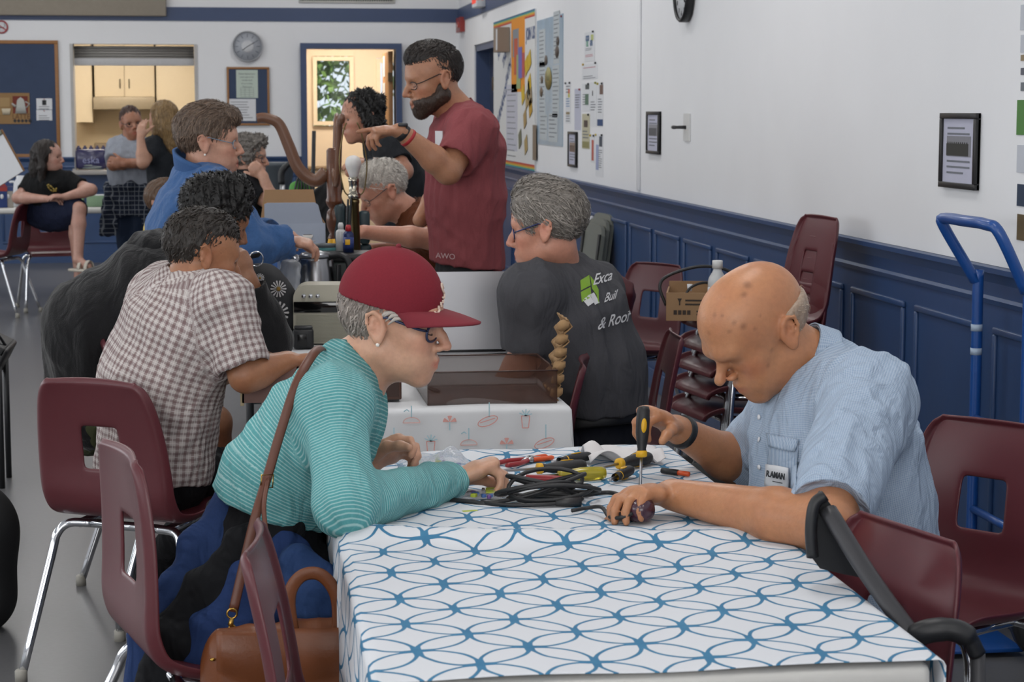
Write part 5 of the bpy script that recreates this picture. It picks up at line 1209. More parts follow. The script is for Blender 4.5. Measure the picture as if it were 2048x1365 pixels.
for h, kn, an in b11.L:
    M = Matrix.Translation(Vector(an-b11.base+b11.f0*.06+V(0, 0, -.045))) @ Matrix.Rotation(math.atan2(b11.f0[1], b11.f0[0]), 4, 'Z')
    mb = MB().box((0, 0, -.03), (.25, .09, .022), bev=.009, M=M)
    for dx in (-.02, .05): mb.tube([(dx, .042*math.cos(t), -.03+.075*math.sin(t)) for t in np.linspace(0, math.pi, 9)], .004, n=6, flat=(4.5, .6), M=M)
    mb.build('sandal', mat('white_sandal', 'b9b2a6', .6), b11.root)
sp = MB()
for k in range(9): a_ = k*.7; sp.tube([tuple(aY(104+9*math.cos(a_), 376+7*math.sin(a_*1.3), 15.045)-b11.base), tuple(aY(104+9*math.cos(a_+.6), 376+7*math.sin(a_*1.3+.8), 15.045)-b11.base)], .006, n=5)
sp.build('shirt_print', mat('print_gold', '8d7a35', .7), b11.root)
b12 = mk('smiling woman in pale grey T-shirt standing with folded arms', '9c6c55', (263, 248, 15.5, 166, 0, 6, .98), (262, 280, 15.52), (287, 297, 15.50), (236, 295, 15.55), (302, 328, 15.42), (226, 330, 15.42), (250, 328, 15.30), (288, 324, 15.28), (265, 390, 15.55), (262, 345, 15.54),
         legs=[((275, 445, 15.5), (280, 512, 15.5)), ((258, 445, 15.55), (262, 512, 15.55))], seed=12, res=.0085, hl=((-1, 0, .1), (0, 1, 0), relax), hr=((1, 0, .1), (0, 1, 0), relax), hkw=dict(female=True, mouth=.005),
         top=dict(col='8f949e', chest=(.175, .13), waist=(.165, .125), hip=(.175, .135), sl=(.6, .6), slr=(.074, .07)), leg=dict(col='1f2a3d', name='jeans'))
b12.hair([('e', (0, -.02, .05), (.084, .106, .096)), ('e', (0, -.09, .03), (.045, .04, .05))], [('e', (0, .10, -.03), (.072, .06, .092), .008), ('e', (0, .03, -.11), (.1, .1, .07))], ('4a2c22', '26140f'), 600, .04, .0014, lambda q: V(q[0], -1, .1), res=.007, amp=.004)
b12.brows('2a1812', .0025).eyes(); b12.glasses('20222a', .024, .016, r=.0018)
def tied(F):
    c = b12.J['pel']+V(0, 0, .06)
    F.chain([c+V(.19*math.cos(t), .15*math.sin(t), .02*math.sin(3*t)) for t in np.linspace(0, 2*math.pi, 13)], [.028]*13, k=.03)
    for dx, L in ((-.15, .36), (.12, .30), (-.02, .2)): F.ecap(c+V(dx, -.13, 0), c+V(dx*1.25, -.13, -L), V(1, 0, 0), (.06, .02), (.075, .018), k=.03)
b12.cloth('tied_shirt', tied, patmat('navy_check', lambda q: q.mix(q.m('MULTIPLY', q.m('MAXIMUM', q.line(q.x, .035, .14, .2), q.line(q.y, .035, .14, .2)), .6), lin('1b2233'), lin('8f959c'))), res=.008, wr=(.012, 40), chains=[([b12.J['pel']+V(0, 0, -.3), b12.J['pel']+V(0, 0, .2)], V(0, 1, 0), .17, 0)], label='dark checked shirt tied round the waist')
b13 = mk('woman with long blonde hair and dark T-shirt seen from behind at the hatch', 'b58a74', (324, 238, 14.8, -40, 4, 0, 1.0), (326, 272, 14.82), (306, 295, 14.72), (350, 294, 14.9), (286, 325, 14.55), (352, 340, 15.1), (281, 276, 14.58), (330, 345, 15.2), (338, 400, 14.85), (335, 350, 14.85),
         legs=[((335, 465, 14.8), (335, 532, 14.8)), ((348, 465, 14.9), (348, 532, 14.9))], seed=13, res=.0085, hl=((.1, .1, 1), (.6, .8, 0), dict(curl=(15, 20, 15), spread=4)), hkw=dict(female=True),
         top=dict(col='26292e', chest=(.165, .125), waist=(.155, .12), hip=(.17, .13), sl=(.62, .62), slr=(.07, .066)), leg=dict(col='191a1e'))
b13.hair([('e', (0, -.02, .045), (.088, .108, .098)), ('c', [(0, -.06, .05), (0, -.09, -.06), (.02, -.10, -.17), (.03, -.10, -.26)], [.075, .082, .072, .045], .03), ('c', [(-.06, -.02, .03), (-.075, -.03, -.1)], [.03, .028]), ('c', [(.06, -.02, .03), (.075, -.03, -.1)], [.03, .028])], [('e', (0, .11, -.04), (.07, .07, .11), .008)], ('a08358', '5f4728'), 1300, .11, .0016, lambda q: V(0, -.1, -1), res=.007, amp=.004)
b13.brows('6a4c30', .002).eyes()
# mostly hidden: someone in pink beyond the rust shirt, and a child by the blue fleece
bp = mk('person in pink top mostly hidden behind the bearded man', 'b9897a', (868, 330, 11.5, -100, -10, 0, 1.0), (872, 362, 11.52), (866, 385, 11.3), (880, 385, 11.7), (856, 425, 11.2), (880, 430, 11.8), (830, 430, 11.2), (850, 435, 11.8), (880, 450, 11.5), (878, 420, 11.5),
        legs=[((840, 465, 11.4), (840, 600, 11.4)), ((840, 465, 11.6), (840, 600, 11.6))], seed=14, res=.010, top=dict(col='a1707c', chest=(.18, .14), waist=(.17, .14), hip=(.175, .14), sl=(.7, .7), slr=(.085, .08)), leg=dict(col='2b2d33'))
short_hair(bp, ('54453a', '33281f'), n=300)
bc = mk('child in pink and yellow top peeking past the blue fleece', 'b58a74', (331, 408, 10.6, 120, 0, 0, .92), (333, 436, 10.62), (342, 452, 10.6), (322, 452, 10.68), (345, 490, 10.5), (318, 492, 10.5), (350, 515, 10.45), (330, 515, 10.4), (336, 530, 10.65), (335, 490, 10.64),
        legs=[((345, 590, 10.6), (345, 680, 10.6)), ((325, 590, 10.6), (325, 680, 10.6))], seed=15, res=.010, top=dict(col='c9b46a', chest=(.125, .10), waist=(.12, .10), hip=(.13, .105), sl=(.6, .6), slr=(.055, .052), neck_r=.05, shr_r=.05), leg=dict(col='b0606f'), neck_r=.042, arm=(.036, .03, .028, .02))
short_hair(bc, ('6a4c34', '3c2a1b'), n=300, vol=.01)
# ================================================================ things on the near table
YEL = mat('tool_yellow', 'd8a514', .4); BLK = mat('tool_black', '1b1b1d', .5, bump=.1); REDH = mat('tool_red', '8f1f24', .35); ORG = mat('tool_orange', 'd0501f', .4)
TT = TZ+.0035
def yawM(p, deg, z=None): return Matrix.Translation(Vector((p[0], p[1], p[2] if z is None else z))) @ Matrix.Rotation(math.radians(deg), 4, 'Z')
def lie(px0, py0, px1, py1, z): a, b = aZ(px0, py0, z), aZ(px1, py1, z); return a, b
def screwdriver(a, b, L, label, hcol=BLK, acc=YEL, r=.0145, hl=.105, shaft=.10, clear=False):
    """a = butt of the handle, b = towards the tip"""
    a, b = np.asarray(a, float), np.asarray(b, float); d = nrm(b-a); M = frame((0, 0, 0), np.cross(nrm(V(.01, .3, 1)), d) if abs(d[2]) < .9 else V(1, 0, 0), np.cross(d, np.cross(nrm(V(.01, .3, 1)), d)) if abs(d[2]) < .9 else np.cross(d, V(1, 0, 0)), d)
    o = empty('screwdriver', a, label=label, cat='screwdriver', group='hand tools on the patterned cloth')
    MB().lathe([(0, 0), (r*.75, .002), (r*.95, .010), (r, .03), (r*.98, .055), (r*.78, .078), (r*.62, .090), (r*.72, .098), (r*.70, hl), (0, hl)], n=18, M=M).build('handle', hcol, o)
    if not clear:
        for k in (0, math.pi): MB().lathe([(0, -.0015), (.0055, -.001), (.006, .0), (.0055, .001), (0, .0015)], (0, 0, 0), n=14, sx=1, sy=2.6, M=M @ Matrix.Rotation(k, 4, 'Z') @ Matrix.Translation((0, -r*.97, .042)) @ Matrix.Rotation(math.pi/2, 4, 'X')).build('grip_inlay', acc, o)
        MB().lathe([(r*.70, hl-.006), (r*.82, hl-.004), (r*.82, hl+.006), (r*.5, hl+.008), (0, hl+.008)], n=16, M=M).build('collar_ring', acc, o)
    MB().lathe([(.0032, hl), (.0032, hl+shaft*.85), (.004, hl+shaft*.92), (.0015, hl+shaft), (0, hl+shaft)], n=10, M=M).build('shaft', STEEL, o)
    return o
zt = TT+.0145
a, b = lie(1172, 932, 1040, 940, zt); screwdriver(a, b, .2, 'black screwdriver with yellow inlay lying at the centre of the tools')
a, b = lie(1205, 935, 1300, 915, zt); screwdriver(b, a, .2, 'black and yellow screwdriver pointing left beside the paper towel')
a, b = lie(1262, 940, 1205, 968, zt); screwdriver(a, b, .2, 'small black screwdriver with round yellow end near the man\'s hand', r=.012, hl=.07, shaft=.06)
a, b = lie(1122, 922, 1180, 912, zt); screwdriver(b, a, .2, 'short black and yellow screwdriver at the back of the tools', r=.011, hl=.07, shaft=.05)
a, b = lie(1212, 946, 1130, 950, zt); screwdriver(a, b, .2, 'screwdriver with clear yellow plastic handle', mat('clear_yellow', 'c9b93a', .15, trans=.55), shaft=.08, clear=True)
# the one in his hand
h0 = aY(1287, 812, 4.03); screwdriver(h0, aY(1281, 960, 4.00), .2, 'black and yellow screwdriver upright in the bald man\'s hand', shaft=.075, hl=.10)
def pliers(px0, py0, px1, py1, m, label, L=.15, op=.020):
    a, b = lie(px0, py0, px1, py1, TT+.006); d = nrm(b-a); n = nrm(np.cross(d, V(0, 0, 1)))
    o = empty('pliers', a, label=label, cat='pliers', group='hand tools on the patterned cloth')
    for s in (-1, 1):
        MB().tube(bez([tuple(n*s*op*.9), tuple(d*L*.3+n*s*op), tuple(d*L*.55+n*s*op*.55), tuple(d*L*.68+n*s*.004)], 5), [.004]+[.0062]*14+[.005], n=8, flat=(1, .9)).build('handle', m, o)
        MB().tube([tuple(d*L*.66+n*s*-.002), tuple(d*L*.78+n*s*-.008), tuple(d*L+n*s*-.0015)], [.006, .007, .002], n=8).build('jaw', STEEL, o)
    MB().cyl(tuple(d*L*.7+V(0, 0, -.006)), tuple(d*L*.7+V(0, 0, .007)), .006, n=12).build('pivot', STEEL, o)
pliers(1000, 930, 1075, 916, REDH, 'dark red handled pliers behind the screwdrivers', L=.13)
pliers(1100, 914, 1052, 921, ORG, 'small orange handled pliers at the back of the tools', L=.08, op=.012)
a, b = lie(1028, 956, 1145, 960, TT+.011)
o = empty('wire_stripper', a, label='red handled wire stripper lying in front of the screwdrivers', cat='tool', group='hand tools on the patterned cloth'); d = nrm(b-a)
MB().tube([(0, 0, 0), tuple(d*.03), tuple(d*.08), tuple(d*.122)], [.005, .0085, .009, .006], n=10, flat=(1.1, .9)).build('handle', REDH, o)
MB().tube([tuple(d*-.03), (0, 0, 0), tuple(d*.01)], [.0025, .004, .0045], n=8).build('jaw', STEEL, o)
a, b = lie(1378, 949, 1342, 944, TT+.006); d = b-a
o = empty('marker_pen', a, label='orange tipped black marker by the table edge', cat='pen'); MB().cyl((0, 0, 0), tuple(d*.6), .0055, n=10).build('cap', ORG, o); MB().cyl(tuple(d*.6), tuple(d*1.5), .0065, n=10).build('barrel', BLK, o)
# paper towel
c = aZ(1250, 925, TT)
def towel(u, v):
    x, y = (u-.5)*.17, (v-.5)*.15; return (x, y, .004+.022*abs(math.sin(u*7+v*2))*(1-.6*v)+.018*math.exp(-((u-.15)**2+(v-.6)**2)/.02)+.006*math.sin(v*13+u*4))
MB().grid(towel, 26, 22, thick=.0012).build('paper_towel', mat('towel_paper', 'd2cfd0', .85, var=.03), label='crumpled white paper towel behind the tools', cat='paper towel', loc=(c[0], c[1]+.04, TT+.002))
# plastic bags with small parts
BAG = mat('clear_polythene', 'dfe3ea', .15, var=.02, trans=.35, alpha=.42)
def polybag(px, py, w, d, hgt, seed, label, rz):
    r = np.random.RandomState(seed); ph = r.rand(6)*6; c = aZ(px, py, TT)
    def f(u, v):
        e = (1-(2*u-1)**4)*(1-(2*v-1)**4); return ((u-.5)*w, (v-.5)*d, .003+hgt*e*(.55+.45*math.sin(u*9+ph[0]+2*math.sin(v*7+ph[1]))*math.sin(v*8+ph[2])))
    o = empty('parts_bag', (c[0], c[1], TT), math.radians(rz), label=label, cat='plastic bag', group='clear bags of small parts')
    MB().grid(f, 24, 20).build('bag', BAG, o)
    for k in range(9):
        x, y = (r.rand()-.5)*w*.7, (r.rand()-.5)*d*.7; m = [mat('part_blue', '3a5f9a', .4), mat('part_green', 'a6b53a', .5), mat('part_grey', '77787c', .4), mat('part_violet', '6b4a86', .4)][k % 4]
        MB().box((x, y, .007), (.008+.012*r.rand(), .006+.01*r.rand(), .008), bev=.002, M=Matrix.Rotation(r.rand()*3, 4, 'Z')).build('small_part', m, o)
    return o
polybag(872, 936, .16, .12, .045, 1, 'clear plastic bag between the woman\'s two hands', 10)
o = polybag(965, 994, .13, .075, .014, 2, 'flat clear bag with a lime green label and small parts', -6)
MB().box((.022, 0, .013), (.03, .05, .002)).build('lime_label', mat('lime_label', 'a9b83c', .6), o)
c = aZ(940, 1024, TT); MB().box((0, 0, .001), (.03, .012, .002), M=Matrix.Rotation(.2, 4, 'Z')).build('paper_scrap', mat('lime_scrap', 'b5bf52', .7), label='tiny lime green paper scrap on the cloth', cat='scrap', loc=(c[0], c[1], TT))
# coiled black flex
r = np.random.RandomState(4); c = aZ(1092, 1005, TT); pts = []
for k in range(0, 150):
    t = k/150*2*math.pi*7; R = .055+.012*math.sin(t*.37)+.006*math.sin(t*1.7); pts.append((R*1.35*math.cos(t)+.012*math.sin(t*.21), .6*R*math.sin(t)+.012*math.cos(t*.3), .007+.052*(.5+.5*math.sin(t*.33+1))*(.55+.45*math.sin(t*1.1))))
tail = bez([pts[-1], (.075, .03, .006), (.12, .055, .005), (.145, .05, .005), (.165, .0, .005), (.175, -.03, .02)], 6)
head = bez([(-.19, .03, .005), (-.15, -.0, .005), (-.10, -.012, .005), pts[0]], 6)
o = empty('power_flex', (c[0], c[1], TT), label='coil of black flex in front of the hand tools', cat='cable'); MB().tube(head[:-1]+pts+tail[1:], .0044, n=7).build('cord', mat('flex_black', '202022', .5), o)
MB().tube(bez([(-.13, -.004, .005), (-.10, -.035, .005), (-.04, -.052, .005), (.02, -.045, .006)], 6), .0040, n=7).build('loose_end', mat('flex_black', '202022', .5), o)
MB().tube([(.012, -.046, .007), (.032, -.046, .008), (.062, -.043, .008)], [.006, .009, .010], n=10).build('plug', mat('plug_dark', '2b2a2b', .45), o)
# purple device under his left hand
c = aZ(1274, 1018, TT+.024)
o = empty('hand_massager', c, label='dark purple rounded appliance under the bald man\'s left hand', cat='appliance')
M = frame((0, 0, 0), (.2, 0, 1), (-.95, .15, .19)) @ Matrix.Rotation(0, 4, 'X')
MB().lathe([(0, -.035), (.014, -.034), (.022, -.026), (.0245, -.01), (.0245, .01), (.021, .035), (.017, .055), (0, .06)], n=22, M=frame((0, 0, 0), (0, 0, 1), nrm(V(.8, .55, 0)), nrm(V(.55, -.8, 0))*-1)).build('casing', mat('plum_plastic', '3d1f2e', .25, coat=.3), o)
for k in (-.004, .008, .02): MB().tube([tuple(V(*(nrm(V(.55, -.8, 0))*-1))*k+nrm(V(.8, .55, 0))*.0246*math.cos(t)+V(0, 0, 1)*.0246*math.sin(t)) for t in np.linspace(0, 2*math.pi, 21)[:-1]], .0012, n=5, closed=True).build('rib', mat('plum_dark', '2a1420', .3), o)
MB().tube(bez([(-.012, -.02, -.004), (-.035, -.02, -.012), (-.05, .02, -.018), (-.055, .07, -.01), (-.075, .10, -.016), (-.11, .09, -.019)], 6), .004, n=7).build('cord', mat('flex_black', '202022', .5), o)
# name tag and pocket on the pale blue shirt
def onshirt(px, py, off=0):
    """point on the front of the pale shirt, found by casting the view ray onto it"""
    ob = [c for c in P2.root.children if c.name.startswith('shirt')][0]; bpy.context.view_layer.update()
    d = Vector(ray(px, py)).normalized(); o_ = Vector(CAM)-Vector(P2.base)
    ok, loc, n, _ = ob.ray_cast(o_, d); return (np.array(loc)+np.array(n)*off, np.array(n)) if ok else (aY(px, py, 3.7)-P2.base, V(-.5, -.8, 0))
def patch(name, corners, m, nu=6, nv=6, off=.003, thick=.0016):
    """a cloth or paper patch lying on the shirt between four photograph points (tl, tr, br, bl)"""
    tl, tr, br, bl = [V(*c) for c in corners]
    def f(u, v): q = (tl*(1-u)+tr*u)*(1-v)+(bl*(1-u)+br*u)*v; return tuple(onshirt(q[0], q[1], off)[0])
    o = MB().grid(f, nu, nv, thick=-thick).build(name, m, P2.root); set_attr(o.data, 'pat', [tuple(v.co) for v in o.data.vertices]); return o
pk = patch('pocket', ((1540, 875), (1598, 893), (1592, 985), (1534, 975)), PALE, off=.003)
patch('pocket_flap', ((1536, 868), (1602, 882), (1592, 905), (1540, 893)), PALE, off=.007)
tg = patch('name_tag', ((1538, 928), (1582, 936), (1580, 990), (1534, 972)), PAPER, off=.008)
tc, tn = onshirt(1560, 952, .0125); tx = nrm(onshirt(1578, 955, .0125)[0]-onshirt(1541, 948, .0125)[0])
text('tag_lettering', 'R.AMAN', INK, frame(tc, tx, nrm(np.cross(tn, tx))), .0175, tg, bold=.0004)
tc2 = onshirt(1561, 965, .0125)[0]; MB().box((0, 0, 0), (.034, .0016, .001), M=frame(tc2, tx, nrm(np.cross(tn, tx)))).build('tag_underline', INK, tg)
for py in (835, 880, 935): q, n_ = onshirt(1520, py, .002); MB().lathe([(.0055, 0), (.0055, .0015), (0, .0022)], (0, 0, 0), n=10, M=frame(q, np.cross(n_, V(0, 0, 1)), np.cross(n_, np.cross(n_, V(0, 0, 1))), n_)).build('shirt_button', PAPER, P2.root)
# ---------------------------------------------------------------- leather purse on the near chair
LEATH = mat('tan_leather', '6e3c1d', .42, var=.18, scale=14, bump=.12, bscale=160); BRASS = mat('brass', 'b8924a', .28, 1)
pc = aY(572, 1335, 3.60)
pu = empty('purse', pc, label='tan leather purse with long strap on the near left chair', cat='purse')
F = Field(); F.ecap(V(-.095, .0, -.10), V(.10, .0, -.10), V(0, 1, 0), (.045, .06), (.045, .06), k=.03); F.ecap(V(-.115, 0, .03), V(.115, 0, .04), V(0, 1, 0), (.036, .05), (.036, .05), k=.05); F.ecap(V(-.10, 0, -.03), V(.11, 0, -.03), V(0, 1, 0), (.05, .07), (.05, .07), k=.05)
P_, F_ = F.mesh(.006, 2); P_ = wrinkle(P_, F_, .006, 42, 4); np_mesh('bag_body', P_, F_, LEATH, pu)
MB().grid(lambda u, v: (-.125+.25*u, -.052-.012*math.sin(math.pi*min(1, v*1.4))-.003*math.sin(u*9), .085-.15*v*(1-.35*(2*u-1)**2)), 20, 14, thick=.004).build('flap', LEATH, pu)
tp = lambda px, py, Y: tuple(aY(px, py, Y)-pc)
MB().tube(bez([tp(590, 1290, 3.56), tp(578, 1200, 3.56), tp(600, 1155, 3.56), tp(640, 1150, 3.56), tp(672, 1190, 3.56), tp(676, 1260, 3.56), tp(660, 1350, 3.55)], 6), .004, n=8, flat=(3.0, .8)).build('handle', LEATH, pu)
st = bez([tp(466, 1225, 3.62), tp(490, 1120, 3.64), tp(512, 1030, 3.66), tp(536, 950, 3.715), tp(560, 868, 3.745), tp(592, 770, 3.775), tp(622, 715, 3.83), tp(640, 697, 3.90), tp(655, 700, 4.0)], 6)
sm = MB().tube(st, .0038, n=8, flat=(2.4, .7)).build('shoulder_strap', mat('strap_leather', '5d3424', .45), pu)
MB().tube(bez([tp(536, 955, 3.712), tp(528, 1010, 3.66), tp(532, 1060, 3.63), tp(540, 1090, 3.60)], 5), .0030, n=7, flat=(1.6, .7)).build('strap_tail', mat('strap_leather', '5d3424', .45), pu)
q = tp(533, 962, 3.705); MB().tube([(q[0]+x, q[1]-.006, q[2]+z) for x, z in ((-.011, -.012), (.011, -.012), (.013, .012), (-.009, .012))], .0018, n=6, closed=True).build('strap_buckle', BRASS, pu)
q = tp(464, 1228, 3.61); MB().tube([(q[0]+.009*math.cos(t), q[1], q[2]+.009*math.sin(t)) for t in np.linspace(0, 6.28, 15)[:-1]], .002, n=6, closed=True).build('strap_ring', BRASS, pu)
MB().tube([(q[0], q[1], q[2]-.008), (q[0]-.003, q[1], q[2]-.02), (q[0]+.002, q[1], q[2]-.03)], [.004, .0055, .003], n=8).tube([(q[0]+.007*math.cos(t), q[1], q[2]-.032+.010*math.sin(t)) for t in np.linspace(0, 6.28, 15)[:-1]], .0022, n=6, closed=True).build('strap_clasp', BRASS, pu)
q = tp(425, 1320, 3.56); MB().lathe([(0, .003), (.005, .002), (.005, -.002), (0, -.003)], q, n=10).build('stud', BRASS, pu)
# ---------------------------------------------------------------- second table
SILV = mat('aluminium', 'b4b5b9', .32, .85, var=.02)
l0 = aZ(880, 716, TT); l1 = aZ(1030, 712, TT)
lp = empty('laptop', (.70, 6.28, TT), label='silver laptop standing open with its lid towards the camera', cat='laptop')
w = .36
M = Matrix.Translation((0, 0, .012)) @ Matrix.Rotation(math.radians(-4), 4, 'X')
def rr_box(w, h, t, r=.012):
    pts = []
    for cx, cy, a0 in ((w/2-r, h/2-r, 0), (-w/2+r, h/2-r, 90), (-w/2+r, -h/2+r, 180), (w/2-r, -h/2+r, 270)):
        for k in range(7): a = math.radians(a0+15*k); pts.append((cx+r*math.cos(a), cy+r*math.sin(a)))
    return pts
MB().prism(rr_box(w, .25, 0), -.003, .003, M=M @ Matrix.Translation((-.0, 0, 1.25e-1)) @ Matrix.Rotation(math.pi/2, 4, 'X')).build('lid', SILV, lp)
MB().prism(rr_box(w-.02, .21, 0), -.0005, .0005, M=M @ Matrix.Translation((0, .0037, 1.25e-1)) @ Matrix.Rotation(math.pi/2, 4, 'X')).build('screen', DARK, lp)
MB().prism(rr_box(w, .235, 0), 0, .012, M=Matrix.Translation((0, .12, 0))).build('base', SILV, lp)
MB().prism(rr_box(w-.06, .10, 0, .005), .012, .0135, M=Matrix.Translation((0, .10, 0))).build('keyboard', DARK, lp)
MB().cyl((-w*.4, .002, .010), (w*.4, .002, .010), .006, n=10).build('hinge', DARK, lp)
ACR = mat('smoked_acrylic', '4a3128', .05, var=0, alpha=.42, spec=.5); ACR2 = mat('acrylic_edge', '4a342e', .1, alpha=.9)
c0, c1 = aZ(855, 812, TT), aZ(1116, 808, TT); cw = c1[0]-c0[0]
dc = empty('turntable_lid', ((c0[0]+c1[0])/2, c0[1]+.18, TT), label='smoked acrylic turntable dust cover upturned in front of the laptop', cat='dust cover')
hh, dd, th = .088, .36, .004
MB().box((0, 0, th/2), (cw, dd, th)).build('top_panel', ACR, dc)
for nme, cc, sz in (('front_panel', (0, -dd/2+th/2, hh/2), (cw, th, hh)), ('back_panel', (0, dd/2-th/2, hh/2), (cw, th, hh)), ('side_panel', (-cw/2+th/2, 0, hh/2), (th, dd-2*th, hh)), ('side_panel', (cw/2-th/2, 0, hh/2), (th, dd-2*th, hh))): MB().box(cc, sz).build(nme, ACR, dc)
MB().tube([(-cw/2, -dd/2, hh), (cw/2, -dd/2, hh), (cw/2, dd/2, hh), (-cw/2, dd/2, hh)], .0022, n=6, closed=True).build('polished_rim', ACR2, dc)
# pulp egg carton sheet standing on edge
KR = mat('moulded_pulp', '9a7a55', .9, var=.12, scale=60, bump=.25, bscale=180)
e0 = aZ(1104, 806, TT); ec = empty('egg_carton', (e0[0]+.015, 5.24, TT), label='moulded pulp egg tray standing on edge by the dust cover', cat='packaging')
def pulp(u, v):
    t = (v*5.5) % 1; b = 2*abs(t-.5); return (.016*v+(.024*b-.012)*(.7+.3*math.sin(u*19)), -.02+.18*u+.006*math.sin(v*35), .222*v)
MB().grid(pulp, 30, 54, thick=.003, M=Matrix.Rotation(.12, 4, 'Y')).build('pulp_sheet', KR, ec)
for k in range(6): MB().lathe([(0, -.016), (.014, -.012), (.021, 0), (.010, .012), (0, .014)], (0, 0, 0), n=12, sy=1.1, M=Matrix.Translation((.004+.0035*k, -.012, .022+k*.036)) @ Matrix.Rotation(-.5, 4, 'Y')).build('pulp_cup', KR, ec)
# brown wooden speaker box and leads
BRN = mat('brown_veneer', '4a3128', .4, var=.15, scale=20, stretch=(1, 1, 6))
s0 = aZ(772, 826, TT); sb = empty('speaker_box', (s0[0], 5.32, TT), label='small brown veneered speaker box behind the woman\'s chin', cat='speaker')
MB().box((0, 0, .062), (.115, .10, .118), bev=.004).build('cabinet', BRN, sb); MB().box((0, -.0505, .062), (.10, .002, .10)).build('front_cloth', mat('speaker_cloth', '3a2a26', .9), sb); MB().box((0, 0, .0025), (.10, .09, .005)).build('rubber_base', DARK, sb)
cb = aZ(830, 770, TT); o = empty('signal_lead', (cb[0], cb[1], TT), label='black signal leads trailing from the speaker over the table edge', cat='cable')
for k in range(3): MB().tube(bez([(-.06, .09+.02*k, .07), (-.02, .05, .075-.01*k), (.0, .0, .05), (.02, -.08, .012), (.035+.008*k, -.155, .004), (.05, -.172, .002)], 6), .003, n=6).build('lead', DARK, o)
# cabinet of electronics at the left end (open case with a fan and wires)
k0 = aZ(545, 805, TT); kc = empty('open_radio_case', (k0[0]-.005, 5.36, TT), label='open wooden radio case full of wires by the plaid shirt', cat='radio case')
CASE = mat('case_board', '6e5048', .6, var=.1)
MB().box((0, -.07, .05), (.15, .008, .10)).build('front_board', CASE, kc); MB().box((0, .07, .05), (.15, .008, .10)).build('back_board', CASE, kc); MB().box((-.075, 0, .05), (.010, .148, .115)).build('side_board', mat('pale_board', 'a09070', .6), kc); MB().box((.075, 0, .05), (.010, .148, .10)).build('side_board', CASE, kc); MB().box((0, 0, .004), (.14, .14, .008)).build('bottom_board', CASE, kc)
MB().lathe([(0, 0), (.05, 0), (.055, .01), (.054, .025), (.03, .03), (0, .03)], (.01, 0, .075), n=20).build('speaker_cone', mat('grey_cone', '6f7580', .5), kc); MB().box((.012, -.01, .113), (.018, .014, .018), bev=.003).build('yellow_capacitor', YEL, kc)
for k in range(4): MB().tube(bez([(-.07, -.02+.012*k, .06), (-.06, -.05, .115+.006*k), (-.01, -.03+.02*k, .125), (.04, .02, .10)], 6), .0022, n=5).build('wire', [DARK, mat('copper_wire', '8a5a3a', .4, .5)][k % 2], kc)
# black charger, papers
q = aZ(607, 698, TT); o = empty('charger_dock', (q[0], q[1], TT), label='black charger dock in front of the cream radio', cat='charger')
MB().box((0, 0, .034), (.066, .05, .066), bev=.008).build('body', DARK, o); MB().box((0, .0, .070), (.06, .04, .012), bev=.005).build('cap', mat('dock_cap', '26272a', .3), o); MB().box((-.005, -.0255, .03), (.03, .002, .04), bev=.0008).build('face_plate', mat('dock_face', '0c0c0e', .2), o)
q = aZ(572, 690, TT); MB().box((0, 0, .004), (.075, .10, .008), M=Matrix.Rotation(.15, 4, 'Z')).build('paper_pad', PAPER, label='small stack of white paper beside the black charger', cat='paper', loc=(q[0], q[1], TT))
# cream radio
CRM = mat('cream_enamel', 'b7b3a2', .35, var=.03)
q = aZ(660, 690, TT); ro = empty('table_radio', (q[0]+.035, q[1]+.07, TT), math.radians(-4), label='cream retro radio with black band and chrome knobs', cat='radio')
rw, rh, rd = .30, .195, .14
prof = rr_box(rw, rh, 0, .045)
Mr = Matrix.Translation((0, 0, rh/2+.004)) @ Matrix.Rotation(math.pi/2, 4, 'X')
MB().prism(prof, -rd/2, rd/2, M=Mr, smooth=False).build('case', CRM, ro)
for k in range(20): MB().box((0, -rd/2-.002, .012+k*.0046), (rw-.02, .004, .0026)).build('grille_slat', mat('grille_cream', 'aaa796', .5), ro)
MB().box((0, -rd/2-.003, .126), (rw-.004, .007, .036), bev=.001).build('dial_band', mat('gloss_black', '0b0b0c', .1, coat=.5), ro)
for kx in (-.115, -.092, -.069): MB().lathe([(.007, 0), (.007, .010), (0, .011)], (0, 0, 0), n=14, M=Matrix.Translation((kx, -rd/2, .163)) @ Matrix.Rotation(math.pi/2, 4, 'X')).build('small_knob', CHROME, ro)
MB().lathe([(.026, 0), (.026, .012), (.021, .016), (0, .013)], (0, 0, 0), n=24, M=Matrix.Translation((.03, -rd/2, .15)) @ Matrix.Rotation(math.pi/2, 4, 'X')).build('tuning_knob', CHROME, ro)
# backpack with daisies
BP = mat('black_floral_canvas', '141519', .7, var=.3, scale=25); q = aZ(530, 648, TT)
bk = empty('daisy_backpack', (q[0], 6.66, TT), label='black backpack printed with white daisies on the table end', cat='backpack')
F = Field(); F.ecap(V(.0, 0, .05), V(-.03, 0, .17), V(1, 0, 0), (.085, .055), (.075, .05), k=.05); F.ell(V(.02, -.02, .09), V(.075, .06, .085), None, k=.04)
P_, F_ = F.mesh(.006, 2); P_ = wrinkle(P_, F_, .004, 40, 2); np_mesh('bag_body', P_, F_, BP, bk)
MB().tube(bez([(-.09, -.03, .20), (-.06, -.05, .235), (-.02, -.03, .245)], 5), .006, n=8, flat=(2, .6)).build('top_loop', BP, bk); MB().tube([(-.03+.02*math.cos(t), -.055, .235+.02*math.sin(t)) for t in np.linspace(0, 6.28, 17)[:-1]], .002, n=6, closed=True).build('split_ring', CHROME, bk)
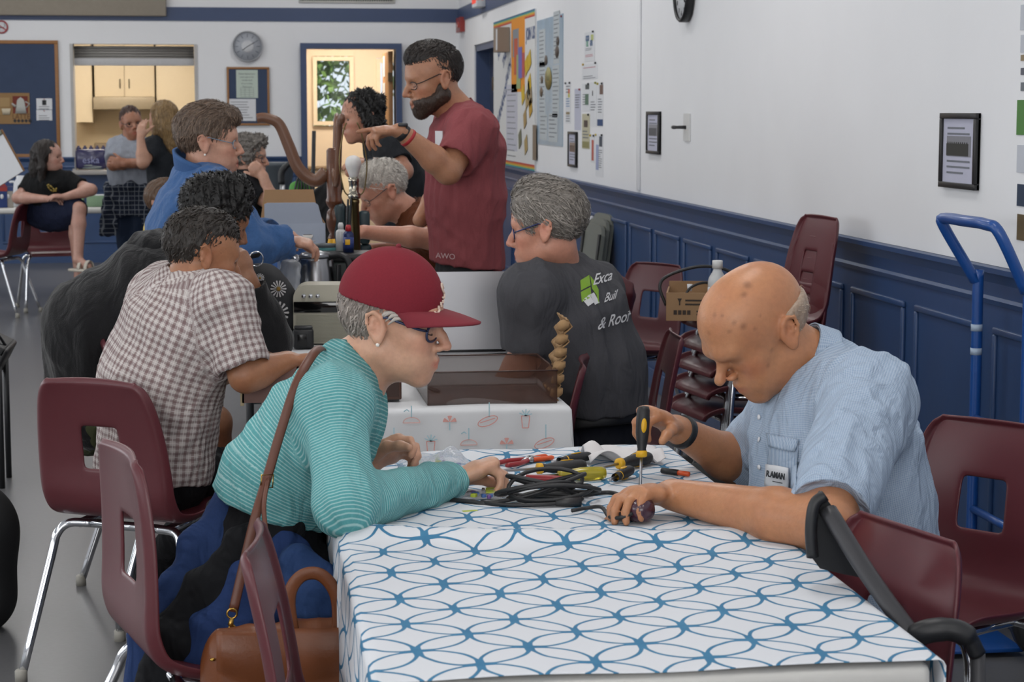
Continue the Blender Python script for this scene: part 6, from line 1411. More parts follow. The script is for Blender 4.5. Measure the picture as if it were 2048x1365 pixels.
for (x, z, R) in ((.03, .09, .030), (.032, .155, .022), (-.02, .185, .012), (-.01, .165, .010)):
    fm = MB()
    for k in range(14): a = 2*math.pi*k/14; fm._add([(x+.3*R*math.cos(a-.12), -.078-.0006*(k % 2), z+.3*R*math.sin(a-.12)), (x+R*math.cos(a-.10), -.074, z+R*math.sin(a-.10)), (x+R*1.05*math.cos(a), -.074, z+R*1.05*math.sin(a)), (x+R*math.cos(a+.10), -.074, z+R*math.sin(a+.10)), (x+.3*R*math.cos(a+.12), -.078, z+.3*R*math.sin(a+.12))], [[0, 1, 2, 3, 4]])
    fl_ = fm.build('daisy', mat('daisy_white', 'c9c6c6', .8), bk); MB().lathe([(R*.28, 0), (R*.2, .002), (0, .003)], (0, 0, 0), n=10, M=Matrix.Translation((x, -.077, z)) @ Matrix.Rotation(math.pi/2, 4, 'X')).build('daisy_centre', mat('daisy_yellow', '8a6a2a', .8), fl_)
bk.scale = (1.15, 1.15, 1.22)
# ================================================================ things on the tables behind
Z3 = .736
def K(px, Y, z=Z3): p = aY(px, 400, Y); return (p[0], Y, z)
ke = empty('electric_kettle', K(630, 7.15), math.radians(-25), label='stainless steel electric kettle with black handle', cat='kettle')
MB().lathe([(.0, 0), (.082, 0), (.084, .02), (.083, .04), (.079, .12), (.070, .21), (.062, .25), (.058, .262), (0, .262)], n=32).build('body', mat('kettle_steel', '8d8d90', .26, 1, stretch=(1, 1, 30)), ke)
MB().lathe([(0, .285), (.02, .283), (.05, .276), (.060, .266), (.061, .260)], n=28).build('lid', mat('kettle_lid', '7f8186', .3, .8), ke)
MB().tube(bez([(.052, 0, .262), (.10, 0, .268), (.128, 0, .24), (.130, 0, .15), (.115, 0, .06), (.085, 0, .03)], 5), .013, n=10, flat=(1.25, .9)).build('handle', DARK, ke)
MB().box((.088, 0, .15), (.01, .03, .17), bev=.004).build('water_gauge', DARK, ke); MB().tube([(-.055, 0, .225), (-.085, 0, .258)], [.03, .016], n=12).build('spout', STEEL, ke); MB().lathe([(.086, 0), (.09, .012), (.09, .02), (.082, .022)], n=28).build('power_base', DARK, ke)
wb_ = empty('open_carton', K(583, 8.14), math.radians(3), label='white and blue cardboard carton with its flaps open', cat='carton')
CART = mat('white_card', 'a9b3c4', .6, var=.03); KRAFT = mat('kraft_card', '9b7a58', .8, var=.06)
for nme, c, s_ in (('front_wall', (0, -.10, .17), (.25, .004, .32)), ('back_wall', (0, .10, .17), (.25, .004, .32)), ('side_wall', (-.125, 0, .17), (.004, .2, .32)), ('side_wall', (.125, 0, .17), (.004, .2, .32)), ('bottom', (0, 0, .012), (.23, .2, .004))): MB().box(c, s_).build(nme, CART, wb_)
MB().prism([(-.117, 0), (.117, 0), (.098, .075), (.085, .085), (-.105, .085), (-.117, .08)], -.0015, .0015, M=Matrix.Translation((0, -.10, .33)) @ Matrix.Rotation(math.radians(96), 4, 'X')).build('front_flap', CART, wb_)
MB().prism([(-.12, 0), (.12, 0), (.10, .13), (-.10, .13)], -.0015, .0015, M=Matrix.Translation((.0, .10, .33)) @ Matrix.Rotation(math.radians(80), 4, 'X')).build('back_flap', KRAFT, wb_)
MB().prism([(-.10, 0), (.10, 0), (.085, .08), (-.085, .08)], -.0015, .0015, M=Matrix.Translation((.125, 0, .33)) @ Matrix.Rotation(math.radians(60), 4, 'Y') @ Matrix.Rotation(math.pi/2, 4, 'Z')).build('side_flap', KRAFT, wb_)
MB().box((0, -.1025, .12), (.25, .001, .22)).build('blue_band', mat('carton_blue', '3f67a6', .6), wb_)
MB().lathe([(.0, 0), (.014, 0), (.022, .022), (.020, .022), (0, .008)], (.055, -.104, .262), n=16, sy=.1).build('printed_cup', mat('cup_print', 'd4d1cc', .6), wb_); MB().lathe([(0, 0), (.03, .001), (.031, .003), (0, .003)], (.055, -.104, .258), n=16, sy=.1).build('printed_saucer', mat('cup_print', 'd4d1cc', .6), wb_)
MB().box((.055, -.1045, .284), (.034, .001, .004)).build('printed_coffee', mat('coffee_print', '5b4a3a', .7), wb_)
MB().box((.1278, 0, .26), (.001, .09, .02)).build('printed_band', GREYINK, wb_)
# tall brass lamp stem with the bulb
lm = empty('lamp_stem', K(715, 7.62), label='bare brass lamp stem with a white LED bulb on top', cat='lamp')
lz = lambda py: aY(715, py, 7.62)[2]-Z3
z1, zb = lz(398), lz(310)
BRASSD = mat('aged_brass', '6b5d3f', .28, .9); M_ = Matrix.Rotation(math.radians(-1.5), 4, 'Y')
MB().lathe([(0, 0), (.07, 0), (.07, .012), (.03, .022), (.019, .04), (.0175, .06), (.0165, z1-.02), (.019, z1-.015), (.019, z1-.005), (.016, z1)], n=20, M=M_).build('stem', BRASSD, lm)
MB().lathe([(.021, z1), (.024, z1+.006), (.024, z1+.02), (.019, z1+.024), (.019, z1+.062), (.021, z1+.066), (.021, z1+.082), (.0, z1+.082)], n=20, M=M_).build('socket', mat('nickel', 'a8a294', .2, 1), lm)
zz = z1+.080
MB().lathe([(.0165, zz), (.0185, zz+.012), (.024, zz+.028), (.0295, zz+.042), (.0312, zz+.054), (.0295, zz+.066), (.024, zz+.077), (.013, zz+.084), (0, zz+.086)], n=26, M=M_).build('bulb', mat('opal_bulb', 'd9d8d6', .3, sss=.2), lm)
for sx, col in ((-1, BRASSD), (1, BRASSD)): MB().tube(bez([(sx*.02, 0, z1+.01), (sx*.04, 0, z1+.04), (sx*.052, 0, z1+.14), (sx*.035, 0, z1+.25), (sx*.02, 0, z1+.29)], 6), .003, n=6, M=M_).build('harp_wire', col, lm)
for k in range(2): MB().tube(bez([(-.025-.012*k, -.02, z1-.0), (-.032-.012*k, -.03, z1-.15), (-.02-.018*k, -.035, z1-.35), (-.03-.02*k, -.04, .04), (-.05, -.06, .01)], 6), .0042, n=6).build('flex', DARK, lm)
# upturned wooden pedestal with curved legs
WD = mat('walnut_wood', '5a3522', .3, var=.3, scale=16, stretch=(1, 1, 6), coat=.2); WD2 = mat('walnut_leg', '6b4a38', .35, var=.2, scale=14)
pd = empty('wooden_pedestal', K(668, 8.35), label='turned wooden table pedestal standing upside down with legs in the air', cat='pedestal')
pz = lambda py: aY(668, py, 8.35)[2]-Z3
za, zt_ = pz(330), pz(250)
MB().lathe([(r_*.68, z_) for r_, z_ in [(0, 0), (.055, 0), (.055, .02), (.03, .04), (.024, .07), (.036, .09), (.03, .11), (.026, .16), (.030, .20), (.036, .22), (.03, .235), (.042, .25), (.034, .262), (.028, .27), (.046, .30), (.050, .33), (.044, .36), (.03, .375), (.044, .39), (.05, .40), (.05, .41), (.044, .42), (.044, za+.06), (.03, za+.07), (0, za+.07)]], n=24).build('turned_column', WD, pd)
def curved_leg(ang, sc=1):
    d = V(math.cos(ang), math.sin(ang), 0); z0 = za-.03
    pts = bez([V(0, 0, z0)+d*.03, V(0, 0, z0-.035)+d*.08, V(0, 0, z0+.015)+d*.145*sc, V(0, 0, z0+.11)+d*.185*sc, V(0, 0, z0+.20)+d*.225*sc, V(0, 0, z0+.225)+d*.28*sc, V(0, 0, z0+.222)+d*.315*sc], 6)
    MB().tube(pts, [.029-.008*min(1, k/30) for k in range(len(pts))], n=8, flat=(.55, 1)).build('curved_leg', WD2, pd)
for a_ in (math.radians(179), math.radians(84), math.radians(-86)): curved_leg(a_, 1.0)
# clamp of moulded feet, sprays, tools
vs_ = empty('tool_case', K(704, 8.36), label='dark teal moulded tool case standing behind the lamp stem', cat='tool case')
TEALD = mat('dark_teal_plastic', '22363c', .45)
for k, (x, z, w_, h_) in enumerate(((-.055, .20, .045, .11), (0, .20, .05, .10), (.05, .19, .045, .09), (-.05, .10, .05, .10), (.0, .095, .055, .10), (.055, .10, .05, .09), (0, .025, .16, .05))): MB().box((x, -.01+.004*k, z*1.55), (w_, .07, h_*1.55), bev=.014).build('moulded_cell', TEALD, vs_)
cs = empty('tool_chest', K(700, 7.32), label='low black and green tool chest behind the kettle', cat='tool chest')
MB().box((.03, 0, .12), (.30, .20, .235), bev=.012).build('chest_body', mat('green_black', '16211f', .45), cs); MB().box((.03, 0, .25), (.31, .21, .03), bev=.01).build('chest_lid', DARK, cs); MB().tube([(-.04, -.11, .18), (-.04, -.125, .15), (.10, -.125, .15), (.10, -.11, .18)], .006, n=8).build('carry_handle', DARK, cs)
def bottle(px, Y, h, r, body, cap, label, lab=None, z=Z3, name='spray_can', cat='can'):
    o = empty(name, K(px, Y, z), label=label, cat=cat)
    MB().lathe([(0, 0), (r, 0), (r, h*.66), (r*.85, h*.72), (r*.45, h*.78), (r*.42, h*.82), (0, h*.82)], n=18).build('body', body, o)
    MB().lathe([(r*.55, h*.76), (r*.55, h*.92), (r*.35, h), (0, h)], n=14).build('cap', cap, o)
    if lab: MB().lathe([(r*1.015, h*.14), (r*1.015, h*.56)], n=18).build('wrap_label', lab, o)
    return o
bottle(681, 7.36, .105, .019, mat('white_plastic', 'c9cac9', .4), mat('white_plastic', 'c9cac9', .4), 'white squeeze bottle beside the spray can', name='squeeze_bottle', cat='bottle', z=Z3+.266)
o = bottle(696, 7.30, .10, .020, mat('can_blue', '24315c', .3, .3), mat('can_red', 'a8242b', .4), 'blue and yellow spray can with red cap', mat('can_label', '31437e', .4), z=Z3+.266)
MB().box((-.004, -.0212, .038), (.018, .002, .02), bev=.0008).build('yellow_shield', YEL, o)
o = empty('hand_clamp', K(660, 7.68), label='yellow plastic spring clamps beside the carton', cat='clamp')
for k, (x, t) in enumerate(((-.02, .2), (.02, -.1))): MB().tube([(x-.01, 0, .0), (x, 0, .14), (x+t*.1, 0, .29)], [.016, .018, .008], n=8, flat=(1, .7)).build('clamp_arm', YEL, o)
o = empty('canister', K(648, 7.46), label='dark grey plastic canister with teal rim on the tool table', cat='canister'); MB().lathe([(0, 0), (.052, 0), (.056, .28), (.058, .285), (0, .29)], n=22).build('tub', mat('tub_grey', '4d5358', .45), o); MB().lathe([(.057, .245), (.0595, .245), (.0595, .275), (.057, .275)], n=22).build('rim', mat('tub_teal', '2f6b6d', .4), o)
bx = empty('retail_box', K(583, 7.34), math.radians(6), label='blue retail box standing behind the daisy backpack', cat='box'); BXB = mat('box_blue', '2a5f9e', .5)
MB().box((0, 0, .14), (.10, .09, .28), bev=.002).build('box_body', BXB, bx); MB().box((0, -.0455, .03), (.099, .001, .058)).build('pale_band', mat('box_aqua', '6fa5b8', .5), bx)
text('box_lettering', 'Be', PAPER, frame((.0, -.0465, .165), (1, 0, 0), (0, 0, 1)), .032, bx)
pbx = aY(570, 530, 7.0)
F = Field(); F.ecap(V(0, 0, .07), V(.02, 0, .23), V(1, 0, 0), (.07, .045), (.04, .03), k=.05)
P_, F_ = F.mesh(.007, 1); P_ = wrinkle(P_, F_, .010, 60, 5); o = np_mesh('carrier_bag', P_, F_, mat('thin_bag', 'c3c6cc', .25, trans=.3, alpha=.6), label='thin translucent carrier bag under the blue fleece sleeve', cat='bag'); o.location = (pbx[0], 7.08, Z3)
# beyond: rod, green bag, jacket, luggage trolley, bin, wooden chair back
p0 = aY(613, 400, 11.0); p1_ = aY(628, 262, 11.0); o = empty('thin_pole', (p0[0], 11.0, 0), label='thin dark pole leaning in front of the doorway', cat='pole')
MB().tube([(0, 0, 0), tuple((p1_-V(p0[0], 11.0, 0))*V(1, 1, 1))], .011, n=8).build('rod', DARK, o)
g0 = aY(597, 400, 10.9); gb = empty('green_bag', (g0[0], 10.9, 0), label='bright green bag with black cords beyond the tables', cat='bag')
GR = mat('lime_nylon', '3f8a25', .5, var=.1); F = Field(); F.ecap(V(0, 0, .95), V(.01, 0, 1.10), V(1, 0, 0), (.075, .05), (.06, .04), k=.05); F.ecap(V(0, 0, .02), V(0, 0, .95), V(1, 0, 0), (.08, .06), (.08, .06), k=.03)
P_, F_ = F.mesh(.009, 2); np_mesh('bag_body', P_, F_, GR, gb, col=None)
for k in range(6): MB().tube(bez([(-.07+.02*k, -.055, .98), (-.03+.02*k, -.07, 1.06), (.01*k, -.06, 1.16), (.05, -.02, 1.17)], 5), .006, n=6).build('cord', DARK, gb)
j0 = aY(652, 400, 10.6); jk = empty('dark_jacket', (j0[0], 10.6, 0), label='black jacket bundled behind the wooden pedestal', cat='jacket')
F = Field(); F.ecap(V(-.03, 0, .95), V(.05, 0, 1.12), V(1, 0, .5), (.10, .05), (.05, .04), k=.05); F.ecap(V(.05, 0, .1), V(.02, 0, .98), V(1, 0, 0), (.09, .07), (.10, .06), k=.05); F.cone(V(-.13, 0, 1.03), V(0, 0, 1.10), .02, .045, k=.04); F.cone(V(-.12, 0, .93), V(0, 0, .95), .02, .04, k=.04)
P_, F_ = F.mesh(.01, 2); P_ = wrinkle(P_, F_, .012, 45, 3); np_mesh('jacket_body', P_, F_, mat('jacket_black', '111214', .85), jk)
t0 = aY(565, 400, 12.5); tl = empty('luggage_handle', (t0[0], 12.5, 0), label='upright trolley handle with black grip by the wainscot', cat='trolley')
MB().cyl((0, 0, 0), (0, 0, 1.10), .016, n=12).build('post', mat('trolley_post', 'b4b6b8', .3, .4), tl); MB().tube(bez([(-.005, 0, 1.06), (0, 0, 1.14), (.05, 0, 1.19), (.10, 0, 1.215)], 5), [.022]*8+[.018]*8, n=10).build('grip', DARK, tl); MB().box((0, 0, .03), (.3, .25, .06), bev=.01).build('foot', DARK, tl)
n0 = aY(538, 340, 13.5); nb_ = empty('grey_bin', (n0[0], 13.5, 0), label='grey plastic tub on a stand behind the curly-haired woman', cat='tub')
MB().lathe([(.13, .0), (.13, 1.0), (.15, 1.03), (.17, 1.14), (.178, 1.15), (.178, 1.17), (0, 1.17)], n=22).build('tub', mat('bin_grey', '4f565c', .5), nb_)
w0_ = aY(508, 395, 9.6); wc = empty('wooden_chair', (w0_[0], 9.6, 0), label='orange wooden chair back just behind the blue fleece', cat='chair')
WO = mat('orange_wood', '8a5a2e', .4, var=.15)
for sx in (-1, 1):
    MB().box((sx*.18, 0, .50), (.03, .035, 1.0), bev=.008).build('back_post', WO, wc); MB().box((sx*.18, .38, .22), (.03, .03, .44), bev=.006).build('front_leg', WO, wc)
MB().box((0, .19, .445), (.40, .40, .03), bev=.01).build('seat', WO, wc)
for z in (.62, .78, .94): MB().box((0, 0, z), (.34, .02, .06), bev=.006).build('back_slat', WO, wc)
# ================================================================ print on the charcoal T-shirt
def surf(ob, base, px, py, off):
    d = Vector(ray(px, py)).normalized(); ok, loc, n, _ = ob.ray_cast(Vector(CAM)-Vector(base), d)
    return np.array(loc)+np.array(n)*off if ok else None
def print_poly(pts, m, name, ob, base, parent, n=6, off=.0025):
    P = [V(*p) for p in pts]
    def f(u, v): q = (P[0]*(1-u)+P[1]*u)*(1-v)+(P[3]*(1-u)+P[2]*u)*v; r = surf(ob, base, q[0], q[1], off); return tuple(r) if r is not None else tuple(aY(q[0], q[1], 5.7)-base)
    return MB().grid(f, n, n).build(name, m, parent)
def print_text(body, px, py, size, rot, m, ob, base, parent, sx=.75, shear=0):
    cu = bpy.data.curves.new('t', 'FONT'); cu.body = body; cu.size = size; cu.resolution_u = 3; cu.offset = size*.012
    t = bpy.data.objects.new('t', cu); COL.objects.link(t); bpy.context.view_layer.update(); me = bpy.data.meshes.new_from_object(t); bpy.data.objects.remove(t)
    ca, sa = math.cos(rot), math.sin(rot); last = None
    for v in me.vertices:
        x, y = v.co.x*sx+shear*v.co.y, v.co.y; q = surf(ob, base, px+x*ca+y*sa, py-y*ca+x*sa*-1, .003)
        if q is None: q = last if last is not None else aY(px, py, 5.7)-base
        last = q; v.co = Vector(q)
    me.materials.clear(); me.materials.append(m); o = bpy.data.objects.new('shirt_lettering', me); COL.objects.link(o); o.parent = parent; return o
bpy.context.view_layer.update()
LG = mat('print_lime', '7aa02c', .7); LW = mat('print_white', 'c9c9cb', .7)
T7 = b7.top
for pts, m in ((((1160, 562), (1178, 551), (1180, 572), (1161, 582)), LG), (((1161, 585), (1180, 575), (1182, 596), (1163, 605)), LG), (((1180, 553), (1188, 563), (1193, 592), (1183, 578)), LG), (((1189, 566), (1196, 580), (1197, 610), (1193, 595)), LG), (((1165, 601), (1178, 590), (1187, 606), (1176, 614)), LW), (((1179, 590), (1187, 586), (1198, 606), (1189, 611)), LW)):
    print_poly(pts, m, 'shirt_logo', T7, b7.base, b7.root)
print_text('Exca', 1184, 572, 34, .28, LW, T7, b7.base, b7.root, .62)
print_text('Buil', 1206, 606, 28, .30, LW, T7, b7.base, b7.root, .6)
print_text('& Roof', 1194, 660, 36, .28, LW, T7, b7.base, b7.root, .62)
# ================================================================ by the right wall
cbx = empty('cardboard_box', (1.695, 7.0, .45+.078*4+.012), math.radians(-14), label='open cardboard box on top of the chair stack', cat='cardboard box')
for nme, c, s_ in (('front_wall', (0, -.13, .05), (.32, .005, .10)), ('back_wall', (0, .13, .06), (.32, .005, .12)), ('side_wall', (-.16, 0, .05), (.005, .26, .10)), ('side_wall', (.16, 0, .05), (.005, .26, .10)), ('bottom', (0, 0, .003), (.32, .26, .006))): MB().box(c, s_).build(nme, KRAFT, cbx)
KI = mat('box_print', '3a2f28', .8)
MB().prism([(-.008, .012), (.008, .012), (.002, .0), (.002, -.012), (-.002, -.012), (-.002, 0)], 0, .001, M=frame((-.115, -.133, .068), (1, 0, 0), (0, 0, 1))).build('printed_mark', KI, cbx)
for k in range(4): MB().box((-.13+.016*k, -.1335, .030), (.012, .001, .016)).build('printed_icon', KI, cbx)
for k, (x_, z_, w_) in enumerate(((-.03, .073, .13), (-.035, .059, .12), (-.01, .034, .09), (-.012, .023, .085))): MB().box((x_, -.1335, z_), (w_, .001, .006)).build('printed_line', KI, cbx)
z0 = .45+.078*4+.02
wbp = aY(1440, 560, 7.02); o = empty('white_bottle', (wbp[0]-.01, 7.02, z0), label='white plastic bottle standing in the cardboard box', cat='bottle')
MB().lathe([(0, 0), (.034, 0), (.034, .12), (.030, .135), (.016, .16), (.014, .172), (0, .172)], n=22).build('body', mat('bottle_white', 'c3c6c8', .35), o); MB().lathe([(.019, .168), (.019, .195), (.017, .197), (0, .197)], n=20).build('cap', mat('cap_white', 'd2d3d2', .4), o); MB().lathe([(.0345, .03), (.0345, .10)], n=22).build('wrap_label', PAPER, o)
o = empty('box_cable', (1.62, 7.04, z0), label='loop of black cable spilling from the cardboard box', cat='cable')
MB().tube(bez([(-.08, .03, .03), (-.10, .05, .10), (-.06, .06, .14), (.05, .05, .17), (.15, .04, .155), (.2, .03, .10)], 7), .006, n=8).build('cord', DARK, o); MB().tube(bez([(-.04, -.03, .03), (0, -.02, .10), (.08, 0, .11), (.12, .02, .03)], 7), .005, n=8).build('cord', DARK, o); MB().tube([(.0, .0, .085), (.0, .0, .11)], [.008, .010], n=10).build('plug', PAPER, o)
# grey folding chairs leaning against the wall
GREYP = mat('folding_grey', '72756f', .5, var=.04)
for k in range(3):
    yy = 11.55-.42*0-k*.05; o = empty('folding_chair', (2.10-.035*k-.01, 12.0, .0), math.radians(4), label=('%s of the grey folding chairs stacked flat against the wainscot' % ('rearmost', 'middle', 'front'))[0:] if False else '%s grey folding chair stacked flat against the wainscot' % ('rearmost', 'middle', 'front')[k], cat='chair', group='folded grey chairs')
    prof = [(-.22, 0.06), (.22, .06), (.235, .5), (.225, .84), (.19, .885), (.12, .90), (-.12, .90), (-.19, .885), (-.225, .84), (-.235, .5)]
    MB().prism([(x*(1-.02*k), y-.03*k) for x, y in prof], 0, .022, M=Matrix.Translation((0, -.05*k, 0)) @ Matrix.Rotation(math.radians(8), 4, 'Y') @ Matrix(((0, 0, 1, 0), (1, 0, 0, 0), (0, 1, 0, 0), (0, 0, 0, 1)))).build('folded_panel', GREYP, o)
    for sy in (-.2, .2): MB().tube([(.012, sy-.05*k, .0), (.10, sy-.05*k, .84-.03*k)], .011, n=8).build('frame_tube', DARK, o)
MB().lathe([(0, .03), (.018, .025), (.022, .0), (.018, -.02), (0, -.025)], tuple(aX(1183, 441, XW-.03)), n=14).build('door_stop', PAPER, label='small white rubber bumper on the wainscot', cat='bumper')
rb = aY(1232, 600, 8.0); o = empty('red_backpack', (rb[0]-.05, 8.0, 0), label='dark red backpack on the floor behind the company T-shirt', cat='backpack')
F = Field(); F.ecap(V(0, 0, .12), V(0, 0, .75), V(1, 0, 0), (.15, .11), (.12, .08), k=.06); F.ell(V(-.02, -.10, .3), V(.11, .06, .17), None, k=.04); F.ell(V(.02, 0, .78), V(.10, .07, .08), None, k=.05)
P_, F_ = F.mesh(.011, 2); P_ = wrinkle(P_, F_, .014, 40, 6); np_mesh('bag_body', P_, F_, mat('red_nylon', '4a151c', .6), o)
MB().tube(bez([(-.06, -.08, .80), (-.02, -.13, .70), (.02, -.16, .5), (.0, -.14, .3)], 6), .012, n=8, flat=(1.6, .5)).build('strap', DARK, o)
# blue hand truck
HB = mat('hand_truck_blue', '14478c', .35, coat=.2)
ht = empty('hand_truck', (0, 0, 0), label='blue tubular hand truck parked against the wall', cat='hand truck')
yl, yr = 5.55, 5.17
a1, a2, a3, a4 = aY(1953, 1110, yl), aY(1956, 560, yl), aY(1893, 440, yl-.02), aY(1925, 432, yl-.09)
b1, b2, b3_, b4_ = aY(2040, 1150, yr), aY(2048, 548, yr), aY(1975, 448, yr+.07), aY(1945, 435, yr+.19)
xl = a2[0]; zk = a2[2]; zt2 = a3[2]
left = [V(xl, yl, .12), V(xl, yl, zk-.04), V(xl-.01, yl, zk), V(a3[0], yl, zt2-.02), V(a3[0]-.005, yl-.02, zt2+.004)]
xr = xl; right = [V(a3[0]+.0, yr+.05, zt2+.004), V(a3[0]+.02, yr, zt2-.02), V(xl-.01, yr, zk), V(xl, yr, zk-.04), V(xl, yr, .12)]
MB().tube(bez(left+[V(a3[0]-.008, (yl+yr)/2, zt2+.006)]+right, 6), .0165, n=12).build('tube_frame', HB, ht)
for z in (.35, .62): MB().tube([tuple(V(xl, yl, z)), tuple(V(xl, yr, z))], .012, n=10).build('cross_tube', HB, ht)
for y in (yl+.05, yr-.05): MB().lathe([(0, -.03), (.05, -.03), (.11, -.025), (.125, -.015), (.125, .015), (.11, .025), (.05, .03), (0, .03)], (0, 0, 0), n=24, M=Matrix.Translation((xl+.08, y, .125)) @ Matrix.Rotation(math.pi/2, 4, 'X')).build('wheel', DARK, ht)
MB().tube([tuple(V(xl+.08, yl+.05, .125)), tuple(V(xl+.08, yr-.05, .125))], .01, n=8).build('axle', CHROME, ht); MB().box((xl-.10, (yl+yr)/2, .02), (.24, .36, .012), bev=.003).build('toe_plate', HB, ht)
for z in (zk-.14, zk-.21): MB().tube([tuple(V(xl, yl, z-.010)), tuple(V(xl, yl, z+.010))], .0172, n=12).build('tape_scrap', mat('tape_white', '9fb0c4', .6), ht)
# walker with black grips at the near right corner
WK = mat('walker_grey', '3a3a3d', .45, .3); wk = empty('walker', (1.06, 2.93, 0), label='dark grey folding walker with black grips at the near right', cat='walker')
wb0 = V(1.06, 2.93, 0); q = lambda px, py, Y: tuple(aY(px, py, Y)-wb0)
MB().tube(bez([q(1655, 1020, 3.10), q(1720, 1125, 3.03), q(1775, 1205, 2.97), q(1828, 1275, 2.92)], 6), .0125, n=10, flat=(1.35, 1)).build('push_bar', WK, wk)
gp = [V(*q(px, py, 3.10)) for px, py in ((1642, 986), (1625, 1010), (1617, 1060), (1619, 1110), (1640, 1138), (1690, 1150), (1742, 1160), (1700, 1085), (1662, 1010))]
n_ = len(gp); off_ = V(.003, .02, 0)
MB()._add([tuple(v) for v in gp]+[tuple(v+off_) for v in gp], [list(range(n_)), list(range(n_, 2*n_))[::-1]]+[[(k+1) % n_, k, n_+k, n_+(k+1) % n_] for k in range(n_)]).build('brake_guard', DARK, wk)
MB().tube(bez([q(1650, 992, 3.09), q(1629, 1010, 3.09), q(1622, 1060, 3.09), q(1625, 1115, 3.09)], 6), .010, n=10).build('rubber_grip', DARK, wk)
g_ = [q(1815, 1285, 2.92), q(1850, 1265, 2.905), q(1900, 1260, 2.895), q(1935, 1275, 2.89), q(1955, 1310, 2.89)]
MB().tube(bez(g_, 6), [.014]*3+[.019]*8+[.018]*8+[.014]*6, n=12).build('hand_grip', DARK, wk)
e_ = V(*q(1955, 1310, 2.89)); MB().tube([tuple(e_), tuple(e_+V(.01, 0, -.25)), (e_[0]+.02, e_[1], .10)], .0125, n=10).build('front_post', WK, wk)
e2 = V(*q(1828, 1275, 2.92)); MB().tube([tuple(e2), (e2[0]+.02, e2[1]+.02, .10)], .0125, n=10).build('rear_post', WK, wk)
for x in (e_[0]+.02, e2[0]+.02): MB().lathe([(0, -.012), (.05, -.012), (.06, -.008), (.06, .008), (.05, .012), (0, .012)], (0, 0, 0), n=20, M=Matrix.Translation((x, e_[1]+.02, .06)) @ Matrix.Rotation(math.pi/2, 4, 'X')).build('wheel', DARK, wk)
# black bag of leads beyond the table's right edge
lb = aY(1450, 960, 4.72); o = empty('tool_bag', (lb[0]+.02, 4.78, 0), label='open black tool bag of leads beside the table', cat='tool bag')
F = Field(); F.ecap(V(0, 0, .10), V(0, 0, .60), V(1, 0, 0), (.15, .11), (.155, .115), k=.04); F.ell(V(0, 0, .70), V(.125, .085, .11), None, k=.02, op='-')
P_, F_ = F.mesh(.009, 2); P_ = wrinkle(P_, F_, .006, 40, 8); np_mesh('bag_body', P_, F_, mat('bag_black', '131416', .7), o)
for k in range(5): MB().tube(bez([(-.10+.03*k, -.03, .64), (-.04+.02*k, .02, .70+.012*k), (.05, -.02+.01*k, .69), (.11-.02*k, .03, .63)], 6), .004, n=6).build('lead', [DARK, PAPER, mat('lead_grey', '6a6b6e', .5)][k % 3], o)
# ================================================================ right wall: notices
def card(px0, px1, py0, py1, m, name, label=None, cat=None, parent=None, th=.003, off=.0, group=None):
    """flat sheet on the right wall; pixel box measured at its left edge for height, px0..px1 along the wall"""
    a, b, c = aX(px0, py0, XW), aX(px1, py0, XW), aX(px0, py1, XW)
    y0, y1, z1, z0 = a[1], b[1], a[2], c[2]; w, h = y0-y1, z1-z0
    M = wallM((XW-off-th/2-.0005, (y0+y1)/2, (z0+z1)/2)); o = MB().box((0, 0, 0), (w, h, th), M=M).build(name, m, parent, label=label, cat=cat, group=group)
    return o, M, w, h, th/2+.0006
def bar(M, x, y, w, h, z, m, name, parent, th=.0008): return MB().box((x, y, z), (w, h, th), M=M).build(name, m, parent)
def lines(M, x0, x1, y0, dy, n, z, m, parent, seed=0, h=.004):
    r = random.Random(seed); mb = MB()
    for k in range(n):
        w = (x1-x0)*(.7+.3*r.random()); mb.box((x0+w/2, y0-dy*k, z), (w, h, .0005), M=M)
    return mb.build('text_lines', m, parent, kind='stuff')
CLR = lambda h: mat('card_'+h, h, .7, var=.03)
# collage board
bd, M, w, h, z = card(990, 1073, 45, 328, CLR('cfd0d0'), 'collage_board', 'white notice board with rainbow border and joining notices', 'notice board', th=.012)
for k, c_ in enumerate(('31557f', '3f8f86', 'b7a83c', 'c9742a', 'b0342f')):
    bar(M, 0, h/2-.006-.011*k, w, .011, z, CLR(c_), 'rainbow_border', bd); bar(M, 0, -h/2+.050-.011*k, w, .011, z, CLR(('b0342f', 'c9742a', 'b7a83c', '3f8f86', '31557f')[k]), 'rainbow_border', bd)
def bp(px, py): q = aX(px, py, XW-.012); v = M.inverted() @ Vector(q); return v.x, v.y
def brect(px0, px1, py0, py1, m, name, zz=z, th=.001):
    (x0, y1), (x1, _), (_, y0) = bp(px0, py0), bp(px1, py0), bp(px0, py1); return MB().box(((x0+x1)/2, (y0+y1)/2, zz), (abs(x1-x0), abs(y1-y0), th), M=M).build(name, m, bd)
brect(1023, 1050, 40, 185, CLR('d98a1e'), 'orange_sheet'); brect(1026, 1038, 60, 115, CLR('7f858c'), 'grey_sheet', z+.001); brect(1029, 1036, 78, 150, CLR('b5553a'), 'rust_strip', z+.002); brect(1034, 1042, 110, 178, CLR('8fa070'), 'green_strip', z+.003); brect(1038, 1045, 95, 157, CLR('6a66ac'), 'violet_strip', z+.004); brect(1045, 1050, 106, 155, CLR('b04d4a'), 'red_strip', z+.003)
(x0, y0) = bp(1016, 80); bx_ = MB().box((x0, y0, .06), (.26, .20, .10), M=M).build('leaflet_box', CLR('8a7a6c'), bd); MB().box((x0+.09, y0, .112), (.06, .17, .004), M=M).build('leaflets', PAPER, bx_)
NAVY = mat('letter_navy', '27406f', .7)
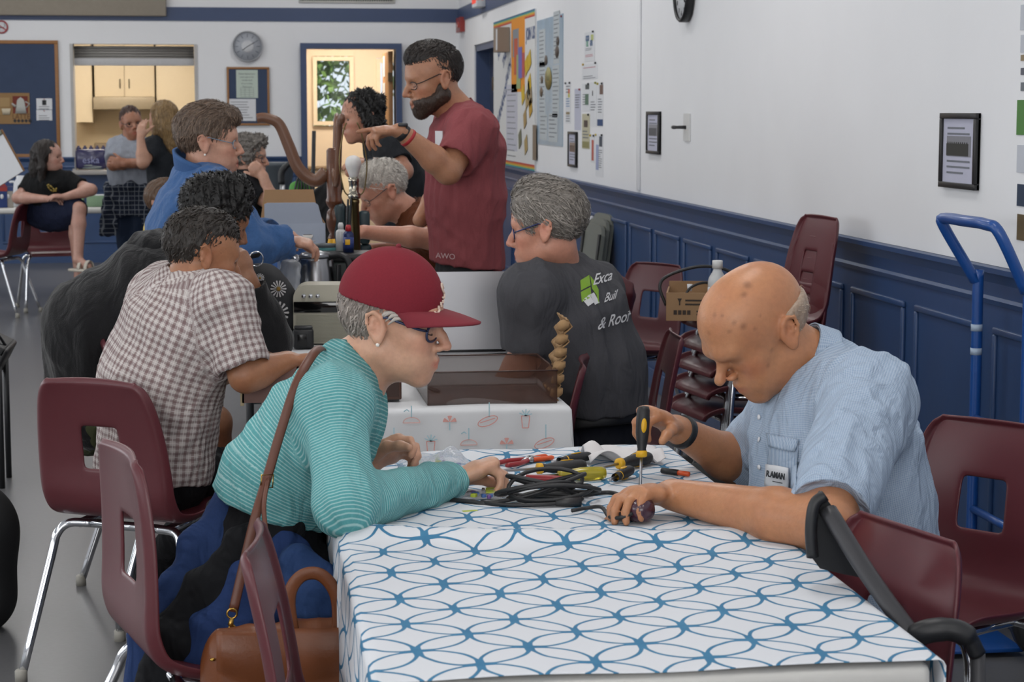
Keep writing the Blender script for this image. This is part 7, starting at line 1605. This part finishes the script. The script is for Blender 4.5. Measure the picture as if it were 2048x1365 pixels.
for body, px, py, sz, rot in (('KEEP', 1000, 97, .13, .50), ('THE', 1009, 118, .125, .5), ('FAITH', 1017, 146, .125, .5), ('JOIN US', 1061, 68, .13, .0), ('FURNANCE', 1004, 212, .125, .5)):
    x, y = bp(px, py); text('board_lettering', body, NAVY, M @ Matrix.Translation((x, y, z)) @ Matrix.Rotation(rot, 4, 'Z'), sz, bd, bold=.004, sx=1)
brect(1013, 1035, 170, 300, CLR('b9bac6'), 'lined_sheet'); x, y = bp(1014, 180); x1_, _ = bp(1034, 180); lines(M, x+.03, x1_-.03, y, .045, 14, z+.001, GREYINK, bd, 1, .006)
for k, (px, py, c_) in enumerate(((1054, 132, 'c2a21f'), (1060, 120, 'c2a21f'), (1060, 168, 'c9a922'), (1047, 190, 'c9a922'), (1055, 198, 'a58d5c'), (1062, 195, '8c7a5c'), (1062, 215, 'b08a25'), (1051, 238, '9c8250'), (1053, 290, 'a08a58'), (1041, 278, '6d6d55'), (1058, 180, 'd0c9b0'))):
    x, y = bp(px, py); MB().box((x, y, z+.004), (.15, .12, .002), M=M @ Matrix.Translation((x, y, 0)) @ Matrix.Rotation(.35, 4, 'Z') @ Matrix.Translation((-x, -y, 0))).build('sticky_note', CLR(c_), bd)
brect(1066, 1073, 250, 320, CLR('7d6d5c'), 'photo_strip', z+.002)
# sky blue chart
ch_, M, w, h, z = card(1075, 1127, 42, 288, mat('chart_sky', '93a9bb', .35, var=.25, scale=5), 'wall_chart', 'tall pale blue illustrated chart on the right wall', 'poster', th=.004)
for (x, y, ww, hh) in ((-.28, .27, .25, .30), (.27, .33, .22, .40), (-.27, -.05, .25, .42), (.25, -.08, .26, .40), (-.22, -.36, .30, .20), (.15, -.36, .34, .22)):
    bar(M, x*w, y*h, ww*w, hh*h, z, CLR('b4bbbf'), 'chart_panel', ch_); lines(M, (x-ww*.42)*w, (x+ww*.42)*w, (y+hh*.42)*h, .03, max(3, int(hh*h/.032)), z+.0008, GREYINK, ch_, int(x*100), .006)
for k, (x, y, r_, c_) in enumerate(((.32, .30, .05, '4a3d35'), (.30, .22, .06, '4a3d35'), (-.12, .17, .05, '5a5048'), (-.28, .02, .04, '6a5a4a'), (-.30, -.08, .05, '6a5a4a'), (-.02, .02, .11, '8a7a45'), (-.02, .06, .07, 'a09a6a'))): MB().lathe([(r_*w*1.2, 0), (r_*w*1.2, .001), (0, .001)], (0, 0, 0), n=18, sy=.5, M=M @ Matrix.Translation((x*w, y*h, z+.0005*k))).build('chart_picture', CLR(c_), ch_)
MB().lathe([(.008, 0), (.006, .008), (0, .009)], (0, 0, 0), n=10, M=M @ Matrix.Translation((w*.46, h*.48, z))).build('push_pin', REDH, ch_)
# pinned notices
def notice(px0, px1, py0, py1, label, bits, m=None, pins=('2c2d30',), off=0):
    o, M, w, h, z = card(px0, px1, py0, py1, m or PAPER, 'pinned_notice', label, 'notice', group='notices pinned to the right wall', th=.002, off=off)
    for k, b_ in enumerate(bits):
        if b_[0] == 'l': lines(M, -w*.4, w*.4, h*b_[1], h*b_[2], b_[3], z, CLR(b_[4]) if len(b_) > 4 else GREYINK, o, k, h*b_[2]*.35)
        elif b_[0] == 'r': bar(M, b_[1]*w, b_[2]*h, b_[3]*w, b_[4]*h, z+.0003*k, CLR(b_[5]), 'printed_picture', o)
        else: text('notice_lettering', b_[1], CLR(b_[4]), M @ Matrix.Translation((b_[5]*w if len(b_) > 5 else 0, b_[2]*h, z)), b_[3], o, sx=b_[6] if len(b_) > 6 else 1, bold=.002)
    for k, c_ in enumerate(pins): MB().lathe([(.008, 0), (.006, .010), (0, .011)], (0, 0, 0), n=10, M=M @ Matrix.Translation((w*(.4-.8*k), h*.48, z))).build('push_pin', CLR(c_), o)
notice(1170, 1190, 66, 124, 'white notice with green and blue heading high on the right wall', [('t', 'GOOD', .28, .05, '3a5a80', -.2, .8), ('t', 'WORD', .28, .05, 'b9c07a', .27, .6), ('t', 'OUR', .10, .05, '6fa08a', -.22, .7), ('t', 'GIFTS', .10, .05, '3a5a80', .18, .7), ('l', -.06, .05, 2), ('l', -.28, .05, 2, 'b05060')])
notice(1165, 1196, 129, 160, 'wide white notice with pink and grey headings', [('l', .25, .1, 1, 'b0465a'), ('l', -.3, .12, 2)], pins=('2c2d30', 'c0a040'))
notice(1132, 1142, 165, 247, 'narrow notice with a rainbow stripe beside the chart', [('l', .40, .07, 3), ('r', .2, .28, .3, .10, 'c05a3a'), ('r', .2, .18, .3, .10, 'b9b13c'), ('l', .1, .06, 4, '4a78a8'), ('r', 0, -.25, .7, .06, '8a7a5a'), ('l', -.32, .06, 3)], pins=('2c2d30', '2c2d30'))
notice(1150, 1162, 178, 260, 'pale lilac typed notice curling at its lower corner', [('l', .35, .06, 6)], CLR('b9bbcc'), pins=('9a2a2a',))
notice(1165, 1180, 168, 222, 'notice with two small dark photographs', [('r', .2, .38, .5, .18, '4a4f50'), ('r', .15, -.08, .45, .40, '55705f'), ('l', .1, .09, 5)])
notice(1181, 1194, 165, 252, 'white folded leaflet hanging beside the dark photographs', [('r', -.1, .25, .12, .12, '3a3c40'), ('l', .05, .06, 4)], pins=('8a8a30',))
notice(1196, 1207, 166, 252, 'leaflet with a navy foot and a small portrait', [('r', .2, .34, .6, .22, '6a5248'), ('l', .12, .06, 6), ('r', 0, -.42, 1, .15, '2c4672')], pins=('2c2d30', 'a89a3a'))
notice(1165, 1180, 228, 297, 'olive toned leaflet with dark figures', [('r', .0, .22, .5, .20, '4a3c34'), ('l', 0, .09, 3), ('r', 0, -.38, .9, .18, '8a8558')], CLR('b9b49a'))
notice(1182, 1190, 270, 325, 'thin red and white bookmark', [('r', .05, -.05, .5, .75, 'b0584a')], pins=('2c2d30', 'b8a13a'))
notice(1192, 1207, 268, 352, 'long pale leaflet hanging low on the wall', [('r', .2, .33, .4, .24, '3c4450'), ('r', -.25, -.05, .35, .6, '98a0c0'), ('l', .12, .05, 9)], pins=('2c2d30', 'b8a13a'))
# black frames
def picture(px0, px1, py0, py1, label, pic):
    o, M, w, h, z = card(px0, px1, py0, py1, mat('frame_backing', '1a1a1d', .5), 'picture_frame', label, 'picture frame', group='black framed pictures', th=.006, off=.002)
    for (x, y, ww, hh) in ((0, h/2-.009, w, .018), (0, -h/2+.009, w, .018), (-w/2+.010, 0, .020, h-.036), (w/2-.010, 0, .020, h-.036)): MB().box((x, y, .004), (ww, hh, .018), M=M, bev=.002).build('frame_bar', mat('frame_black', '141416', .4), o)
    bar(M, 0, 0, w-.04, h-.036, z+.001, CLR('b3b4c6'), 'mount', o)
    lines(M, -w*.32, w*.32, h*.30, .018, 2, z+.002, GREYINK, o, 1, .006); lines(M, -w*.32, w*.32, -h*.14, .018, 3, z+.002, GREYINK, o, 2, .006)
    bar(M, 0, h*.06, w*.66, h*.27, z+.002, CLR(pic[0]), 'photograph', o); bar(M, -.01, h*.015, w*.60, h*.16, z+.003, CLR(pic[1]), 'photograph_detail', o)
    for k in range(10): bar(M, -w*.29+w*.058*k, h*.10, w*.02, h*.03, z+.0032, CLR(pic[1]), 'photograph_detail', o)
picture(1890, 1963, 226, 374, 'black framed picture of a picket line nearest the camera', ('7d7d84', '2f2f2b'))
picture(1298, 1323, 223, 307, 'black framed picture beside the white wall switch plate', ('8a8a90', '56565a'))
picture(1140, 1156, 263, 333, 'small black framed picture under the pinned notices', ('8f7f74', '6a564c'))
# switch plate with a key, clock, exit sign, alarm
o, M, w, h, z = card(1370, 1382, 227, 282, mat('switch_plate', 'cfd0d0', .4), 'wall_plate', 'white lock plate with a black lever on the right wall', 'wall plate', th=.008)
MB().tube([(-.01, 0, 0), (-.012, 0, .05), (-.03, 0, .06), (-.06, .0, .06)], [.010, .008, .010, .009], n=10, M=M).build('lever', mat('lever_dark', '3a3a3c', .35, .5), o)
ck = aX(1366, -18, XW-.03)
cl_ = empty('wall_clock', ck, label='black rimmed clock at the top of the right wall', cat='clock'); Mc = frame((0, 0, 0), (0, -1, 0), (0, 0, 1))
MB().lathe([(.148, -.025), (.155, -.02), (.155, .012), (.148, .02), (.138, .016), (.138, .006)], n=36, M=Mc, cap=False).build('rim', DARK, cl_); MB().lathe([(.14, .002), (.14, .006), (0, .006)], n=36, M=Mc).build('dial', PAPER, cl_)
for k in range(12): a_ = math.pi/6*k; text('numeral', str(12 if k == 0 else k), INK, Mc @ Matrix.Translation((.112*math.sin(a_), .112*math.cos(a_), .0068)), .035, cl_)
for a_, L in ((1.0, .07), (2.2, .10)): MB().tube([(0, 0, .009), (L*math.sin(a_), L*math.cos(a_), .009)], .003, n=6, M=Mc).build('clock_hand', INK, cl_)
ex = aX(958, -6, XW-.05); o = empty('exit_sign', ex, label='small exit sign with red letters high by the corner', cat='exit sign'); MB().box((0, 0, 0), (.09, .34, .19), bev=.01).build('housing', PAPER, o); text('sign_lettering', 'EXIT', emit('exit_red', 'd8402c', .8), frame((0, -.172, -.02), (1, 0, 0), (0, 0, 1)), .055, o); MB().box((-.047, 0, 0), (.002, .28, .12)).build('red_panel', emit('exit_red', 'd8402c', .8), o)
o, M, w, h, z = card(922, 930, 37, 66, mat('alarm_red', '8c2a26', .4), 'alarm_strobe', 'red fire alarm strobe beside the corner', 'alarm', th=.05)
MB().box((0, 0, .028), (w*.5, h*.4, .02), M=M, bev=.004).build('strobe_lens', mat('alarm_lens', 'a8463c', .2), o)
# photographs at the right edge of the view
for k, (py0, py1, c_) in enumerate(((10, 60, 'b9bdc6'), (70, 105, 'b9bdc6'), (110, 122, '8a7a60'), (136, 150, '5a5c66'), (165, 182, '6a7076'), (200, 270, '4a7a3a'), (290, 345, 'b9bdc6'), (368, 412, '20324a'), (428, 480, '5a4a2e'))):
    o, M, w, h, z = card(2036 if k > 4 else 2043, 2110, py0, py1, CLR(c_), 'wall_photo', 'photo print %s of the column at the right picture edge' % ('topmost', 'second', 'third', 'fourth', 'fifth', 'sixth, with a green lawn,', 'seventh, pale,', 'eighth, dark blue,', 'lowest, brown,')[k], 'photo', group='photos at the right picture edge', th=.002)
# ================================================================ back wall and left side
def bcard(px0, px1, py0, py1, m, name, label=None, cat=None, parent=None, th=.006, off=0, group=None, Yw=None):
    a, b = aY(px0, py0, YB), aY(px1, py1, YB); w, h = b[0]-a[0], a[2]-b[2]
    M = backM(((a[0]+b[0])/2, YB-off-th/2-.0005, (a[2]+b[2])/2)); o = MB().box((0, 0, 0), (w, h, th), M=M).build(name, m, parent, label=label, cat=cat, group=group); return o, M, w, h, th/2+.0008
BFAB = mat('board_blue_fabric', '39465f', .9, var=.14, scale=9, bump=.2, bscale=60)
def frame_bars(M, w, h, b, th, m, o, z=0):
    for (x, y, ww, hh) in ((0, h/2-b/2, w, b), (0, -h/2+b/2, w, b), (-w/2+b/2, 0, b, h-2*b), (w/2-b/2, 0, b, h-2*b)): MB().box((x, y, z), (ww, hh, th), M=M, bev=.003).build('frame_bar', m, o)
o, M, w, h, z = bcard(0-90, 122, 80, 315, BFAB, 'bulletin_board', 'large wood framed blue bulletin board beside the kitchen hatch', 'bulletin board', th=.02)
frame_bars(M, w, h, .035, .035, WOODF, o)
o2, M, w, h, z = bcard(-30, 61, 186, 248, CLR('8f6f46'), 'coffee_picture', 'woven coffee themed picture with a white pot on the bulletin board', 'picture', off=.021, th=.006)
bar(M, w*.29, h*.12, w*.34, h*.56, z, CLR('6d2a1c'), 'red_field', o2); bar(M, -w*.15, h*.2, w*.4, h*.3, z, CLR('a2855a'), 'tan_field', o2); bar(M, -w*.15, -.1*h, w*.4, h*.22, z, CLR('9a7c50'), 'tan_field', o2)
MB().lathe([(.055, -.085), (.045, -.02), (.036, .035), (.03, .05), (.02, .06), (0, .075)], (0, 0, 0), n=14, sy=.05, M=M @ Matrix.Translation((w*.30, h*.12, z+.003)) @ Matrix.Rotation(-math.pi/2, 4, 'X')).build('painted_pot', CLR('b4b5b0'), o2)
MB().tube([(w*.30-.05, h*.06, z+.004), (w*.30-.085, h*.16, z+.004)], [.014, .008], n=6, M=M).tube([(w*.30+.045, h*.22, z+.004), (w*.30+.085, h*.15, z+.004), (w*.30+.05, h*.02, z+.004)], .006, n=6, M=M).build('painted_spout', CLR('b4b5b0'), o2)
MB().lathe([(.035, -.03), (.045, .03), (0, .03)], (0, 0, 0), n=12, sy=.05, M=M @ Matrix.Translation((-w*.03, -h*.1, z+.003)) @ Matrix.Rotation(-math.pi/2, 4, 'X')).build('painted_cup', CLR('c0b49c'), o2)
text('picture_lettering', 'LATTE', CLR('5a3a22'), M @ Matrix.Translation((w*.30, -h*.27, z)), .075, o2, sx=.8)
for k in range(5): MB().box((0, 0, 0), (.026, .026, .002), M=M @ Matrix.Translation((w*.16+k*.036, -h*.40, z)) @ Matrix.Rotation(math.pi/4, 4, 'Z')).build('diamond', INK, o2)
for k, (a_, b_, lab) in enumerate(((197, 219, 'upper white card with a small drawing on the bulletin board'), (220, 241, 'lower white card with typing on the bulletin board'))):
    o3, M, w, h, z = bcard(73, 105, a_, b_, PAPER, 'pinned_card', lab, 'card', off=.021, th=.003, group='cards on the bulletin board'); lines(M, -w*.35, w*.35, -h*.05 if k else -h*.25, .022, 3 if k else 2, z, GREYINK, o3, k, .006)
    if not k: bar(M, 0, h*.12, .04, .05, z, INK, 'small_drawing', o3)
    MB().lathe([(.006, 0), (.005, .008), (0, .009)], (0, 0, 0), n=8, M=M @ Matrix.Translation((0, h*.42, z))).build('push_pin', REDH, o3)
o, M, w, h, z = bcard(453, 540, 134, 251, BFAB, 'notice_board', 'small wood framed blue notice board under the silver clock', 'notice board', th=.02)
frame_bars(M, w, h, .022, .032, WOODF, o)
o3, M, w, h, z = bcard(472, 516, 140, 196, CLR('b9c6bb'), 'schedule_sheet', 'pale green notice with a small table on the notice board', 'notice', off=.021, th=.003)
for k, t_ in enumerate(('Please deposit your', 'used cups at the', 'middle shelf', 'of our trolley.', 'Thank you!')): text('sheet_lettering', t_, GREYINK, M @ Matrix.Translation((0, h*.36-k*.032, z)), .021, o3)
for k in range(5): bar(M, .0, -h*.14-k*.022, w*.6, .002, z, GREYINK, 'table_rule', o3)
for k in range(4): bar(M, -w*.3+k*w*.2, -h*.14-.044, .002, .09, z, GREYINK, 'table_rule', o3)
o3, M, w, h, z = bcard(456, 512, 198, 242, PAPER, 'white_sheet', 'plain white typed sheet low on the notice board', 'notice', off=.021, th=.003); lines(M, -w*.4, w*.4, h*.36, .026, 7, z, GREYINK, o3, 4, .006)
# silver clock
c = aY(495, 93, YB-.03); ck2 = empty('silver_clock', c, label='round silver wall clock on the back wall', cat='clock'); Mc = frame((0, 0, 0), (1, 0, 0), (0, 0, 1)); R_ = .150
SLV = mat('clock_silver', 'b9bbbf', .3, .15); DIAL = mat('clock_dial', 'a4a8b0', .4)
MB().lathe([(R_, -.025), (R_*1.03, -.01), (R_*1.02, .015), (R_*.97, .022), (R_*.94, .014), (R_*.94, .006)], n=40, M=Mc, cap=False).build('rim', mat('clock_rim', 'a9abaf', .3, .3), ck2); MB().lathe([(R_*.95, .0), (R_*.95, .006), (0, .006)], n=40, M=Mc).build('dial', DIAL, ck2); MB().lathe([(R_*.42, .006), (R_*.42, .009), (R_*.36, .012), (0, .010)], n=32, M=Mc).build('dial_boss', SLV, ck2)
for k in range(12): a_ = math.pi/6*k; MB().box((0, 0, 0), (.006, .034, .003), M=Mc @ Matrix.Rotation(-a_, 4, 'Z') @ Matrix.Translation((0, R_*.72, .008))).build('hour_mark', GREYINK, ck2)
for a_, L in ((1.05, .085), (-2.2, .06)): MB().tube([(0, 0, .014), (L*math.sin(a_), L*math.cos(a_), .014)], .003, n=6, M=Mc).build('clock_hand', INK, ck2)
# acoustic panel, vent, no smoking sign
a, b = aY(-120, -80, YB), aY(333, 33, YB); MB().box(((a[0]+b[0])/2, YB-.04, (a[2]+b[2])/2), (b[0]-a[0], .07, a[2]-b[2]), bev=.012).build('acoustic_panel', mat('acoustic_beige', '948c80', .95, bump=.3, bscale=220), label='beige fabric acoustic panel at the top of the back wall', cat='acoustic panel')
a, b = aY(597, -40, YB), aY(790, 7, YB); vt = empty('air_vent', ((a[0]+b[0])/2, YB-.012, (a[2]+b[2])/2), label='white air vent grille above the doorway', cat='vent'); w, h = b[0]-a[0], a[2]-b[2]
frame_bars(backM((0, 0, 0)), w, h, .02, .02, mat('vent_white', 'b9b7b3', .5), vt); MB().box((0, .008, 0), (w-.03, .004, h-.03)).build('dark_backing', mat('vent_dark', '3a3a3c', .7), vt)
for k in range(40): MB().box((-w/2+.03+k*(w-.06)/39, -.002, 0), (.007, .010, h-.04)).build('vent_fin', mat('vent_white', 'b9b7b3', .5), vt)
c = aY(3, 54, YB-.006); ns = empty('no_smoking_sign', c, label='round red no smoking sign at the left picture edge', cat='sign'); Mc = frame((0, 0, 0), (1, 0, 0), (0, 0, 1))
MB().lathe([(.066, 0), (.066, .004), (0, .004)], n=28, M=Mc).build('sign_plate', PAPER, ns); MB().tube([(.058*math.cos(t), .058*math.sin(t), .005) for t in np.linspace(0, 6.283, 33)[:-1]], .007, n=6, closed=True, M=Mc).build('red_ring', mat('sign_red', 'a02a30', .5), ns)
MB().box((0, 0, .006), (.115, .010, .003), M=Mc @ Matrix.Rotation(-.62, 4, 'Z')).build('red_slash', mat('sign_red', 'a02a30', .5), ns); MB().box((-.005, -.006, .005), (.06, .010, .002), M=Mc).build('cigarette', INK, ns); MB().tube([(.03, .005, .005), (.035, .02, .005), (.025, .03, .005), (.035, .04, .005)], .003, n=5, M=Mc).build('smoke_curl', GREYINK, ns)
# things on the hatch sill
e = aY(183, 330, YB+.02); ek = empty('water_pack', (e[0], YB+.05, HZ0+.003), label='dark blue shrink-wrapped pack of water bottles on the hatch sill', cat='water pack')
PUR = mat('pack_indigo', '2a2852', .25, var=.15, coat=.3)
MB().box((0, 0, .105), (.30, .20, .20), bev=.03).build('wrapped_pack', PUR, ek)
for k in range(5): MB().lathe([(.026, 0), (.024, .018), (.012, .03), (.011, .042), (0, .043)], (-.12+.06*k, -.04, .198), n=12).build('bottle_top', PUR, ek)
text('pack_lettering', 'eska', CLR('8f93b8'), frame((0, -.1015, .095), (1, 0, 0), (0, 0, 1)), .095, ek)
o = empty('coiled_tubing', (e[0]+.02, YB-.14, HZ0+.003), label='coiled pale tubing lying on the hatch sill', cat='tubing'); MB().tube([(.10*math.cos(t)*(1-.02*t), .035*math.sin(t), .006+.004*t) for t in np.linspace(0, 11, 50)], .004, n=6).build('tube', mat('tube_grey', '7f8c8c', .4), o)
j = aY(222, 300, YB+.3); o = empty('thermos_jug', (j[0], YB+.10, HZ0+.003), label='cream jug on the hatch sill behind the grey T-shirt', cat='jug'); MB().lathe([(0, 0), (.05, 0), (.055, .1), (.045, .2), (.03, .24), (0, .245)], n=18).build('jug_body', CREAM, o)
# things on the back left table
TB = .737
def B(px, py=392): q = aZ(px, py, TB); return q
def tb(px, Y=16.6): q = aY(px, 390, Y); return (q[0], Y, TB)
for k, (px, w_, lab) in enumerate(((145, .18, 'pale green box behind the seated woman\'s elbow'), (204, .24, 'long pale green box of supplies on the back table'))):
    o = empty('green_box', tb(px), label=lab, cat='box', group='pale green boxes'); GB = mat('mint_card', '7f9a7c', .6)
    MB().box((0, 0, .045), (w_, .14, .09), bev=.004).build('box_body', GB, o); MB().box((0, 0, .093), (w_*.9, .12, .006), bev=.002).build('box_contents', PAPER, o)
o = empty('hand_sanitizer', tb(217, 16.45), label='clear blue hand sanitizer pump bottle on the back table', cat='pump bottle')
MB().lathe([(0, 0), (.034, 0), (.036, .02), (.034, .10), (.014, .118), (.013, .125), (0, .125)], n=18).build('bottle', mat('gel_blue', '5f8fae', .15, trans=.4), o); MB().lathe([(.016, .12), (.016, .14), (.006, .145), (.006, .165), (.012, .168), (.012, .178), (0, .18)], n=14).build('pump', PAPER, o); MB().tube([(0, 0, .172), (-.035, -.01, .168)], .005, n=6).build('nozzle', PAPER, o)
for k, (px, c1, c2, lab) in enumerate(((4, '23386f', '9a3a34', 'blue and red drink carton at the left picture edge'), (16, '9a948c', '3a4a7a', 'grey and blue drink carton beside the blue carton'))):
    o = empty('drink_carton', tb(px, 16.5+.02*k), math.radians(12), label=lab, cat='carton', group='drink cartons'); MB().box((0, 0, .085), (.075, .07, .17), bev=.002).build('carton_body', CLR(c1), o); MB().box((0, 0, .15), (.077, .072, .035)).build('coloured_band', CLR(c2), o)
    MB().prism([(-.037, 0), (.037, 0), (.004, .04), (-.004, .04)], -.035, .035, M=Matrix.Translation((0, 0, .17)) @ Matrix.Rotation(math.pi/2, 4, 'X')).build('gable_top', CLR(c2), o); MB().lathe([(.014, 0), (.014, .001), (0, .001)], (0, 0, 0), n=12, sy=1.4, M=frame((-.005, -.0365, .09), (1, 0, 0), (0, 0, 1))).build('printed_drop', PAPER, o)
o = empty('white_jug', tb(42, 16.7), label='white handled jug behind the seated woman\'s shoulder', cat='jug'); MB().lathe([(0, 0), (.06, 0), (.065, .10), (.055, .19), (.035, .225), (.035, .25), (0, .25)], n=18).build('jug_body', PAPER, o); MB().tube(bez([(-.05, 0, .20), (-.09, 0, .19), (-.09, 0, .10), (-.06, 0, .07)], 5), .009, n=8).build('jug_handle', PAPER, o)
# clipboard held from outside the left edge
cc = aY(8, 312, 13.6)
cp = empty('clipboard', cc, label='tilted clipboard with white sheets at the left picture edge', cat='clipboard'); Mc = frame((0, 0, 0), nrm(V(.80, -.25, .50)), nrm(V(-.45, .1, .86)))
MB().box((-.03, 0, 0), (.22, .31, .004), M=Mc, bev=.001).build('board', mat('hardboard', '7a5632', .6), cp); MB().box((-.035, -.01, .004), (.205, .285, .003), M=Mc).build('paper_sheets', PAPER, cp); MB().box((.02, .14, .009), (.10, .03, .012), M=Mc, bev=.004).tube([(-.02, .15, .012), (.02, .165, .018), (.06, .15, .012)], .005, n=6, M=Mc).build('clip', mat('clip_steel', '6a6a5c', .35, .8), cp)
# whoever holds it stands outside the picture; his dark bags show at the left edge
bb = aZ(-30, 760, 0.0)
q0 = aY(-20, 690, 8.2); o = empty('equipment_case', (q0[0]-.06, 8.25, 0), label='black open equipment case at the left picture edge', cat='case')
Mk = Matrix.Translation((0, 0, .62)) @ Matrix.Rotation(math.radians(28), 4, 'Y')
MB().box((0, 0, 0), (.30, .35, .04), M=Mk, bev=.01).box((.14, 0, -.05), (.03, .35, .14), M=Mk, bev=.01).build('case_shell', BLK, o); MB().tube(bez([(-.1, -.1, .03), (-.02, -.12, .08), (.08, -.1, .05), (.13, -.08, .02)], 6), .006, n=6, M=Mk).build('cable', DARK, o)
for dx in (-.1, .1):
    for dy in (-.12, .12): MB().cyl((dx, dy, 0), (dx, dy, .62-dx*.5), .012, n=8).build('stand_leg', DARK, o)
q0 = aY(-25, 915, 5.9); F = Field(); F.ell(V(0, 0, .30), V(.12, .12, .14), None, k=.03); F.ecap(V(0, 0, .10), V(0, 0, .28), V(1, 0, 0), (.12, .12), (.12, .12), k=.05); P_, F_ = F.mesh(.012, 2)
o = np_mesh('black_holdall', P_, F_, mat('bag_black', '131416', .7), label='rounded black holdall on the floor at the left picture edge', cat='bag'); o.location = (q0[0]-.045, 5.9, -.0)
